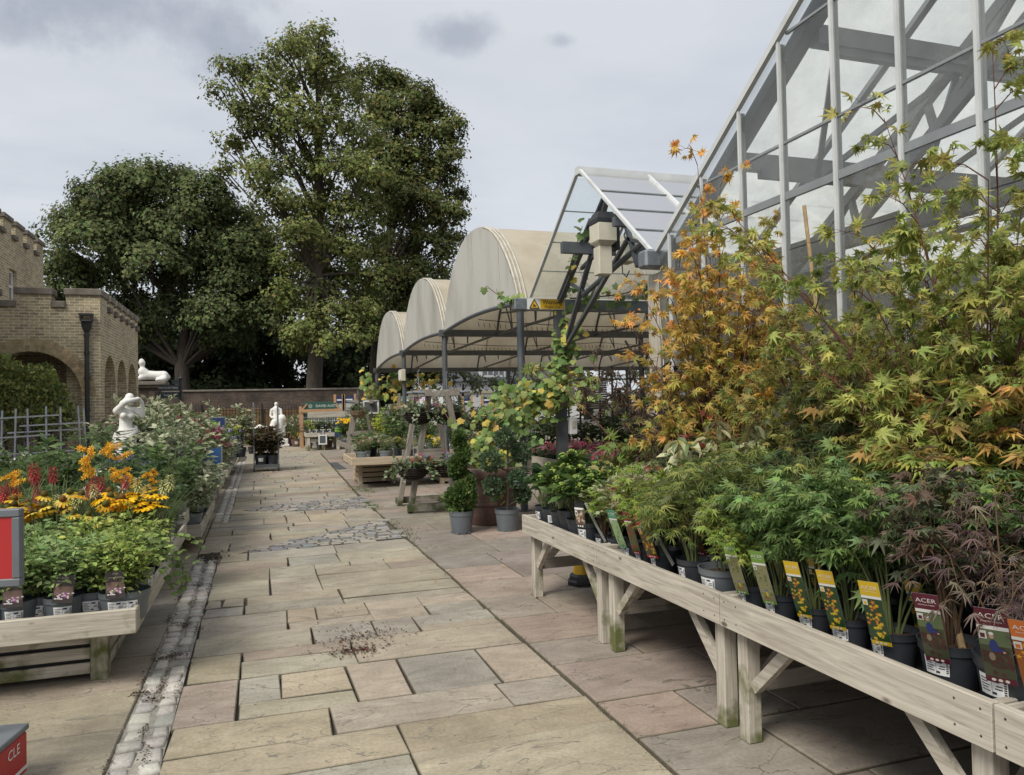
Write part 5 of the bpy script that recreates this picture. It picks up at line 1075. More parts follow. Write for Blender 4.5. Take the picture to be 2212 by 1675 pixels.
for r_, (x, ks, rn) in enumerate(rws):
    for i, k in enumerate(ks):
        maple(k, int(rg.integers(0, 2)) if r_ else i % 2, x+rg.normal(0, .02), YR[i]+rg.normal(0, .03), rg.uniform(0, 6), f'{DESC[k]} in the {rn} {PHR[i]}', ['yellow', 'yellow', None][i % 3] if (r_ == 0 and 7 <= i <= 9) else ('maroon' if r_ == 0 and i == 11 else 'darkred' if r_ == 0 and i in (3, 4) else 'green' if r_ == 0 and i == 6 else None), (.88, 1.0, 1.15)[r_]*rg.uniform(.9, 1.1)*(1.25 if k == 'sunset' else 1), tagrz=.3)
# tall specimen maples at the back of the benches
def tall_maple(seed, H, Rd, spec, pal, grad, S, nlf=5, shape='acer', stalk=(.11, .05, .035), twl=.26, extra=None):
    def f(o):
        rg = np.random.default_rng(seed); pot_parts(o, .14, .22, DARKPOT, PI); st = []; Ps = []; As = []
        for (ex, ey, ez, bx, by, n) in spec:                  # arching limbs, each ending at (ex, ey, ez)
            b = np.array((.015*rg.standard_normal(), .015*rg.standard_normal(), .2)); e = np.array((ex, ey, ez)); m = np.array((bx, by, .2+(ez-.2)*.5))
            f_ = lambda t: (1-t)**2*b+2*t*(1-t)*m+t*t*e
            st.append(([f_(t) for t in np.linspace(0, 1, 9)], .011, .002))
            for t in np.clip(np.linspace(.34, 1, n//2+2)+rg.normal(0, .03, n//2+2), .25, 1):
                p = f_(t); tan = nrm(2*(1-t)*(m-b)+2*t*(e-m)); az = rg.uniform(0, 2*PI); d = nrm(np.array((math.cos(az), math.sin(az), .25+.3*rg.standard_normal()))+tan*.5); ln = twl*rg.uniform(.6, 1.7)*(1.2-.6*t); sag = rg.uniform(.02, .10)*ln/.3
                g = lambda q: p+d*ln*q+np.array((0, 0, .04*math.sin(PI*q)-sag*q*q)); st.append(([g(q) for q in (0, .35, .7, 1)], .0032, .0008))
                for q in np.linspace(.25, 1, 6):
                    c0 = g(q); ea = rg.uniform(0, 2*PI); e2 = nrm(d*.6+np.array((math.cos(ea), math.sin(ea), rg.normal(0, .4)))*.9); l2 = rg.uniform(.03, .11); c1 = c0+e2*l2
                    st.append(([c0, c1], .0012, .0007))
                    for k in range(nlf//4): Ps.append(c1+rg.normal(0, .008, 3)); As.append(e2*.7+rg.normal(0, .55, 3)+np.array((0, 0, -.45)))
        stems_part(o, st, stalk); foliage(o, rg, shape, np.array(Ps), np.array(As), S, pal, .7, grad, .35, rnd_=.75)
    return f
def limbs(seed, n, Rd, H, zmin=.6):
    rg = np.random.default_rng(seed); L_ = []
    for k in range(n):
        a = rg.uniform(0, 2*PI); r_ = Rd*math.sqrt(rg.uniform(.05, 1)); z = H*rg.uniform(zmin, 1)*(1-.25*(r_/Rd)**2); L_.append((r_*math.cos(a), r_*math.sin(a), z, r_*.35*math.cos(a), r_*.35*math.sin(a), 15))
    return L_
GT = 'tall specimen maples against the glasshouse'
place('gold_maple', tall_maple(41, 2.5, .6, limbs(1, 28, .52, 2.25, .45)+[(-.05, .12, 2.62, 0, .05, 18), (.05, .0, 2.45, 0, .0, 16), (-.5, .3, 1.5, -.2, .1, 14), (-.35, .45, 1.8, -.1, .15, 14)], YELG, ([(0.732, 0.378, 0.104), (0.683, 0.293, 0.098), (0.708, 0.451, 0.122)], .12), .052, 13), 2.98, 4.50, BZ, 0, 'tall maple turning orange and gold at the top, beside the timber post', 'potted maple', GT, name='potted_maple')
place('green_gold_maple', tall_maple(42, 2.4, .8, limbs(3, 34, .66, 2.15, .4)+[(.0, -.1, 2.45, .1, -.05, 18), (-.75, .85, 1.9, -.25, .15, 20), (-.3, 1.35, 2.05, -.1, .5, 22), (-.55, .6, 1.25, -.2, .1, 16), (-.15, .35, 2.3, 0, .1, 18), (.1, -.35, 2.3, .1, -.1, 18)], [(0.247, 0.293, 0.078), (0.305, 0.325, 0.085), (0.189, 0.240, 0.065), (0.364, 0.345, 0.098)], ([(.46, .32, .11), (.42, .34, .11), (.5, .26, .11)], .72), .052, 13), 3.0, 2.52, BZ, 0, 'tall many-stemmed green-yellow maple at the right of the glass, arching over the bench', 'potted maple', GT, name='potted_maple')
place('mid_maple', tall_maple(43, 1.9, .6, limbs(6, 22, .5, 1.6, .45)+[(-.2, .3, 1.95, 0, .1, 16), (-.1, -.3, 1.75, 0, -.1, 15)], [(0.225, 0.250, 0.075), (0.288, 0.281, 0.081), (0.169, 0.206, 0.062)], ([(.54, .32, .10), (.48, .34, .11)], .45), .05, 12), 3.12, 3.62, BZ, .4, 'mid-height olive and yellow maple between the two tall maples, tied to a cane', 'potted maple', GT, name='potted_maple')
place('dark_maple', tall_maple(44, 1.6, .5, limbs(9, 16, .45, 1.45, .45), [(.10, .125, .055), (.13, .145, .06)], None, .068, 9, 'lace', twl=.3), 3.16, 3.2, BZ, 1.4, 'dark feathery maple behind the long bamboo cane', 'potted maple', GT, name='potted_maple')
place('grey_lace_maple', tall_maple(45, 1.3, .5, limbs(12, 16, .45, 1.25, .4)+[(-.45, .5, 1.3, -.1, .1, 12), (-.5, .2, 1.0, -.15, .1, 12)], [(.11, .085, .065), (.085, .06, .05), (.14, .11, .08)], None, .09, 6, 'lace', twl=.28), 2.95, 5.05, BZ, 0, 'wispy grey-brown lacy maple in front of the timber post', 'potted maple', GT, name='potted_maple')
place('pale_sprout_maple', tall_maple(46, 1.5, .4, limbs(15, 8, .35, 1.0, .5)+[(-.55, .75, 1.25, -.1, .2, 14)], [(.18, .24, .06), (.14, .2, .05), (.3, .26, .1)], None, .075, 5, 'acer', twl=.22), 2.75, 5.15, BZ, 0, 'fresh green maple reaching one long spray toward the grape vine', 'potted maple', GT, name='potted_maple')
def cornus(o):
    rg = np.random.default_rng(5); pot_parts(o, .11, .17, DARKPOT); st, P, A = bush(rg, 1.0, .26, 6, 7, 5, .5, .16, .06, .1, .15); stems_part(o, st, (.11, .04, .03)); foliage(o, rg, 'oval', P, A-np.array((0, 0, .7)), .085, [(.20, .24, .12), (.36, .36, .2), (.13, .18, .08), (.34, .32, .1)], 1, rim=(.5, .5, .3))
place('variegated_dogwood', cornus, 2.6, 3.95, BZ, 0, 'dogwood with drooping cream-edged leaves standing above the lacy maples', 'potted shrub', GM, 1.0, 'potted_shrub')
place('variegated_dogwood', cornus, 2.85, 3.72, BZ, 2, 'shorter drooping cream-edged dogwood just right of the taller one', 'potted shrub', GM, .88, 'potted_shrub')
c = thing('bamboo_cane', 'long leaning bamboo cane standing among the tall maples', 'cane', (0, 0, 0)); mb = MB(); a, b = Vector((3.1, 3.5, BZ+.15)), AX(1737, 445, 3.05); P = [a.lerp(b, k/9) for k in range(10)]; mb.tube(P, .011, 8)
for p in P[1:-1]: mb.tube([p-Vector((0, 0, .004)), p+Vector((0, 0, .004))], .0135, 8)
mb.build('stick', CANE, c, smooth=True)
c = thing('bamboo_cane', 'short bamboo stub tied with black ties in the maroon-tagged pot', 'cane', (0, 0, 0)); mb = MB(); a, b = Vector((2.17, 1.93, BZ+.14)), G(1998, 1055, 1.13); mb.tube([a, b], .0115, 8); mb.build('stick', CANE, c, smooth=True); mb = MB(); d = b-a
for k in (.28, .5, .78): mb.tube([a+d*k-d*.012, a+d*k+d*.012], .016, 8)
mb.build('tie', BLACK, c)
# skimmias at the far end of the first bench
def skim(seed, fl, S=.085, H=.32):
    def f(o):
        rg = np.random.default_rng(seed); pot_parts(o, .078, .15, DARKPOT, PI, True, SOIL); st, P, A = bush(rg, H, .19, 12, 4, 1, .45, .07, 0, .8, .13); stems_part(o, st, GSTALK); tips = np.array([q[0][-1] for q in st if len(q[0]) == 7]); PP = []; AA = []
        for t in tips:
            for k in range(13): a = k*2.4; PP.append(t-np.array((0, 0, .012*(k % 4)))); AA.append((math.cos(a), math.sin(a), .55-.25*(k % 4)))
        foliage(o, rg, 'oval', np.array(PP), np.array(AA), S, [(.035, .07, .028), (.05, .09, .035), (.045, .075, .045)] if not fl else [(.05, .09, .025), (.07, .12, .03)], .8)
        if fl:
            for t in tips:
                fb = FB()
                for k in range(26): d = nrm(rg.standard_normal(3)+np.array((0, 0, .8))); fb.dome(t+d*np.array((.028, .028, .03))+np.array((0, 0, .012)), .0085, .009, jit(rg, [(.22, .30, .06), (.28, .36, .08), (.16, .24, .05)], 1)[0], 5)
                fb.build('flower_bud', LEAF, o)
    return f
GS = 'skimmias at the far end of the bench'
for i, (x, y, k, lab) in enumerate(((2.16, 5.76, 0, 'dark glossy skimmia at the far corner of the first bench'), (2.15, 5.56, 1, 'lime-budded skimmia second from the far corner of the bench'), (2.15, 5.38, 1, 'lime-budded skimmia with the grey card'), (2.15, 5.18, 1, 'lime-budded skimmia in the largest pot of its group'), (2.12, 4.99, 1, 'low lime-budded skimmia in a small pot before the maples'), (2.13, 4.83, 1, 'lime-budded skimmia beside the dark flower card'),
    (2.36, 5.7, 0, 'dark glossy skimmia in the second row at the bench end'), (2.38, 5.46, 0, 'dark glossy skimmia behind the grey card'), (2.4, 5.22, 0, 'dark bluish skimmia behind the largest lime-budded one'), (2.4, 4.98, 1, 'lime-budded skimmia of the second row next to the variegated maples'), (2.62, 5.6, 0, 'dark glossy skimmia in the third row at the bench end'), (2.64, 5.3, 0, 'dark skimmia in the third row toward the lacy maples'))):
    o = place(f'skimmia#{k}{i % 2}', skim(60+k*3+i % 2, k), x, y, BZ, i*1.3, lab, 'potted skimmia', GS, 1.05 if i != 3 else 1.3, 'potted_skimmia')
    if i in (2, 5): picture_tag(o, 'grey', (-.075, -.02, .12), -i*1.3+.5, .15, .075, .17)
# ------------------------------------------------------------------ left-hand tray tables and their plants
TT = [(-2.5, -.67, 4.75, 6.55, .45, 'first tray table by the red sign, full of asters and coneflowers', (-2.35, -.86, 5.0, 6.35)),
      (-2.4, -.70, 7.05, 8.2, .45, 'short tray table behind the coneflowers with black picture cards', None),
      (-2.3, -.74, 8.4, 9.0, .50, 'raised narrow tray table holding white flowers', None),
      (-2.4, -.62, 9.05, 11.7, .30, 'low tray table of variegated shrubs beside the gutter', None),
      (-2.4, -.62, 12.2, 14.9, .38, 'tray table with a blue board among the shrubs', None),
      (-2.3, -.60, 15.9, 18.5, .38, 'tray table of grey-leaved plants near the trolley', None),
      (-2.3, -.58, 19.1, 22.2, .38, 'last tray table on the left before the statues', None)]
for i, (a, b, c_, d, tp_, lab, bs) in enumerate(TT): tray_table(a, b, c_, d, tp_, lab, WOOD, i == 0, .14, bs)
def shrub_make(seed, H, Rd, nst, ntw, nlf, shape, S, pal, rim=None, fl=None, pot=(.095, .16, GREYPOT), stalk=GSTALK, twl=.12, grad=None, az=-PI/2, lo=.25, label=True, flat=.35, droop=.01):
    def f(o):
        rg = np.random.default_rng(seed); pot_parts(o, pot[0], pot[1], pot[2], az, label, SOIL)
        st, P, A = bush(rg, H, Rd, nst, ntw, nlf, lo, twl, droop, flat, pot[1]-.03); stems_part(o, st, stalk); foliage(o, rg, shape, P, A, S, pal, .8, grad, rim=rim)
        if fl:
            fb = FB(); tips = np.array([q[0][-1] for q in st if len(q[0]) == 7]); tw = np.array([q[0][-1] for q in st if len(q[0]) == 3]); typ, fp, fs, n = fl; src = np.vstack((tips, tw[tw[:, 2] > np.median(tw[:, 2])]))
            for k in range(n):
                c = src[rg.integers(0, len(src))]+rg.normal(0, .015, 3)+np.array((0, 0, .015)); nn = nrm(np.array((c[0], c[1]-.1, .35))+rg.normal(0, .3, 3)); col = jit(rg, fp, 1)[0]
                if typ == 'simple': daisy(fb, c, nn, fs, 5, [col], (.5, .4, .08), rg, 0, .15, .2)
                elif typ == 'ball':
                    for q in range(16): d = nrm(rg.standard_normal(3)); fb.leaves('broad', [c+d*fs*.3], [d], [rg.standard_normal(3)], fs*.7, [col*rg.uniform(.8, 1.2)])
                elif typ == 'spike':
                    for q in range(22): d = nrm(np.array((*rg.standard_normal(2), .4))); fb.leaves('rhomb', [c+np.array((0, 0, fs*q/11))], [d], [(0, 0, 1)], .013*(1.4-q/22), [col*rg.uniform(.75, 1.25)])
            fb.build('flowers', PETAL, o)
    return f
ASTER = [(.22, .31, .115), (.17, .25, .085), (.27, .36, .14), (.19, .28, .11)]
KIN = {
 'aster': lambda s: shrub_make(s, .36, .19, 34, 6, 4, 'oval', .036, ASTER, pot=(.105, .165, GREYPOT), twl=.07),
 'asterb': lambda s: shrub_make(s, .38, .20, 34, 6, 4, 'oval', .033, [(.27, .35, .09), (.22, .29, .075), (.33, .40, .11)], pot=(.105, .165, GREYPOT), twl=.08),
 'varieg': lambda s: shrub_make(s, .72, .27, 14, 9, 5, 'oval', .06, [(.13, .17, .09), (.17, .2, .11), (.10, .13, .07)], rim=(.40, .41, .27), twl=.14),
 'varlow': lambda s: shrub_make(s, .40, .24, 16, 7, 5, 'oval', .05, [(.11, .16, .08), (.15, .19, .1)], rim=(.40, .41, .29), twl=.12),
 'green': lambda s: shrub_make(s, .55, .26, 16, 8, 5, 'oval', .055, [(.08, .125, .045), (.10, .15, .05), (.06, .10, .035)]),
 'dark': lambda s: shrub_make(s, .5, .25, 16, 8, 5, 'oval', .05, [(.04, .07, .03), (.055, .085, .035)]),
 'lime': lambda s: shrub_make(s, .5, .24, 16, 7, 5, 'rhomb', .055, [(.30, .34, .05), (.22, .28, .04), (.38, .4, .08)]),
 'silver': lambda s: shrub_make(s, .45, .25, 20, 7, 4, 'lance', .05, [(.22, .25, .2), (.17, .2, .16), (.28, .3, .26)], fl=('spike', [(.32, .27, .42), (.42, .38, .5)], .09, 22)),
 'rose': lambda s: shrub_make(s, .7, .26, 12, 8, 5, 'oval', .05, [(.07, .11, .04), (.1, .14, .05), (.12, .08, .05)], fl=('ball', [(.42, .05, .12), (.36, .03, .09), (.5, .16, .28)], .04, 14)),
 'white': lambda s: shrub_make(s, .45, .22, 14, 7, 5, 'oval', .05, [(.08, .13, .045), (.11, .16, .06)], fl=('simple', [(.8, .8, .76)], .032, 12)),
 'purple': lambda s: shrub_make(s, .6, .2, 16, 5, 4, 'oval', .045, [(.08, .12, .045), (.1, .15, .05)], fl=('spike', [(.09, .04, .16), (.13, .06, .22)], .17, 16)),
 'wine': lambda s: shrub_make(s, .55, .27, 16, 8, 5, 'oval', .07, [(.075, .045, .035), (.10, .085, .04), (.06, .035, .03), (.08, .09, .04)], grad=([(.22, .05, .04), (.12, .05, .04)], .75), pot=(.12, .18, DARKPOT)),
 'blue': lambda s: shrub_make(s, .5, .24, 14, 7, 5, 'oval', .05, [(.08, .12, .06), (.1, .15, .07)], fl=('ball', [(.30, .32, .52), (.42, .42, .58)], .03, 18)),
}
KD = {'varieg': ('tall cream-edged shrub', 'potted shrub'), 'varlow': ('low cream-edged shrub', 'potted shrub'), 'green': ('plain green shrub', 'potted shrub'), 'dark': ('dark green shrub', 'potted shrub'), 'lime': ('lime-yellow leaved shrub', 'potted shrub'), 'silver': ('mauve-spiked grey-leaved plant', 'potted plant'), 'rose': ('crimson-pink rose bush', 'potted rose'), 'white': ('white-flowered plant', 'potted plant'), 'purple': ('purple-spiked salvia', 'potted plant'), 'blue': ('lilac-blue flowered plant', 'potted plant'), 'wine': ('dark red-leaved shrub', 'potted shrub')}
GL = 'potted plants on the left tray tables'
def put(k, v, x, y, z, rz, lab, sc=1.0, group=GL, name=None, cat=None):
    kd = KD.get(k, ('', 'potted plant')); return place(k+'@'+str(v), KIN[k](v*5+hash_kind(k)), x, y, z, rz, lab, cat or kd[1], group, sc, name or kd[1].replace(' ', '_'))
zf = .45-.14+.047
def XA(px, Y): return AY(px, 1290, Y).x
for i, (px, k, lab) in enumerate(((296, 'asterb', 'aster at the outer corner of the first tray with stems trailing over the edge'), (255, 'asterb', 'aster with the dark picture card nearest the tray corner'), (200, 'aster', 'aster standing back between the two carded pots'), (137, 'aster', 'aster with the tilted dark picture card in the middle of the tray front'), (86, 'aster', 'aster between the middle carded pot and the red board'), (38, 'aster', 'aster half hidden behind the red board with a dark card'), (-15, 'aster', 'aster at the left edge of the picture under the red board'))):
    yy = 4.94 if i not in (2, 4) else 5.02
    o = put(k, i % 2, XA(px, yy)+(-.03 if i == 0 else 0), yy, zf, (i % 4)*.05, lab, 1.0, 'asters on the first tray', 'potted_aster', 'potted aster')
    if i in (1, 3, 5):
        mb = MB(); mb.box((0, 0, .075), (.1, .002, .15), col=(.045, .035, .032)); mb.box((0, -.0016, .065), (.09, .001, .05), col=(.16, .10, .08))
        for q in range(22): u, v = random.Random(q).gauss(.0, .02), random.Random(q+50).uniform(.02, .055); mb.add([(u+.007*math.cos(t), -.0026-q*.00002, v+.004*math.sin(t)) for t in np.arange(0, 6, 1.05)], [tuple(range(6))], 0, (.62, .56, .58) if q % 3 else (.3, .1, .25))
        mb.text('ASTER', .012, Matrix.Translation((0, -.0018, .135)) @ MR, 0, (.4, .38, .36)); mb.box((0, -.0016, .115), (.07, .001, .004), col=(.25, .23, .22))
        q = mb.build('picture_card', PRINT, o, colors=True); q.location = (.0, -.118, .145); q.rotation_euler = (-.12, (-.03, .12, 0)[i//2], -.1)
for i in range(14):
    x = -.78-.235*(i % 7); y = 5.24+.24*(i//7)
    put('aster' if i % 7 > 1 else 'asterb', i % 2, x, y, zf, i*1.1, f'{"leafy" if i < 7 else "taller"} aster in the {("second", "third")[i//7]} row, {("beside the path edge", "second from the path edge", "behind the corner carded pot", "midway along the tray", "behind the tilted card", "behind the red board", "at the far left of the tray")[i % 7]}', 1.0+.12*(i//7), 'asters on the first tray', 'potted_aster', 'potted aster')
# the trailing stems
def mk_echin(seed, pal, n, H):
    def f(o):
        rg = np.random.default_rng(seed); pot_parts(o, .1, .16, GREYPOT, -PI/2, True, SOIL); st, P, A = bush(rg, H*.62, .16, 14, 4, 4, .1, .1, .02, .4, .13); fb = FB(); sb = []
        for k in range(n):
            a = rg.uniform(0, 6.28); r_ = .19*math.sqrt(rg.random()); z = .13+H*rg.uniform(.82, 1.08); e = np.array((r_*math.cos(a), r_*math.sin(a), z)); sb.append(([np.array((e[0]*.2, e[1]*.2, .13)), np.array((e[0]*.7, e[1]*.7, .13+(z-.13)*.6)), e], .003, .0022)); daisy(fb, e, nrm(np.array((rg.normal(0, .25), -.25+rg.normal(0, .2), 1))), .058, 13, pal, jit(rg, [(.16, .09, .02), (.13, .12, .03)], 1)[0], rg, .38, .62, .42); fb.build('flower', PETAL, o); fb = FB()
        stems_part(o, st+sb, GSTALK); foliage(o, rg, 'lance', P, A, .09, [(.07, .12, .035), (.09, .14, .04)], .8)
    return f
KIN['echin'] = lambda s: mk_echin(s, [(.72, .50, .03), (.72, .56, .12)], 9, .48); KIN['echino'] = lambda s: mk_echin(s, [(.72, .33, .015), (.72, .40, .02)], 7, .50)
def mk_rudb(o):
    rg = np.random.default_rng(4); pot_parts(o, .11, .17, GREYPOT, -PI/2, True, SOIL); st, P, A = bush(rg, .36, .2, 20, 4, 4, .1, .1, .02, .4, .13); fb = FB(); sb = []
    for k in range(30):
        a = rg.uniform(0, 6.28); r_ = .21*math.sqrt(rg.random()); z = .13+.46*rg.uniform(.8, 1.0)-.6*r_*r_; e = np.array((r_*math.cos(a), r_*math.sin(a), z)); sb.append(([np.array((e[0]*.2, e[1]*.2, .13)), e], .003, .002)); daisy(fb, e, nrm(np.array((e[0]*2+rg.normal(0, .2), e[1]*2-.25, .8))), .056, 12, [(.78, .45, .01), (.80, .53, .015)], (.03, .018, .012), rg, .08, .25, .2); fb.build('flower', PETAL, o); fb = FB()
    stems_part(o, st+sb, GSTALK); foliage(o, rg, 'lance', P, A, .09, [(.07, .11, .035), (.09, .13, .04)], .8)
KIN['rudb'] = lambda s: mk_rudb
def mk_knip(seed, pal, n=3, H=.62):
    def f(o):
        rg = np.random.default_rng(seed); pot_parts(o, .1, .16, DARKPOT, -PI/2, True, SOIL); fo = FB(); fb = FB(); sb = []
        for k in range(110): a = rg.uniform(0, 6.28); fo.strap((.04*math.cos(a)*rg.random(), .04*math.sin(a)*rg.random(), .13), (math.cos(a)*.35, math.sin(a)*.35, 1), H*rg.uniform(.6, .95), .009, jit(rg, [(.09, .13, .05), (.12, .16, .06), (.07, .10, .045)], 1)[0], rg.uniform(.1, .7))
        for k in range(n):
            a = rg.uniform(0, 6.28); r_ = .15*math.sqrt(rg.random()); z = .13+H*rg.uniform(.85, 1.12); e = np.array((r_*math.cos(a), r_*math.sin(a), z)); sb.append(([np.array((e[0]*.15, e[1]*.15, .13)), e+np.array((0, 0, -.05)), e+np.array((0, 0, .04))], .004, .003))
            fb = FB()
            for q in range(46): f_ = q/46; az = q*2.4; rr = .012+.012*math.sin(PI*min(1, f_*1.15)); d = np.array((math.cos(az)*1.1, math.sin(az)*1.1, -1.0+f_*1.5)); fb.leaves('lance', [e+np.array((rr*.3*math.cos(az), rr*.3*math.sin(az), -.045+.085*f_))], [d], [(math.cos(az), math.sin(az), 1)], .042*(1.05-.4*f_), jit(rg, pal, 1))
            fb.build('flower', PETAL, o)
        fo.build('foliage', LEAF, o); stems_part(o, sb, (.13, .11, .06))
    return f
KIN['knip'] = lambda s: mk_knip(s, [(.42, .045, .06), (.36, .035, .05), (.48, .09, .09)]); KIN['knipy'] = lambda s: mk_knip(s, [(.62, .6, .28), (.5, .52, .16), (.68, .66, .4)], 4, .5)
def mk_croc(o):
    rg = np.random.default_rng(14); pot_parts(o, .12, .2, DARKPOT, -PI/2, True, SOIL); fo = FB(); fb = FB(); sb = []
    for k in range(95): a = rg.uniform(0, 6.28); fo.strap((.07*math.cos(a)*rg.random(), .07*math.sin(a)*rg.random(), .17), (math.cos(a)*.5, math.sin(a)*.5, 1), rg.uniform(.55, .95), rg.uniform(.022, .036), jit(rg, [(.05, .095, .02), (.075, .13, .028), (.11, .18, .04)], 1)[0], rg.uniform(.15, .9), 7)
    for k in range(15):
        a = rg.uniform(0, 6.28); r_ = .24*math.sqrt(rg.random()); z = .17+rg.uniform(.72, 1.0); e = np.array((r_*math.cos(a), r_*math.sin(a), z)); d = nrm(np.array((math.cos(a+rg.normal(0, 1)), math.sin(a+rg.normal(0, 1)), .55))); sb.append(([np.array((e[0]*.2, e[1]*.2, .17)), e-np.array((0, 0, .2)), e, e+d*.13], .005, .002))
        fb = FB()
        for q in range(11):
            c = e+d*.015*q+np.array((0, 0, .012)); nn = nrm(np.array((rg.normal(0, .6), rg.normal(0, .6)-.3, .6))); daisy(fb, c+nn*.02, nn, .034, 6, [(.85, .46, .03), (.86, .58, .06), (.82, .36, .02)], (.6, .2, .02), rg, -.6, .4, .12)
        fb.build('flower_spray', PETAL, o)
    fo.build('foliage', LEAF, o); stems_part(o, sb, GSTALK)
KIN['croc'] = lambda s: mk_croc
def mk_grass(seed, pal, n, H, w, dr):
    def f(o):
        rg = np.random.default_rng(seed); pot_parts(o, .11, .18, DARKPOT, -PI/2, True, SOIL); fo = FB()
        for k in range(n): a = rg.uniform(0, 6.28); fo.strap((.06*math.cos(a)*rg.random(), .06*math.sin(a)*rg.random(), .15), (math.cos(a)*.45, math.sin(a)*.45, 1), H*rg.uniform(.55, 1.05), w, jit(rg, pal, 1)[0], dr*rg.uniform(.4, 1.3), 7)
        fo.build('foliage', LEAF, o)
    return f
KIN['grass'] = lambda s: mk_grass(s, [(.14, .19, .08), (.18, .22, .10), (.10, .14, .055)], 260, .8, .007, 1.3); KIN['brown'] = lambda s: mk_grass(s, [(.14, .12, .05), (.12, .13, .05)], 240, .55, .004, 1.5)
def pflo(k, v, px, py, Y, lab, sc, name, cat, zt=None): 
    p = AY(px, py, Y); return put(k, v, p.x, Y, zf, (px*.37) % 6, lab, sc, 'flowering perennials behind the asters', name, cat)
for k, v, px, Y, sc, nm, ct, lab in (
 ('echin', 0, 75, 5.78, 1.0, 'potted_coneflower', 'coneflower', 'yellow coneflower just right of the red board'), ('echin', 1, 112, 5.85, 1.0, 'potted_coneflower', 'coneflower', 'yellow coneflower right of the other yellow one, taller'), ('echino', 0, 40, 5.76, .92, 'potted_coneflower', 'coneflower', 'orange coneflower low behind the red board corner'),
 ('echino', 1, 232, 5.80, 1.02, 'potted_coneflower', 'coneflower', 'orange coneflower left of the golden rudbeckia'), ('echin', 2, 200, 5.74, .82, 'potted_coneflower', 'coneflower', 'short pale yellow coneflower in front of the orange one'),
 ('rudb', 0, 287, 5.95, 1.08, 'potted_rudbeckia', 'rudbeckia', 'golden rudbeckia with dark centres in a dense dome'),
 ('knip', 0, 128, 6.2, 1.12, 'potted_red_hot_poker', 'red-hot poker', 'tallest red-hot poker with coral heads behind the coneflowers'), ('knip', 1, 62, 6.1, .98, 'potted_red_hot_poker', 'red-hot poker', 'dark red poker above the red board'), ('knip', 2, 235, 6.25, .98, 'potted_red_hot_poker', 'red-hot poker', 'small-headed red poker left of the rudbeckia'),
 ('knipy', 0, 170, 6.02, .95, 'potted_red_hot_poker', 'red-hot poker', 'cream-yellow poker in the middle of the group'), ('knipy', 1, 330, 6.2, 1.1, 'potted_red_hot_poker', 'red-hot poker', 'pale yellow poker right of the rudbeckia'), ('knip', 1, 8, 6.2, 1.0, 'potted_red_hot_poker', 'red-hot poker', 'dark red poker at the left picture edge'), ('knip', 2, 190, 6.28, .9, 'potted_red_hot_poker', 'red-hot poker', 'thin red poker between the cream and golden flowers'),
 ('croc', 0, 214, 6.75, .74, 'potted_crocosmia', 'crocosmia', 'orange crocosmia with broad dark leaves before the statue'), ('croc', 0, 300, 6.9, .55, 'potted_crocosmia', 'crocosmia', 'shorter yellow-orange crocosmia right of the statue foot'), ('croc', 0, -14, 6.3, .62, 'potted_crocosmia', 'crocosmia', 'crocosmia with one orange spray at the left edge'),
 ('grass', 0, 40, 6.6, 1.0, 'potted_grass', 'ornamental grass', 'arching green grass at the left above the red board'), ('grass', 1, 95, 6.9, .95, 'potted_grass', 'ornamental grass', 'second arching green grass behind the coral pokers'), ('brown', 0, 12, 5.95, .9, 'potted_grass', 'ornamental grass', 'fine brown-green grass just above the red board'), ('grass', 1, 345, 7.15, .8, 'potted_grass', 'ornamental grass', 'green grass leaning right beyond the pale yellow poker'),
 ('grass', 0, 160, 7.0, .9, 'potted_grass', 'ornamental grass', 'green grass behind the red pokers left of the crocosmia')):
    pflo(k, v, px, 1200, Y, lab, sc, nm, ct)
# trailing vinca at the corner of the first tray
def mk_trail(o):
    rg = np.random.default_rng(3); fb = FB(); sb = []
    for k in range(10):
        P = [np.array((0, 0, .42))]; d = nrm(np.array((rg.uniform(.3, 1.2), rg.uniform(-.5, .6), .3)))
        for q in range(9): P.append(P[-1]+d*.055); d = nrm(d+np.array((.0, rg.normal(0, .15), -.32 if k % 3 else -.13)))
        sb.append((P, .002, .001))
        for q in range(1, 10):
            for s in (1, -1): a = np.cross(d, (0, 0, 1.0))*s+np.array((.2, 0, -.2)); fb.leaves('broad', [P[q]], [a], [rg.normal(0, .3, 3)+np.array((0, 0, 1))], .042*rg.uniform(.7, 1.2), jit(rg, [(.12, .17, .05), (.17, .22, .06), (.09, .13, .04)], 1))
    st = FB()
    for q, a, b in sb: st.tube(q, a, b, GSTALK)
    st.build('stems', STEMM, o); fb.build('foliage', LEAF, o); pot_parts(o, .1, .16, DARKPOT, 0, False, SOIL)
KIN['trail'] = lambda s: mk_trail
put('trail', 0, -.79, 5.12, zf-.02, -.3, 'periwinkle spilling long stems over the corner of the first tray', 1.0, GL, 'trailing_periwinkle', 'trailing plant')
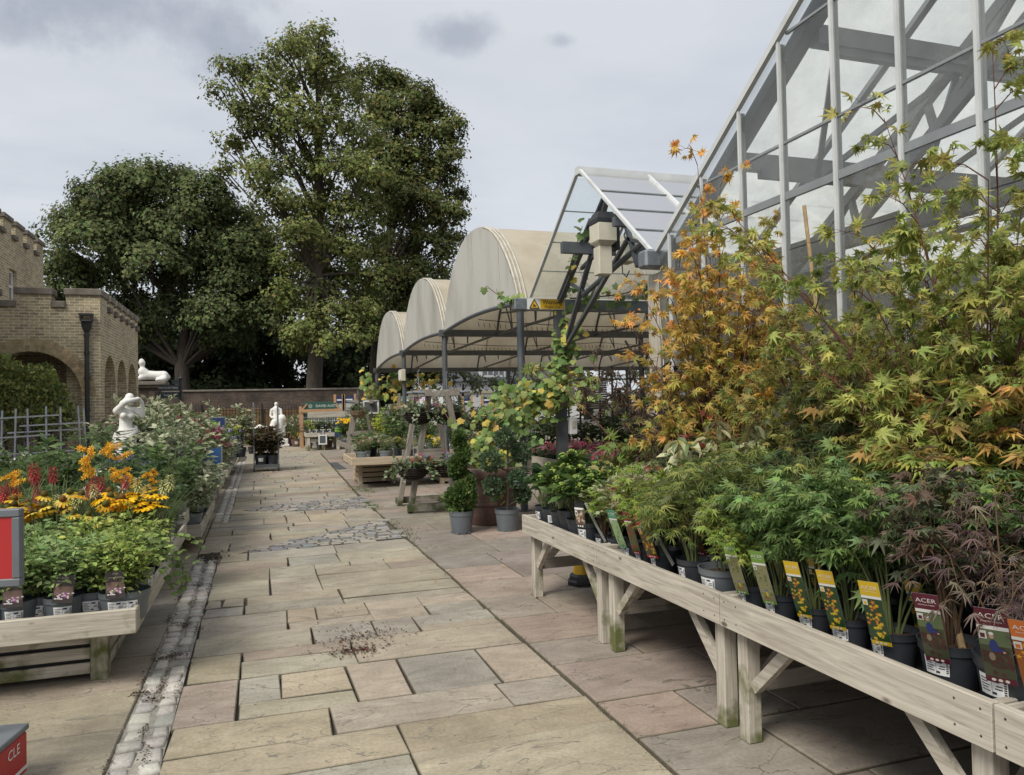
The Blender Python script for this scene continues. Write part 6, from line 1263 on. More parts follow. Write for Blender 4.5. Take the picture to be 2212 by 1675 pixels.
# rows on the remaining tables
COLP = ['at the path edge', 'second from the path', 'third from the path', 'on the far side']
MIX = [['dark', 'white', 'green', 'purple'], ['white', 'green', 'blue', 'purple'], ['varlow', 'varieg', 'green', 'varieg', 'varlow', 'varieg', 'lime', 'green'], ['varieg', 'varieg', 'green', 'rose', 'varlow', 'varieg', 'rose', 'green'], ['silver', 'rose', 'varieg', 'green', 'silver', 'blue', 'varieg', 'lime'], ['silver', 'blue', 'green', 'lime', 'silver', 'green', 'varieg', 'lime']]
TNM = ['on the card tray', 'on the raised tray', 'on the gutter-side tray', 'on the blue-board tray', 'on the trolley-side tray', 'on the last tray']
rg = np.random.default_rng(23)
for ti, (a, b, c_, d, tp_, lab, bs) in enumerate(TT[1:]):
    ny = max(1, int((d-c_)/.52)); z = tp_-.14+.047
    for iy in range(ny):
        for ix in range(4):
            k = MIX[ti][(iy*3+ix*5+ti) % len(MIX[ti])]
            if ti == 2 and ix == 0: k = 'varlow'
            if ti in (4, 5) and ix == 0: k = 'silver' if iy % 2 == 0 else 'blue'
            x = b-.15-.4*ix+rg.normal(0, .03); y = c_+.25+(d-c_-.4)*iy/max(1, ny-1) if ny > 1 else (c_+d)/2
            yp = ('at its near end', 'second along', 'midway along', 'toward its far end', 'at its far end')[min(4, iy if iy < ny-1 else (4 if ny > 1 else 0))]
            put(k, int(rg.integers(0, 2)), x, y, z, rg.uniform(0, 6), f'{KD[k][0]} {COLP[ix]} {TNM[ti]} {yp}', rg.uniform(.9, 1.15)*(1.1 if ix == 0 else 1.35)*(1.0 if ti < 2 else .72 if ti == 2 and ix > 1 else 1.12))
for k, px, Y, sc, lab in (('purple', 75, 8.4, 1.2, 'purple salvia in front of the metal racks at far left'), ('purple', 120, 8.2, 1.1, 'purple salvia right of the other rack-side one'), ('lime', 172, 8.4, .8, 'lime-yellow shrub just left of the statue'), ('green', 30, 9, 1.1, 'plain green shrub below the metal racks'), ('green', 100, 9.6, 1.2, 'leafy green shrub behind the purple salvias'), ('varieg', 395, 9.8, 1.35, 'tallest cream-edged shrub rising above the left tables'), ('varieg', 430, 13.2, 1.25, 'tall cream-edged shrub left of the blue-topped board'), 
    ('green', 260, 15.5, 1.25, 'green climber against the arcade wall behind the statue'), ('dark', 330, 17.0, 1.5, 'dark camellia at the arcade corner'), ('lime', 480, 19.8, 1.6, 'large feathery yellow shrub near the far railings'), ('varieg', 520, 20.4, 1.5, 'large cream-edged shrub beside the trolley'), ('lime', 545, 21.6, 1.2, 'yellow-green shrub touching the trolley'), ('green', 440, 21, 1.6, 'big green shrub near the finger post'), ('dark', 365, 21.5, 1.2, 'dark shrub near the pier'), ('green', 205, 10.5, .8, 'bushy green shrub beside the statue pedestal'), ('white', 160, 10.6, 1.2, 'white-flowered plant at the foot of the racks'), ('varlow', 345, 12.5, 1.3, 'low cream-edged shrub between statue and blue board'), ('rose', 455, 16.8, 1.2, 'rose bush with crimson blooms rising behind the trays'), ('green', 390, 12.6, 1.2, 'green shrub behind the tallest cream-edged one')):
    p = AY(px, 980, Y); put(k, 0 if px % 2 else 1, p.x, Y, .36 if p.x > -2.4 and Y > 7 else .0, px*.1, lab, sc*(1.0 if p.x > -2.4 else 1.35))
# ------------------------------------------------------------------ red sign stand
ss = thing('sign_stand', 'red sign board in a grey frame on a brown pole with a red base', 'sign', (-1.08, 3.62, 0), 0)
ss.rotation_euler = (0, 0, R(-10))
fx = AY(47, 1184, 3.55)
mb = MB(); w, z0, z1 = .62, AY(47, 1268, 3.55).z, AY(47, 1100, 3.55).z; x1 = fx.x+1.08; x0 = x1-w
mb.bb((x0+.03, -.028, z0+.03), (x1-.03, -.008, z1-.03)); mb.build('board', REDP, ss)
mb = MB(); 
for lo, hi in (((x0, -.035, z0), (x1, .005, z0+.032)), ((x0, -.035, z1-.032), (x1, .005, z1)), ((x0, -.034, z0+.033), (x0+.032, .004, z1-.033)), ((x1-.032, -.034, z0+.033), (x1, .004, z1-.033))): mb.bb(lo, hi)
mb.build('frame', GREYFR, ss, bevel=.004)
bb_ = G(45, 1575, .22); cxl = bb_.x+1.08-.19
mb = MB(); mb.tube([(cxl-.01, .03, .22), (cxl-.01, .03, z0+.1)], .025, 10); mb.build('pole', BROWNP, ss, smooth=True)
mb = MB(); mb.bb((cxl-.2, -.2, .02), (cxl+.17, .2, .2)); bs = mb.build('base', REDP, ss, bevel=.01)
mb = MB(); mb.bb((cxl-.205, -.205, .2), (cxl+.175, .205, .225)); mb.build('base_top', GREYFR, ss, bevel=.004)
mb = MB(); MX = Matrix(((0, 0, 1, 0), (1, 0, 0, 0), (0, 1, 0, 0), (0, 0, 0, 1))); mb.text('CLE', .06, Matrix.Translation((cxl+.1715, .08, .15)) @ MX); mb.box((cxl+.171, .0, .05), (.002, .4, .014)); mb.build('lettering', WHITEP, bs)
mb = MB(); mb.box((cxl, -.203, .06), (.38, .002, .014)); mb.build('stripe', WHITEP, bs)
# ------------------------------------------------------------------ statue of a woman on her pedestal
sp_ = AY(272, 960, 12.0); hz = AY(272, 850, 12.0).z; k = 1.14; zb = hz-1.63*k*.70
S_ = .70*k
pd = thing('pedestal', 'pale stone pedestal half hidden by flowers under the white statue', 'pedestal', (sp_.x, 12.0, 0)); mb = MB(); mb.bb((-.2, -.2, 0), (.2, .2, .08)); mb.bb((-.15, -.15, .081), (.15, .15, zb-.07)); mb.bb((-.19, -.19, zb-.069), (.19, .19, zb)); mb.build('block', WHITESTONE, pd, bevel=.012)
V = [(0, 0, .92), (.0, .0, 1.06), (.01, .01, 1.2), (.0, .0, 1.33), (.02, -.01, 1.42), (.05, -.03, 1.5), (.06, -.035, 1.56),      # pelvis .. crown
     (-.15, .0, 1.32), (-.05, -.2, 1.47), (.17, -.16, 1.53),                                    # near arm: shoulder, elbow raised across the brow
     (.16, .01, 1.33), (.27, -.06, 1.22), (.25, -.1, 1.45), (.2, -.12, 1.52),                    # far arm bent up to the face
     (-.01, 0, .75), (-.03, .0, .5), (-.05, 0, .25), (-.06, 0, .05), (.075, -.11, 1.235), (-.055, -.1, 1.235), (-.02, .1, 1.45), (-.05, .1, 1.32), (.08, -.12, 1.44)]
E_ = [(0, 1), (1, 2), (2, 3), (3, 4), (4, 5), (5, 6), (3, 7), (7, 8), (8, 9), (3, 10), (10, 11), (11, 12), (12, 13), (0, 14), (14, 15), (15, 16), (16, 17), (2, 18), (2, 19), (5, 20), (20, 21), (5, 22)]
rad = [(.15, .115), (.108, .088), (.115, .095), (.118, .082), (.05, .05), (.085, .095), (.075, .08), .06, .05, .035, .055, .046, .036, .034, (.165, .13), (.15, .125), (.16, .14), (.19, .16), .06, .06, .06, .04, .03]
V = [tuple(c*S_ for c in v) for v in V]; rad = [tuple(q*S_ for q in r) if isinstance(r, tuple) else r*S_ for r in rad]
st = thing('statue', 'white statue of a draped woman with her arms raised over her head', 'statue', (sp_.x, 12.0, zb)); st.rotation_euler = (0, 0, R(22)); st.scale = (1, 1, 1)
figure('figure', V, E_, rad, WHITESTONE, st, .011)
fb = MB()
for q in range(5):                                             # drapery: slung folds round the hips and falling pleats
    P = []; 
    for j in range(25): a = 2*PI*j/24; P.append(((.172+.008*q)*S_*math.cos(a), (.137+.008*q)*S_*math.sin(a), (.98-.035*q+.05*math.cos(a)+.02*math.sin(2*a+q))*S_))
    fb.tube(P, .013, 6)
for j in range(18):
    a = 2*PI*j/18; rr = lambda z: (.17 if z > .7 else .15 if z > .4 else .17); P = [((rr(z)+.008)*S_*math.cos(a+.15*(1-z))-.05*S_*(1-z), (rr(z)*.8+.008)*S_*math.sin(a+.15*(1-z)), z*S_) for z in (.9, .75, .55, .3, .06)]; fb.tube(P, [.006, .01, .011, .013, .015], 6)
fb.build('drapery', WHITESTONE, st, smooth=True)
mb = MB(); mb.lathe([(.24*S_, 0), (.25*S_, .03), (.22*S_, .05)], (0, 0, .0), 16); mb.build('plinth', WHITESTONE, st, smooth=True)
dl = AY(262, 990, 11.3); lc = figure('stone_ornament', [(0, 0, .1), (0, 0, .22), (.04, -.02, .34), (-.02, 0, .38), (-.09, -.02, .3), (-.12, -.05, .2), (.08, -.06, .16)], [(0, 1), (1, 2), (2, 3), (3, 4), (4, 5), (1, 6)], [.09, .08, .055, .05, .045, .03, .03], WHITESTONE, None, .012, (dl.x, 11.3, dl.z-.3))
tag(lc, 'small curled white stone ornament in front of the woman statue', 'garden ornament')
# pedestal under the ornament so that it stands
mb = MB(); mb.bb((-.1, -.1, 0), (.1, .1, dl.z-.25)); o = mb.build('ornament_block', WHITESTONE); o.location = (dl.x, 11.3, 0); tag(o, 'small stone block under the curled ornament', 'pedestal')
# ------------------------------------------------------------------ galvanised racks, bay bush
RACKM = mat('dull_zinc', (.20, .215, .23), (.13, .14, .15), .5, .4, scale=12)
rk = thing('metal_rack', 'galvanised rack of upright poles and rails standing before the bay bush', 'plant rack', (0, 0, 0)); Yr = 12.6
xs = [AY(p, 900, Yr).x for p in (2, 20, 38, 100, 120, 154, 168)]
for i, (x, pt_) in enumerate(zip(xs, (885, 882, 882, 878, 880, 877, 882))):
    mb = MB(); zt = AY(100, pt_, Yr).z; dy = (.0, .25, .5, .0, .3, .6, .55)[i]; dx = .05 if i > 4 else -.03 if i < 2 else 0
    mb.bar((x+dx, Yr+dy, 0), (x-dx*.6, Yr+dy, zt), .024, .022, up=(0, 1, 0)); mb.build('upright', RACKM, rk)
for z, a, b, dy in ((1.5, 0, 4, .01), (1.38, 2, 6, .3), (1.28, 0, 5, .5), (1.22, 0, 3, .02), (.98, 0, 5, .01), (.92, 2, 6, .45), (.5, 0, 6, .2)):
    mb = MB(); mb.bar((xs[a]-.05, Yr+dy-.03, z), (xs[b]+.05, Yr+dy-.03, z+.03), .016, .022); mb.build('rail', RACKM, rk)
bo = thing('bay_bush', 'big rounded olive-green bay bush filling the brick archway', 'bush', (0, 0, 0)); rg = np.random.default_rng(31); fb = FB()
for px, py, rp in ((8, 835, 55), (52, 838, 42), (98, 836, 34), (132, 872, 26), (70, 890, 62), (20, 905, 60), (120, 915, 46), (-40, 850, 70), (-20, 805, 38), (8, 790, 20), (96, 806, 18), (62, 806, 14), (118, 834, 14), (30, 800, 13), (146, 890, 14)):
    s = ppm(AY(px, py, 17.2)); c = np.array(AY(px, py, 17.2+rg.uniform(-.4, .4))); r_ = rp*s; n = int(1500*(r_/.55)**2); d = nrm(rg.standard_normal((n, 3))); d[:, 1] -= .2; rr = r_*(1-.35*rg.random((n, 1))**1.6)*(1+.22*np.sin(d[:, 0:1]*11+px)*np.sin(d[:, 2:3]*10+1))
    fb.leaves('rhomb', c+d*rr, d*.5+rg.standard_normal((n, 3))*.6+np.array((0, 0, .5)), d+.4*rg.standard_normal((n, 3)), .085*rg.uniform(.6, 1.3, n), jit(rg, [(.10, .13, .035), (.14, .165, .045), (.07, .10, .03), (.19, .19, .055)], n))
fb.build('foliage', LEAF, bo); mb = MB(); b0 = AY(60, 960, 17.2)
for k in range(7): mb.tube([(b0.x+.1*k-.3, 17.2, 0), (b0.x+.25*k-.75, 17.2+.1*(k % 3-1), 1.7)], [.04, .012], 6)
mb.build('stems', TRUNK, bo)
# blue sign boards standing between the shrubs
for px, py, Y, w, h, lab, mt in ((452, 912, 15.6, .55, .14, 'low blue board with a green strip rising above the rose bushes', NAVY), (497, 934, 22.0, .55, .2, 'small blue board at the end of the left tables', BLUEP), (450, 985, 11.9, .34, .26, 'blue board standing at the path edge of the left tables', BLUEP), (290, 1000, 10.0, .75, .13, 'blue tray front behind the orange crocosmia', BLUEP), (432, 988, 12.3, .3, .16, 'blue board left of the path-edge board', BLUEP)):
    p = AY(px, py, Y); o = thing('sign_board', lab, 'sign', (p.x, Y, p.z)); mb = MB(); mb.box((0, 0, 0), (w, .02, h)); mb.build('board', mt, o); mb = MB(); mb.box((0, -.0005, h/2+.012), (w+.03, .03, .02)); mb.box((w/2+.012, 0, 0), (.02, .028, h)); mb.build('frame', GALV, o)
    mb = MB(); mb.bar((-w*.35, .02, -h/2), (-w*.35, .02, -p.z+.29), .03, .02); mb.build('stake', GALV, o); mb = MB(); mb.bar((w*.35, .02, -h/2), (w*.35, .02, -p.z+.29), .03, .02); mb.build('stake', GALV, o)
    if 'green' in lab: mb = MB(); mb.box((-.05, -.012, -.03), (.36, .004, .06)); mb.build('green_strip', LIME, o)
# ------------------------------------------------------------------ plant trolley
tx = G(576, 1019); tl = thing('plant_trolley', 'tall galvanised trolley on castors loaded with dark red-leaved shrubs', 'trolley', (tx.x, tx.y+.25, 0))
mb = MB(); mb.bb((-.3, -.28, .13), (.3, .28, .17)); mb.build('deck', GALV, tl)
mb = MB(); mb.bb((-.31, -.29, .1), (.31, -.27, .18)); mb.bb((-.31, .27, .1), (.31, .29, .18)); mb.build('deck_rim', STEEL, tl)
for x in (-.29, .29):
    for y in (-.26, .26):
        mb = MB(); mb.bb((x-.014, y-.02, .172), (x+.014, y+.02, 1.72 if y < 0 or x < 0 else 1.66)); mb.build('upright', GALV, tl)
        mb = MB(); 
        for k in range(30): mb.box((x, y-.0215, .3+.046*k), (.012, .002, .022))
        mb.build('slot_strip', INK, tl)
        mb = MB(); mb.tube([(x-.02, y, .05), (x+.02, y, .05)], .05, 12); mb.build('castor', BLACK, tl, smooth=True)
for i, (x, y, s) in enumerate(((-.13, -.12, 1.0), (.15, -.1, .95), (-.12, .14, 1.15), (.14, .15, 1.1))):
    put('wine', i % 2, tx.x+x, tx.y+.25+y, .171, i*1.7-PI/2*0, ['dark red-leaved shrub at the front left of the trolley', 'dark red-leaved shrub at the front right of the trolley', 'taller red-leaved shrub at the back left of the trolley', 'taller red-leaved shrub at the back right of the trolley'][i], s*1.3, 'shrubs on the plant trolley')
# ------------------------------------------------------------------ white statues, roses and floor sign at the far end
def stat(lab, px, py, Y, hgt, V, E_, rad, vox=.02, rz=0):
    p = AY(px, py, Y); o = thing('statue', lab, 'statue', (p.x, Y, 0), rz, 'white statues at the end of the path'); hh = max(v[2] for v in V)
    mb = MB(); mb.bb((-.25, -.25, 0), (.25, .25, .1)); mb.bb((-.2, -.2, .101), (.2, .2, .32)); mb.build('plinth', WHITESTONE, o, bevel=.02)
    s = hgt/hh; figure('figure', [tuple(c*s+(.3 if i == 2 else 0) for i, c in enumerate(v)) for v in V], E_, [r*s for r in rad], WHITESTONE, o, vox); return o
WV = [(0, 0, .95), (0, 0, 1.2), (0, 0, 1.38), (0, 0, 1.5), (.01, 0, 1.62), (.02, 0, .6), (0, 0, .1), (.2, 0, 1.34), (.24, -.06, 1.08), (.12, -.15, .95), (-.2, 0, 1.34), (-.25, -.03, 1.08), (-.18, -.15, .98)]
WE = [(0, 1), (1, 2), (2, 3), (3, 4), (0, 5), (5, 6), (2, 7), (7, 8), (8, 9), (2, 10), (10, 11), (11, 12)]; WRr = [.17, .14, .15, .05, .09, .17, .2, .07, .05, .035, .07, .05, .035]
stat('white statue of a robed woman, tallest of the far statue group', 597, 930, 33.0, 1.45, WV, WE, WRr)
stat('white statue of a small child at the robed woman\'s side', 611, 930, 32.7, .85, WV, WE, [r*1.1 for r in WRr], .02)
LV = [(0, 0, .3), (.3, 0, .32), (.38, 0, .6), (.42, -.03, .78), (-.3, 0, .3), (.3, .15, .05), (.3, -.15, .05), (-.35, .15, .05), (-.35, -.15, .05), (.52, -.04, .74), (.1, 0, .52)]; LE = [(0, 1), (1, 2), (2, 3), (0, 4), (1, 5), (1, 6), (4, 7), (4, 8), (3, 9), (0, 10)]; LR = [.2, .2, .17, .16, .2, .07, .07, .08, .08, .07, .12]
stat('crouching white lion statue nearest the trolley posts', 574, 930, 32.4, .7, LV, LE, LR, .025, .5)
stat('white lion statue sitting between the crouching lion and the robed woman', 586, 930, 32.9, .85, LV, LE, LR, .025, -.4)
cv = AY(561, 930, 31.5); o = thing('pillar_ornament', 'short white domed garden pillar left of the lion statues', 'garden ornament', (cv.x, 31.5, 0)); mb = MB(); mb.lathe([(.25, 0), (.25, .1), (.18, .14), (.16, .6), (.24, .66), (.26, .72), (.2, .84), (.08, .92), (.02, .95)], (0, 0, 0), 16); mb.build('pillar', WHITESTONE, o, smooth=True)
for i, (px, Y, s, lab) in enumerate(((640, 32.2, 1.5, 'pale pink rose in a terracotta pot beside the yellow floor sign'), (622, 33.2, 1.6, 'pale pink rose in a pot close to the statues'), (655, 33.5, 1.8, 'large pink-flowered rose bush under the green sign'))):
    KIN['prose'] = lambda s_: shrub_make(s_, .7, .28, 12, 8, 5, 'oval', .05, [(.08, .12, .05), (.1, .15, .06)], fl=('ball', [(.62, .42, .38), (.7, .6, .55)], .035, 14), pot=(.14, .2, TERRA)); KD['prose'] = ('', 'potted rose')
    p = AY(px, 950, Y); put('prose', i % 2, p.x, Y, 0, i, lab, s, 'roses by the statues')
for px, Y, lab in ((505, 30, 'large terracotta jar lying among shrubs in front of the bamboo screen'), (480, 31, 'terracotta jar left of the other jar by the screen')):
    p = AY(px, 900, Y); o = thing('terracotta_jar', lab, 'jar', (p.x, Y, .0)); mb = MB(); mb.lathe([(.2, 0), (.34, .2), (.42, .6), (.4, .95), (.28, 1.15), (.24, 1.22), (.3, 1.28), (.26, 1.27), (.2, 1.1)], (0, 0, 0), 20); mb.build('body', TERRA, o, smooth=True)
p = G(643, 963); o = thing('wet_floor_sign', 'yellow folding wet-floor sign standing by the terracotta pots', 'floor sign', (p.x, p.y, 0))
for s in (-1, 1):
    mb = MB(); mb.prism([(-.15, .16*s, 0), (.15, .16*s, 0), (.08, .02*s, .56), (-.08, .02*s, .56)], (0, .02, 0)); mb.build('panel', YELLOW, o)
mb = MB(); mb.box((0, -.125, .3), (.1, .004, .2), M=Matrix.Rotation(-.25, 3, 'X')); mb.build('picture', mat('grey_blue_print', (.25, .3, .36), None, .6), o)
p = G(622, 958); o = thing('terracotta_planter', 'square terracotta planter left of the yellow floor sign', 'planter', (p.x+.1, p.y+.3, 0)); mb = MB(); mb.lathe([(.3, 0), (.38, .42), (.42, .44), (.42, .52), (.36, .52), (.35, .46)], (0, 0, 0), 4, M=Matrix.Rotation(PI/4, 3, 'Z')); mb.build('body', TERRA, o)
# ------------------------------------------------------------------ rose-grower stand with its green sign
Yd = 31.0; dx0, dx1 = AY(652, 900, Yd).x, AY(732, 900, Yd).x; da = thing('display_stand', 'orange timber stand with a dark green rose-grower sign on top', 'display stand', (0, 0, 0)); zt = AY(690, 888, Yd).z
for x in (dx0, dx1):
    mb = MB(); mb.bb((x-.05, Yd-.05, 0), (x+.05, Yd+.05, zt+.06), auto=True); mb.build('post', WOODO, da)
    mb = MB(); mb.bb((x-.05, Yd+1.0, 0), (x+.05, Yd+1.1, zt+.2), auto=True); mb.build('post', WOODO, da); mb = MB(); mb.bar((x, Yd+.06, zt), (x, Yd+.99, zt+.02), .06, .08, auto=True); mb.build('side_rail', WOODO, da)
mb = MB(); mb.bb((dx0-.1, Yd-.08, zt-.05), (dx1+.1, Yd-.052, zt+.07), auto=True); mb.build('front_beam', WOODO, da)
sx0, sx1 = AY(669, 875, Yd).x, AY(738, 875, Yd).x-.1; zs0, zs1 = zt+.08, AY(700, 871, Yd).z
mb = MB(); mb.prism([(sx0-.25, Yd-.02, zs0), (sx1, Yd-.02, zs0), (sx1, Yd-.02, zs1), (sx0+.9, Yd-.02, zs1), (sx0+.85, Yd-.02, zs1+.05), (sx0-.2, Yd-.02, zs1+.05)], (0, .04, 0)); sg = mb.build('sign_board', GREENSIGN, da)
mb = MB(); cxm = (sx0+sx1)/2; hz_ = (zs0+zs1)/2; hh = zs1-zs0
mb.text('DAVID AUSTIN', hh*.6, Matrix.Translation((cxm+.12, Yd-.0225, hz_)) @ MR); mb.build('lettering', WHITEP, sg)
mb = MB(); rm = hh*.36
for q in range(3): 
    r0, r1 = rm*(.25+.28*q), rm*(.38+.28*q)
    for j in range(12): a, b = j*PI/6, (j+.7)*PI/6; mb.add([(sx0+.02+r*math.cos(t), Yd-.0225, hz_+r*math.sin(t)) for r, t in ((r0, a), (r1, a), (r1, b), (r0, b))], [(0, 1, 2, 3)])
mb.build('rose_emblem', WHITEP, sg)
mb = MB(); mb.bar((dx0+.02, Yd-.03, zt+.07), (sx0-.1, Yd-.03, zs1-.02), .05, .06); mb.build('brace', WOODO, da); mb = MB(); mb.bar((dx1-.02, Yd-.03, zt+.07), (sx1-.1, Yd-.03, zs1-.02), .05, .06); mb.build('brace', WOODO, da)
mb = MB(); mb.bb((dx0+.06, Yd+.2, zt-.75), (dx1-.06, Yd+.22, zt-.1)); pb = mb.build('poster_board', GREENSIGN, da)
mb = MB(); mb.bb((dx0+.45, Yd+.194, zt-.62), (dx0+.95, Yd+.199, zt-.12)); mb.build('rose_picture', mat('rose_print', (.25, .28, .2), (.5, .45, .42), .5, scale=9), pb)
mb = MB(); mb.text('ROSES BY', .09, Matrix.Translation((dx0+.24, Yd+.197, zt-.25)) @ MR); mb.text('DELIVERY', .09, Matrix.Translation((dx0+.24, Yd+.197, zt-.38)) @ MR); mb.build('lettering', WHITEP, pb)
# trellis-backed tables with their slates
Yt = 28.6; t0, t1 = AY(663, 950, Yt).x, AY(765, 950, Yt).x; tb = thing('trellis_table', 'weathered bench with a white trellis back and a small hanging slate', 'plant table', (0, 0, 0))
mb = MB(); mb.bb((t0, Yt, .5), (t1, Yt+.03, .64), auto=True); mb.build('front_board', WOOD, tb); mb = MB(); mb.bb((t0, Yt+.032, .52), (t1, Yt+1.3, .56), auto=True); mb.build('top', WOODG, tb); mb = MB(); mb.bb((t0-.03, Yt+.032, .5), (t0-.002, Yt+1.3, .64), auto=True); mb.build('end_board', WOOD, tb)
for x in np.linspace(t0+.06, t1-.06, 4):
    for y in (Yt+.08, Yt+1.2): mb = MB(); mb.bb((x-.05, y-.05, 0), (x+.05, y+.05, .5), auto=True); mb.build('leg', WOOD, tb)
mb = MB(); zl0, zl1 = .62, 1.18
for x in np.arange(t0+.15, t1+.35, .085): mb.bb((x, Yt+1.16, zl0), (x+.02, Yt+1.175, zl1))
for z in np.arange(zl0, zl1, .085): mb.bb((t0+.15, Yt+1.176, z), (t1+.35, Yt+1.19, z+.02))
mb.build('trellis', WHITEP, tb); mb = MB(); mb.bb((t0+.1, Yt+1.12, zl1+.002), (t1+.4, Yt+1.155, zl1+.22), auto=True); mb.build('top_board', WOOD, tb)
def slate(lab, px0, py0, px1, py1, Y, stake=False):
    a, b = AY(px0, py1, Y), AY(px1, py0, Y); o = thing('chalkboard', lab, 'chalkboard', (a.x, Y, a.z)); w, h = b.x-a.x, b.z-a.z; f_ = .045*max(1, w)
    mb = MB(); mb.bb((f_, -.012, f_), (w-f_, .012, h-f_)); mb.build('slate', SLATE, o)
    mb = MB(); mb.bb((0, -.02, 0), (w, .014, f_)); mb.bb((0, -.02, h-f_), (w, .014, h)); mb.bb((0, -.019, f_+.001), (f_, .013, h-f_-.001)); mb.bb((w-f_, -.019, f_+.001), (w, .013, h-f_-.001)); mb.build('frame', WHITEP, o)
    mb = MB(); mb.bar((w*.3, .0, h), (w*.3, .02, h+.12), .02, .02); mb.bar((w*.7, .0, h), (w*.7, .02, h+.12), .02, .02); mb.build('hanger', STEEL, o)
slate('small white-framed slate hanging on the front of the trellis table', 688, 939, 706, 961, Yt-.03)
slate('larger white-framed slate hanging high on the farther basket rack', 784, 865, 818, 895, 21.4)
o = thing('info_card', 'navy card with a lime band on the trellis table front', 'sign', (AY(735, 940, Yt-.05).x, Yt-.05, .45)); mb = MB(); mb.bb((-.2, 0, 0), (.2, .01, .6)); mb.build('card', NAVY, o); mb = MB(); mb.bb((-.19, -.006, .2), (.19, -.001, .36)); mb.build('lime_band', LIME, o)
for i in range(6):
    x = t0+.2+(t1-t0-.4)*i/5
    put(('lime', 'dark', 'dark', 'varlow', 'dark', 'white')[i], 0, x, Yt+.35, .56, i, ['lime plant at the left end of the trellis table', 'dark plant second on the trellis table', 'dark plant above the small hanging slate', 'cream-edged plant in the middle of the trellis table', 'dark plant behind the navy card', 'white-flowered plant at the right end of the trellis table'][i], .95, 'plants on the trellis table')
for i, (px, Y, k, sc, lab) in enumerate(((668, 30.3, 'rose', 1.3, 'rose bush at the left foot of the green-signed stand'), (690, 30.4, 'white', 1.5, 'white-flowered plant between the green-signed stand and trellis'), (708, 30.3, 'prose', 1.4, 'pale pink rose in front of the green poster board'), (726, 30.4, 'lime', 1.4, 'lime shrub at the right foot of the green-signed stand'), (750, 29.9, 'rose', 1.4, 'crimson rose right of the green-signed stand'), (772, 28.5, 'green', 1.7, 'leafy green plant at the right end of the trellis back'), (790, 27.5, 'varieg', 1.5, 'cream-edged shrub behind the larger slate post'), (757, 26.5, 'white', 1.4, 'white-flowered plant left of the pale wicker basket'), (800, 25.5, 'rose', 1.6, 'rose bush with crimson blooms under the larger slate'))):
    p = AY(px, 930, Y); put(k, i % 2 if k != 'rose' else 1, p.x, Y, .0 if Y > 28 else .45, i, lab, sc, 'plants around the far stands')
# banner stalls behind
def banner(lab, px0, px1, pyt, pyb, Y, mt=NAVY):
    a, b = AY(px0, pyb, Y), AY(px1, pyt, Y); o = thing('banner_frame', lab, 'display frame', (0, 0, 0), 0, 'banner frames at the back of the yard')
    for x in (a.x, b.x): mb = MB(); mb.bb((x-.05, Y-.05, 0), (x+.05, Y+.05, b.z+.12), auto=True); mb.build('post', WOODO if mt is NAVY else WOODG, o)
    mb = MB(); mb.bb((a.x+.06, Y-.02, b.z-.28), (b.x-.06, Y+.01, b.z+.02)); mb.build('banner', mt, o)
    mb = MB(); mb.bb((a.x+.06, Y-.015, b.z-1.05), (b.x-.06, Y+.015, b.z-.285)); mb.build('poster', mat('pale_poster', (.48, .46, .43), (.30, .33, .30), .5, scale=2.5), o)
    mb = MB(); mb.bb((a.x+.08, Y-.026, b.z-.16), (a.x+.08+(b.x-a.x)*.6, Y-.021, b.z-.1)); mb.build('lettering_line', WHITEP, o)
    mb = MB(); mb.bb((a.x+.06, Y-.3, .75), (b.x-.06, Y+.0, .79), auto=True); mb.build('shelf', WOODG, o); return o
banner('navy-topped banner frame behind the green sign, left one of the pair', 724, 741, 858, 900, 34.5); banner('navy-topped banner frame behind the green sign, right one of the pair', 743, 767, 857, 900, 34.5)
TEAL = mat('teal_board', (.22, .36, .36), (.25, .39, .39), .5)
banner('pale teal sign over a lattice frame left of the basket rack', 862, 889, 857, 885, 27, TEAL)
banner('navy-topped banner frame seen under the canopy left of the vine', 1000, 1018, 862, 885, 34); banner('navy-topped banner frame partly behind the vine leaves', 1042, 1066, 858, 890, 33)
banner('navy-topped banner frame beside the timber post under the canopy', 1375, 1398, 850, 880, 30)
for i, (px, Y) in enumerate(((751, 34.2), (763, 34.2))):
    p = AY(px, 880, Y); put(('blue', 'varlow')[i], 0, p.x, Y-.05, .79, i, ['blue-flowered pot on the banner frame shelf', 'cream-edged pot on the banner frame shelf'][i], 1.1, 'pots on the banner shelves')
def lattice_frame(lab, px0, px1, pyt, pyb, Y):
    a, b = AY(px0, pyb, Y), AY(px1, pyt, Y); o = thing('lattice_panel', lab, 'trellis', (0, 0, 0)); w, h = b.x-a.x, b.z-a.z; mb = MB()
    n = 9
    for k in range(-n, n+1):
        for s in (1, -1):
            P = []
            u0 = k*w/n
            for v in (0, h):
                P.append((u0+(v if s > 0 else h-v)*w/h*0+ (v/h*w if s > 0 else (1-v/h)*w), v))
            (ua, va), (ub, vb) = P; 
            def clip(u, v, u2, v2):
                t0, t1 = 0, 1
                du = u2-u
                for lim, sg in ((0, 1), (w, -1)):
                    if abs(du) > 1e-9:
                        t = (lim-u)/du
                        if sg*du > 0: t0 = max(t0, t)
                        else: t1 = min(t1, t)
                return (t0, t1)
            q0, q1 = clip(ua, va, ub, vb)
            if q1-q0 > .05: mb.bar((a.x+ua+(ub-ua)*q0, Y+.01*s, a.z+h*q0), (a.x+ua+(ub-ua)*q1, Y+.01*s, a.z+h*q1), .006, .022)
    mb.build('lattice', WOODO, o); mb = MB()
    for x in (a.x, b.x): mb.bb((x-.03, Y-.03, 0), (x+.03, Y+.03, b.z+.05))
    mb.bb((a.x+.031, Y-.028, b.z), (b.x-.031, Y+.028, b.z+.05)); mb.build('frame', WOODO, o)
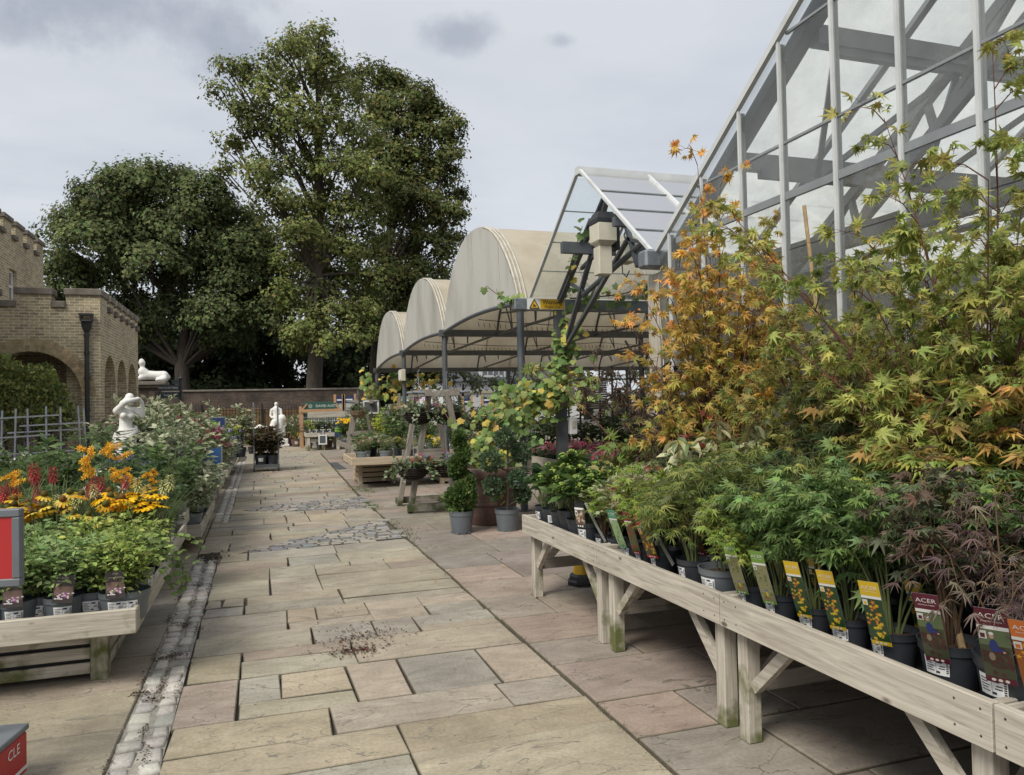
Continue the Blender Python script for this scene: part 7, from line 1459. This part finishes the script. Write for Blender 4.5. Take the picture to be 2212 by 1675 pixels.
lattice_frame('brown diamond lattice panel under the teal sign', 864, 886, 872, 890, 26.8)
lattice_frame('brown diamond lattice panel left of the teal sign', 844, 860, 876, 894, 27.4)
# ------------------------------------------------------------------ basket racks
def basket_rack(X, Y, lab, wd=WOODG, w=.9, dp=.9, zt=1.76):
    t = thing('basket_rack', lab, 'basket stand', (0, 0, 0), 0, 'timber A-frame basket racks')
    xm = X+w/2
    for y in (Y, Y+dp):
        for s in (-1, 1):
            mb = MB(); mb.bar((xm+s*w/2, y, 0), (xm+s*.13, y, zt), .09, .075, auto=False, m=2); mb.build('leg', wd, t, bevel=.004)
    for s in (-1, 1): mb = MB(); mb.bb((xm+s*.2-.05, Y-.3, zt-.08), (xm+s*.2+.05, Y+dp+.15, zt+.02), auto=True); mb.build('top_beam', wd, t, bevel=.004)
    for y in (Y-.06, Y+dp+.06):
        mb = MB(); mb.bb((xm-w*.42, y-.02, .76), (xm+w*.42, y+.02, .86), auto=True); mb.build('peg_rail', wd, t, bevel=.003)
        mb = MB(); mb.bb((xm-w/2-.05, y-.025, .03), (xm+w/2+.05, y+.025, .13), auto=True); mb.build('foot_rail', wd, t, bevel=.003)
    mb = MB(); mb.bar((xm-w*.1, Y-.03, .08), (xm+w*.42, Y+dp, .08), .05, .06, m=0); mb.build('foot_brace', wd, t)
    for x in (xm-.36, xm+.3): mb = MB(); mb.tube([(x, Y-.081, .81), (x, Y-.24, .83)], .02, 8); mb.build('peg', GALV, t, smooth=True)
    for s in (-1, 1):
        for y in (Y-.22, Y+.25): mb = MB(); mb.tube([(xm+s*.25, y, zt-.03), (xm+s*.42, y, zt-.02)], .02, 8); mb.build('peg', GALV, t, smooth=True)
    return t
basket_rack(2.04, 10.97, 'near timber A-frame rack hung with dark wicker baskets'); 
bk2 = AY(785, 955, 21.5); basket_rack(bk2.x-.45, 21.5, 'farther timber A-frame rack carrying the larger slate', w=.9, dp=.7, zt=1.72)
def mk_basket(seed, fl, light=False):
    def f(o):
        rg = np.random.default_rng(seed); mb = MB(); mb.lathe([(.05, 0), (.1, .02), (.15, .08), (.17, .15), (.175, .16), (.16, .155)], (0, 0, 0), 20)
        for z, r in ((.03, .108), (.055, .132), (.08, .152), (.105, .162), (.13, .17), (.155, .178)): mb.tube([(r*math.cos(t), r*math.sin(t), z+.004*math.sin(9*t)) for t in np.linspace(0, 2*PI, 25)], .009, 5, cap=False)
        mb.build('basket', WICKERL if light else WICKER, o, smooth=True); mb = MB()
        for k in range(3): a = k*2.09+.4; mb.tube([(.17*math.cos(a), .17*math.sin(a), .155), (0, 0, .62)], .004, 5)
        mb.tube([(0, 0, .6), (.0, 0, .68), (.02, 0, .7)], .006, 5); mb.build('chain', GALV, o)
        st, P, A = bush(rg, .17, .22, 26, 5, 3, .2, .08, .02, .2, .14, 1.0, .4, .1)
        for k in range(16):                                     # trailing ivy
            a = rg.uniform(0, 6.28); p = np.array((.15*math.cos(a), .15*math.sin(a), .17)); d = np.array((math.cos(a)*.8, math.sin(a)*.8, .1)); Q = [p]
            for q in range(7): p = p+nrm(d)*.032; d = d+np.array((0, 0, -.35)); Q.append(p); P = np.vstack((P, p+rg.normal(0, .01, 3))); A = np.vstack((A, nrm(np.array((math.cos(a), math.sin(a), -.6))+rg.normal(0, .5, 3))))
            st.append((Q, .0018, .001))
        stems_part(o, st, GSTALK); foliage(o, rg, 'broad', P, A, .036, [(.10, .15, .06), (.16, .19, .11), (.07, .11, .045), (.24, .26, .18)], .8)
        fb = FB(); tips = [q[0][-1] for q in st if len(q[0]) == 7]
        for col, n, s in fl:
            for k in range(n): c = tips[rg.integers(0, len(tips))]+rg.normal(0, .02, 3)+np.array((0, 0, .02)); daisy(fb, c, nrm(np.array((rg.normal(0, .4), -.6, .6))), s, 5, [col], (.4, .3, .06), rg, 0, .15, .16)
        fb.build('flowers', PETAL, o)
    return f
BKT = 'hanging baskets on the timber racks'
for i, (px, py, Y, fl, lab, lt) in enumerate(((905, 918, 11.0, [((.62, .12, .42), 7, .032), ((.8, .78, .74), 9, .024), ((.75, .5, .03), 6, .022)], 'upper left dark basket with magenta and white flowers on the near rack', False), (966, 918, 11.3, [((.78, .76, .74), 12, .022), ((.45, .2, .3), 5, .02)], 'upper right dark basket with small white flowers on the near rack', False),
    (893, 1038, 10.8, [((.42, .03, .05), 12, .026), ((.75, .74, .72), 4, .02)], 'lower left dark basket with crimson flowers on the near rack', False), (963, 1032, 10.85, [((.25, .22, .5), 5, .026), ((.4, .04, .08), 6, .022)], 'lower right dark basket with lilac pansies on the near rack', False), (774, 903, 21.3, [((.75, .74, .7), 4, .02)], 'pale wicker basket hanging on the farther rack', True))):
    p = AY(px, py, Y); o = thing('hanging_basket', lab, 'hanging basket', (p.x, Y, p.z), 0, BKT); mk_basket(80+i, fl, lt)(o); o.scale = (1.0, 1.0, 1.0) if not lt else (1.25, 1.25, 1.2); o.scale = (1.3, 1.3, 1.15) if not lt else (1.35, 1.35, 1.2)
# ------------------------------------------------------------------ pale bench with heather pots in the middle
fl_ = G(759, 990, .6); M0x, M0y = fl_.x, fl_.y
cl = G(777, 1047); tray_table(M0x, M0x+1.45, M0y, M0y+1.5, .6, 'pale new-wood tray table with heather pots on a slatted crate', WOODL, True, .145, (cl.x-.02, cl.x+.74, cl.y+.02, cl.y+.95))
tray_table(M0x+1.48, M0x+2.9, M0y+.05, M0y+1.5, .6, 'pale new-wood tray table continuing behind the basket rack', WOODL, True, .145, (M0x+1.75, M0x+2.6, M0y+.3, M0y+1.2))
def mk_heather(seed, pm, pal, fl):
    def f(o): shrub_make(seed, .30, .19, 22, 6, 4, 'lance', .035, pal, fl=fl, pot=(.14, .2, pm), twl=.07)(o)
    return f
GREYB = mat('grey_ribbed_pot', (.17, .19, .19), (.2, .22, .22), .5); BROWNB = mat('brown_pot', (.17, .085, .05), (.14, .07, .045), .55)
HP = [(.16, .2, .09), (.22, .24, .13), (.12, .16, .07)]
KIN['hth'] = lambda s: mk_heather(3, GREYB, HP, ('simple', [(.55, .3, .3), (.7, .6, .55), (.45, .1, .1)], .022, 34)); KIN['hthb'] = lambda s: mk_heather(4, BROWNB, HP, ('simple', [(.6, .12, .08), (.7, .6, .55)], .022, 26)); KIN['pans'] = lambda s: shrub_make(s, .24, .2, 20, 4, 3, 'oval', .04, [(.08, .12, .04), (.1, .15, .05)], fl=('simple', [(.78, .55, .01), (.8, .6, .02)], .034, 32), pot=(.13, .15, DARKPOT)); KIN['pelar'] = lambda s: shrub_make(s, .3, .22, 18, 5, 4, 'broad', .05, [(.09, .15, .05), (.12, .18, .06)], fl=('simple', [(.62, .5, .52), (.75, .72, .7), (.45, .2, .25)], .024, 40), pot=(.13, .17, DARKPOT))
for k, v, dx, dy, sc, nm, lab in (('hth', 0, .25, .2, 1.0, 'potted_heather', 'heather in a grey ribbed pot at the left corner of the pale table'), ('hth', 0, .68, .2, 1.0, 'potted_heather', 'heather in a grey ribbed pot in the middle of the pale table'), ('hthb', 0, 1.12, .22, 1.0, 'potted_heather', 'heather in a brown pot on the pale table'), ('pelar', 0, .3, .75, 1.1, 'potted_geranium', 'pale-flowered geranium behind the left heather'), ('pelar', 1, .75, .8, 1.1, 'potted_geranium', 'pale-flowered geranium behind the middle heather'), ('pelar', 0, .5, 1.2, 1.25, 'potted_geranium', 'pale-flowered geranium at the back of the pale table'),
    ('pans', 0, 1.15, .85, 1.1, 'potted_pansy', 'bright yellow pansies behind the brown pot'), ('pans', 1, 1.75, .6, 1.1, 'potted_pansy', 'bright yellow pansies behind the basket rack legs'), ('green', 0, 1.1, 1.25, 1.1, 'potted_shrub', 'bushy green plant above the yellow pansies'), ('green', 1, 1.6, 1.2, 1.1, 'potted_shrub', 'bushy green plant between rack and pale table'), ('dark', 0, 2.2, .6, 1.0, 'potted_shrub', 'dark low plant seen through the near rack'), ('varlow', 0, 2.6, .7, 1.0, 'potted_shrub', 'cream-edged plant at the right end of the second pale table')):
    put(k, v, M0x+dx, M0y+dy, .51, dx*3, lab, sc, 'pots on the pale tables', nm, nm.split('_')[1] if 'shrub' not in nm else 'potted shrub')
for i, (px, Y, k, sc, lab) in enumerate(((745, 24.5, 'rudbx', 1.3, 'orange-flowered plant left of the farther basket rack'), (812, 22.6, 'green', 1.7, 'tall green plant behind the larger slate'), (850, 19.5, 'green', 1.7, 'leafy green plant behind the upper left basket'), (835, 20.5, 'lime', 1.5, 'yellow-green plant right of the larger slate'), (880, 21.5, 'varieg', 1.4, 'cream-edged shrub under the teal sign'), (925, 19, 'white', 1.5, 'white-flowered plant seen between the rack legs'), (975, 18.5, 'dark', 1.7, 'dark shrub behind the upper right basket'), (1005, 16.5, 'dark', 1.9, 'dark shrub left of the grape vine'), (1040, 17.5, 'green', 1.6, 'green shrub behind the grape vine'))):
    if k == 'rudbx': k = 'rudb'
    p = AY(px, 930, Y); put(k, i % 2 if k != 'rudb' else 0, p.x, Y, .45, i, lab, sc, 'plants behind the pale tables', 'potted_shrub' if k != 'rudb' else 'potted_rudbeckia', 'potted shrub' if k != 'rudb' else 'rudbeckia')
o = tray_table(AY(735, 950, 24).x, AY(900, 950, 24).x, 19.0, 25.0, .5, 'long low tray table standing behind the farther basket rack', WOODG, False)
o = tray_table(AY(915, 930, 16).x, AY(1060, 930, 16).x, 15.9, 19, .5, 'low tray table under the first vault behind the vine', WOODG, False)
# ------------------------------------------------------------------ topiaries, urn and grape vine
def drum_pot(o, r, h): 
    mb = MB(); mb.lathe([(r*.78, 0), (r*.8, .01), (r*.95, h*.82), (r*1.0, h*.83), (r*1.01, h), (r*1.04, h+.01), (r*.95, h), (r*.93, h-.03)], (0, 0, 0), 26)
    for k in range(5): a = k*1.256+.3; mb.box((r*.79*math.cos(a), r*.79*math.sin(a), .012), (.03, .03, .02), M=Matrix.Rotation(a, 3, 'Z'))
    mb.build('pot', GREYPOT, o, smooth=True, angle=35); mb = MB(); mb.lathe([(r*.92, h-.03), (.01, h-.02)], (0, 0, 0), 14); mb.build('soil', SOIL, o)
CON = [(.07, .12, .032), (.09, .145, .04), (.055, .095, .03), (.12, .165, .05)]
def needles(fb, rg, c, r, n, s=.05, pal=CON):
    d = nrm(rg.standard_normal((n, 3))); P = np.array(c)+d*r*(1-.3*rg.random((n, 1))); fb.leaves('clump', P, d+.5*rg.standard_normal((n, 3))+np.array((0, 0, .4)), rg.standard_normal((n, 3)), s*rg.uniform(.6, 1.3, n), jit(rg, pal, n, .22))
p = G(1004, 1155); o = thing('spiral_topiary', 'spiral-clipped conifer in a large grey pot standing on the paving', 'topiary', (p.x, p.y+.14, 0)); drum_pot(o, .15, .26); rg = np.random.default_rng(8); fb = FB()
for k in range(60):
    f_ = k/59; z = .38+.80*f_; a = f_*2*PI*2.2+2.2; rr = .10*(1-f_)**.8+.0; needles(fb, rg, (rr*math.cos(a)+rg.normal(0, .008), rr*math.sin(a)+rg.normal(0, .008), z), .08*(1-f_*.72)+.012, 130, .055)
needles(fb, rg, (.02, -.02, .40), .15, 900, .045)
fb.build('foliage', LEAF, o); mb = MB(); mb.tube([(0, 0, .22), (.02, 0, .6), (0, 0, 1.1)], [.022, .016, .006], 7); mb.build('trunk', TRUNK, o); fb = FB(); needles(fb, rg, (-.09, -.04, .3), .05, 160, .04, ASTER); fb.build('seedling', LEAF, o)
p = G(1104, 1150); o = thing('cloud_topiary', 'cloud-pruned juniper with separate green pads in a grey pot by the bench end', 'topiary', (p.x, p.y+.14, 0)); drum_pot(o, .15, .26); fb = FB(); st = MB(); st.tube([(0, 0, .2), (.02, 0, .5), (.03, .02, .85), (.02, 0, 1.1)], [.022, .018, .014, .008], 7)
for x, y, z, r in ((.0, 0, 1.13, .13), (.22, .05, .93, .12), (-.2, -.02, .85, .13), (.12, -.05, .62, .12), (-.17, .0, .55, .12), (.2, 0, .42, .1)): needles(fb, rg, (x, y, z), r*.9, 480, .045, [(.085, .13, .07), (.11, .155, .08), (.065, .10, .055)]); st.tube([(.02, 0, z-.12), (x*.6, y, z-.07), (x, y, z)], [.012, .01, .005], 6)
fb.build('foliage', LEAF, o); st.build('trunk', TRUNK, o, smooth=True)
p = G(1075, 1137); ur = thing('terracotta_urn', 'big weathered terracotta urn with a banded rim planted with the grape vine', 'urn', (p.x, p.y+.35, 0))
mb = MB(); mb.lathe([(.30, 0), (.32, .03), (.365, .26), (.385, .265), (.385, .295), (.37, .3), (.40, .54), (.42, .60), (.47, .61), (.49, .66), (.47, .73), (.40, .735), (.38, .66)], (0, 0, 0), 28); mb.build('body', TERRA, ur, smooth=True); mb = MB(); mb.lathe([(.37, .66), (.01, .67)], (0, 0, 0), 16); mb.build('soil', SOIL, ur)
gv = thing('grape_vine', 'grape vine with green and yellow leaves climbing from the urn over the posts', 'vine', (0, 0, 0)); rg = np.random.default_rng(77); fb = FB(); sm = FB(); fr = FB()
VG = [(.14, .215, .065), (.18, .25, .08), (.11, .175, .055), (.24, .29, .09)]; VYl = [(.52, .43, .10), (.45, .38, .09), (.50, .34, .08)]
def vine(pts, n, sp, ls, yel, thick=.012, drop=-.5):
    pts = [np.array(q) for q in pts]; 
    sm.tube(pts, thick, .004, (.14, .085, .05), 5)
    for k in range(n):
        t = rg.uniform(0, len(pts)-1.001); i = int(t); c = pts[i]*(1-t+i)+pts[i+1]*(t-i)+rg.normal(0, sp, 3)
        yl = rg.random() < yel; a = np.array((rg.normal(0, .5)-.25, rg.normal(0, .5)-.3, drop)); u = np.array((-.5, -.75, .75))+rg.normal(0, .45, 3)
        fb.leaves('grape', [c], [a], [u], ls*rg.uniform(.55, 1.25), jit(rg, VYl if yl else VG, 1, .15)); 
        if rg.random() < .5: sm.tube([pts[i]*(1-t+i)+pts[i+1]*(t-i), c], .002, .0015, (.2, .12, .06), 3)
ux, uy = ur.location.x, ur.location.y; q1 = (VX0, VY[0], 0); q2 = (pq.x, Bf[0]-.06, 0)
vine([(ux, uy, .7), (ux+.05, uy+.1, 1.0), (ux+.3, uy+.4, 1.35), (q1[0]-.05, q1[1]-.2, 1.6)], 190, .14, .10, .22)
vine([(ux-.05, uy, .75), (ux-.02, uy+.05, .95), (ux+.08, uy+.2, 1.25), (ux+.2, uy+.5, 1.6)], 90, .10, .10, .26)
vine([(ux+.1, uy, .7), (ux+.3, uy, 1.0), (ux+.35, uy+.1, 1.4), (ux+.6, uy+.4, 1.8)], 190, .16, .10, .18)
vine([(ux, uy-.1, .72), (ux+.05, uy-.38, .72), (ux+.02, uy-.47, .5), (ux-.02, uy-.46, .28)], 16, .06, .11, .2)
vine([(ux-.1, uy, .75), (ux-.35, uy+.3, 1.2), (ux-.5, uy+.6, 1.55)], 10, .05, .10, .12)
vine([(q1[0], q1[1]-.1, 1.5), (q2[0]-.1, q2[1]-.12, 1.75), (q2[0], q2[1]-.1, 2.1), (q2[0]+.02, q2[1]-.08, 2.45), (q2[0]+.06, q2[1]-.05, 2.72)], 210, .11, .105, .1)
vine([(ux+.5, uy+.4, 1.55), (q1[0]+.1, q1[1]-.3, 1.65), (q2[0]+.1, q2[1]-.2, 1.8)], 200, .17, .105, .18)
vine([(q2[0]+.15, q2[1], 3.02), (q2[0]+.4, q2[1]-.08, 3.02), (q2[0]+.9, q2[1]-.1, 3.08), (q2[0]+1.35, q2[1]-.12, 3.2), (q2[0]+1.6, q2[1]-.12, 3.3)], 75, .075, .11, .02)
vine([(PX-.1, Bf[0]+.1, 2.98), (PX-.25, Bf[0]+.1, 3.0), (PX-.42, Bf[0]+.1, 3.05), (PX-.6, Bf[0]+.15, 3.2)], 20, .05, .1, .03)
vine([(q2[0]+.1, q2[1]-.1, 3.15), (PX+.25, RY+.9, 3.35), (PX+.25, RY+.5, 3.75)], 12, .04, .1, .05)
for c in ((ux+.12, uy-.1, 1.32), (ux+.25, uy+.05, 1.2), (ux-.05, uy, 1.38)):
    for k in range(26): d = rg.normal(0, .02, 3); fr.dome(np.array(c)+d*np.array((1, 1, 1.6)), .009, .009, (.012, .012, .025), 6)
fb.build('foliage', LEAF, gv); sm.build('stems', STEMM, gv); fr.build('grapes', LEAF, gv)
v2 = thing('climbing_vine', 'yellow-green vine climbing the last canopy post', 'vine', (0, 0, 0)); fb = FB(); sm = FB(); 
vine([(VX0-.1, VY[3]-.2, .2), (VX0-.15, VY[3]-.2, 1.5), (VX0-.25, VY[3]-.2, 2.0), (VX0-.35, VY[3]-.2, 2.6)], 110, .16, .15, .15); vine([(VX0+.2, VY[3], 2.2), (VX0+1.2, VY[3], 2.35), (VX0+2.2, VY[3], 2.3)], 90, .25, .2, .4)
fb.build('foliage', LEAF, v2); sm.build('stems', STEMM, v2)
# ------------------------------------------------------------------ cyclamen bench, wire shelves and dark foliage under the canopy
cb = G(1150, 985, .72); c1 = G(1238, 1010, .72)
o = thing('cyclamen_bench', 'timber bench edged with a weathered board carrying pink cyclamen', 'bench', (0, 0, 0)); cx0, cy0 = cb.x, cb.y; cxe, cye = cx0+2.2, cy0+1.6
mb = MB(); mb.bar((cx0, cy0, .65), (c1.x+.3, c1.y-.3, .65), .03, .14, m=1); mb.build('front_board', WOOD, o); ex, ey = c1.x+.3, c1.y-.3
mb = MB(); mb.add([(cx0+.02, cy0, .6), (ex, ey+.02, .6), (ex+1.6, ey+1.6, .6), (cx0+1.6, cy0+1.6, .6)], [(0, 1, 2, 3)]); mb.add([(cx0+.02, cy0, .57), (ex, ey+.02, .57), (ex+1.6, ey+1.6, .57), (cx0+1.6, cy0+1.6, .57)], [(3, 2, 1, 0)]); mb.build('top', WOODG, o)
for f_ in (.06, .94): x, y = cx0+(ex-cx0)*f_+.06, cy0+(ey-cy0)*f_+.06; mb = MB(); mb.bb((x, y, 0), (x+.08, y+.08, .57), auto=True); mb.build('leg', WOOD, o)
def mk_cyc(seed, pal):
    def f(o): shrub_make(seed, .16, .1, 12, 3, 2, 'broad', .05, [(.04, .075, .035), (.06, .095, .05)], fl=('simple', pal, .032, 18), pot=(.06, .1, DARKPOT), twl=.05, label=False)(o)
    return f
KIN['cyc'] = lambda s: mk_cyc(s, [(.50, .025, .16), (.58, .04, .2), (.45, .02, .12)] if s % 2 else [(.55, .14, .32), (.5, .05, .2), (.6, .25, .4)])
for i in range(9):
    for j in range(5):
        f_ = (i+.5)/9; x = cx0+(ex-cx0)*f_+.12+.2*j; y = cy0+(ey-cy0)*f_+.12+.2*j
        put('cyc', (i*2+j+(i > 4)) % 4, x, y, .6, i+j*2, f'pink cyclamen of the block on the bench, in the {["front row", "second row", "third row", "fourth row", "rear row"][j]}', 1.1+.04*j, 'pink cyclamen on the bench' if True else None, 'potted_cyclamen', 'cyclamen')
o = thing('wire_shelf', 'black wire shelving rack under the canopy behind the porch post', 'shelf', (0, 0, 0)); s0 = AY(1252, 820, 14); s1 = AY(1390, 820, 14)
for x in (s0.x, (s0.x+s1.x)/2, s1.x):
    for y in (14, 14.6): mb = MB(); mb.bb((x-.015, y-.015, 0), (x+.015, y+.015, 2.25)); mb.build('upright', BLACK, o)
for z in (.7, 1.2, 1.6, 2.0):
    mb = MB()
    for k in range(8): mb.bb((s0.x, 14+.08*k, z), (s1.x, 14.012+.08*k, z+.01))
    mb.build('wire_tray', BLACK, o)
mb = MB(); 
for k in range(14): mb.tube([(s0.x-.05+.02*math.sin(k), 13.95, 2.0-.045*k), (s0.x+.55, 13.93, 2.01-.045*k)], .02, 5)
wb = mb.build('wicker_roll', mat('grey_wicker', (.16, .15, .12), (.09, .085, .07), .8), o)
for i, (px, Y, sc, k, z, lab) in enumerate(((1170, 13.2, 2.4, 'dark', 0, 'dark shrub behind the cyclamen left of the porch post'), (1240, 13.4, 2.2, 'dark', 0, 'dark shrub behind the cyclamen right of the porch post'), (1300, 13.0, 2.3, 'dark', 0, 'dark shrub below the wire shelves'), (1360, 12.6, 2.2, 'dark', 0, 'dark shrub below the wire shelves beside the timber post'), (1270, 14.2, 1.2, 'green', 1.21, 'green plant on the wire shelf'), (1345, 14.2, 1.2, 'varlow', 1.21, 'cream-edged plant on the wire shelf'), (1310, 14.2, 1.0, 'rose', .71, 'rose on the lower wire shelf'))):
    p = AY(px, 900, Y); put(k, i % 2, p.x, Y, z, i, lab, sc, 'plants under the porch')
# yellow bollard with a black foot under the bench
p = G(1256, 1268); o = thing('bollard_base', 'yellow bollard with a heavy black rubber foot under the bench', 'bollard', (p.x+.05, p.y+.1, 0)); mb = MB(); mb.lathe([(.13, 0), (.13, .03), (.115, .045), (.11, .075), (.085, .09)], (0, 0, 0), 8); mb.build('foot', BLACK, o, bevel=.004); mb = MB(); mb.lathe([(.075, .085), (.075, .12), (.06, .17), (.045, .3), (.045, .31)], (0, 0, 0), 14); mb.build('cone', YELLOW, o, smooth=True); mb = MB(); mb.lathe([(.046, .3), (.046, .4), (.03, .41)], (0, 0, 0), 14); mb.build('sleeve', mat('crimson_sleeve', (.22, .03, .05), None, .5), o)
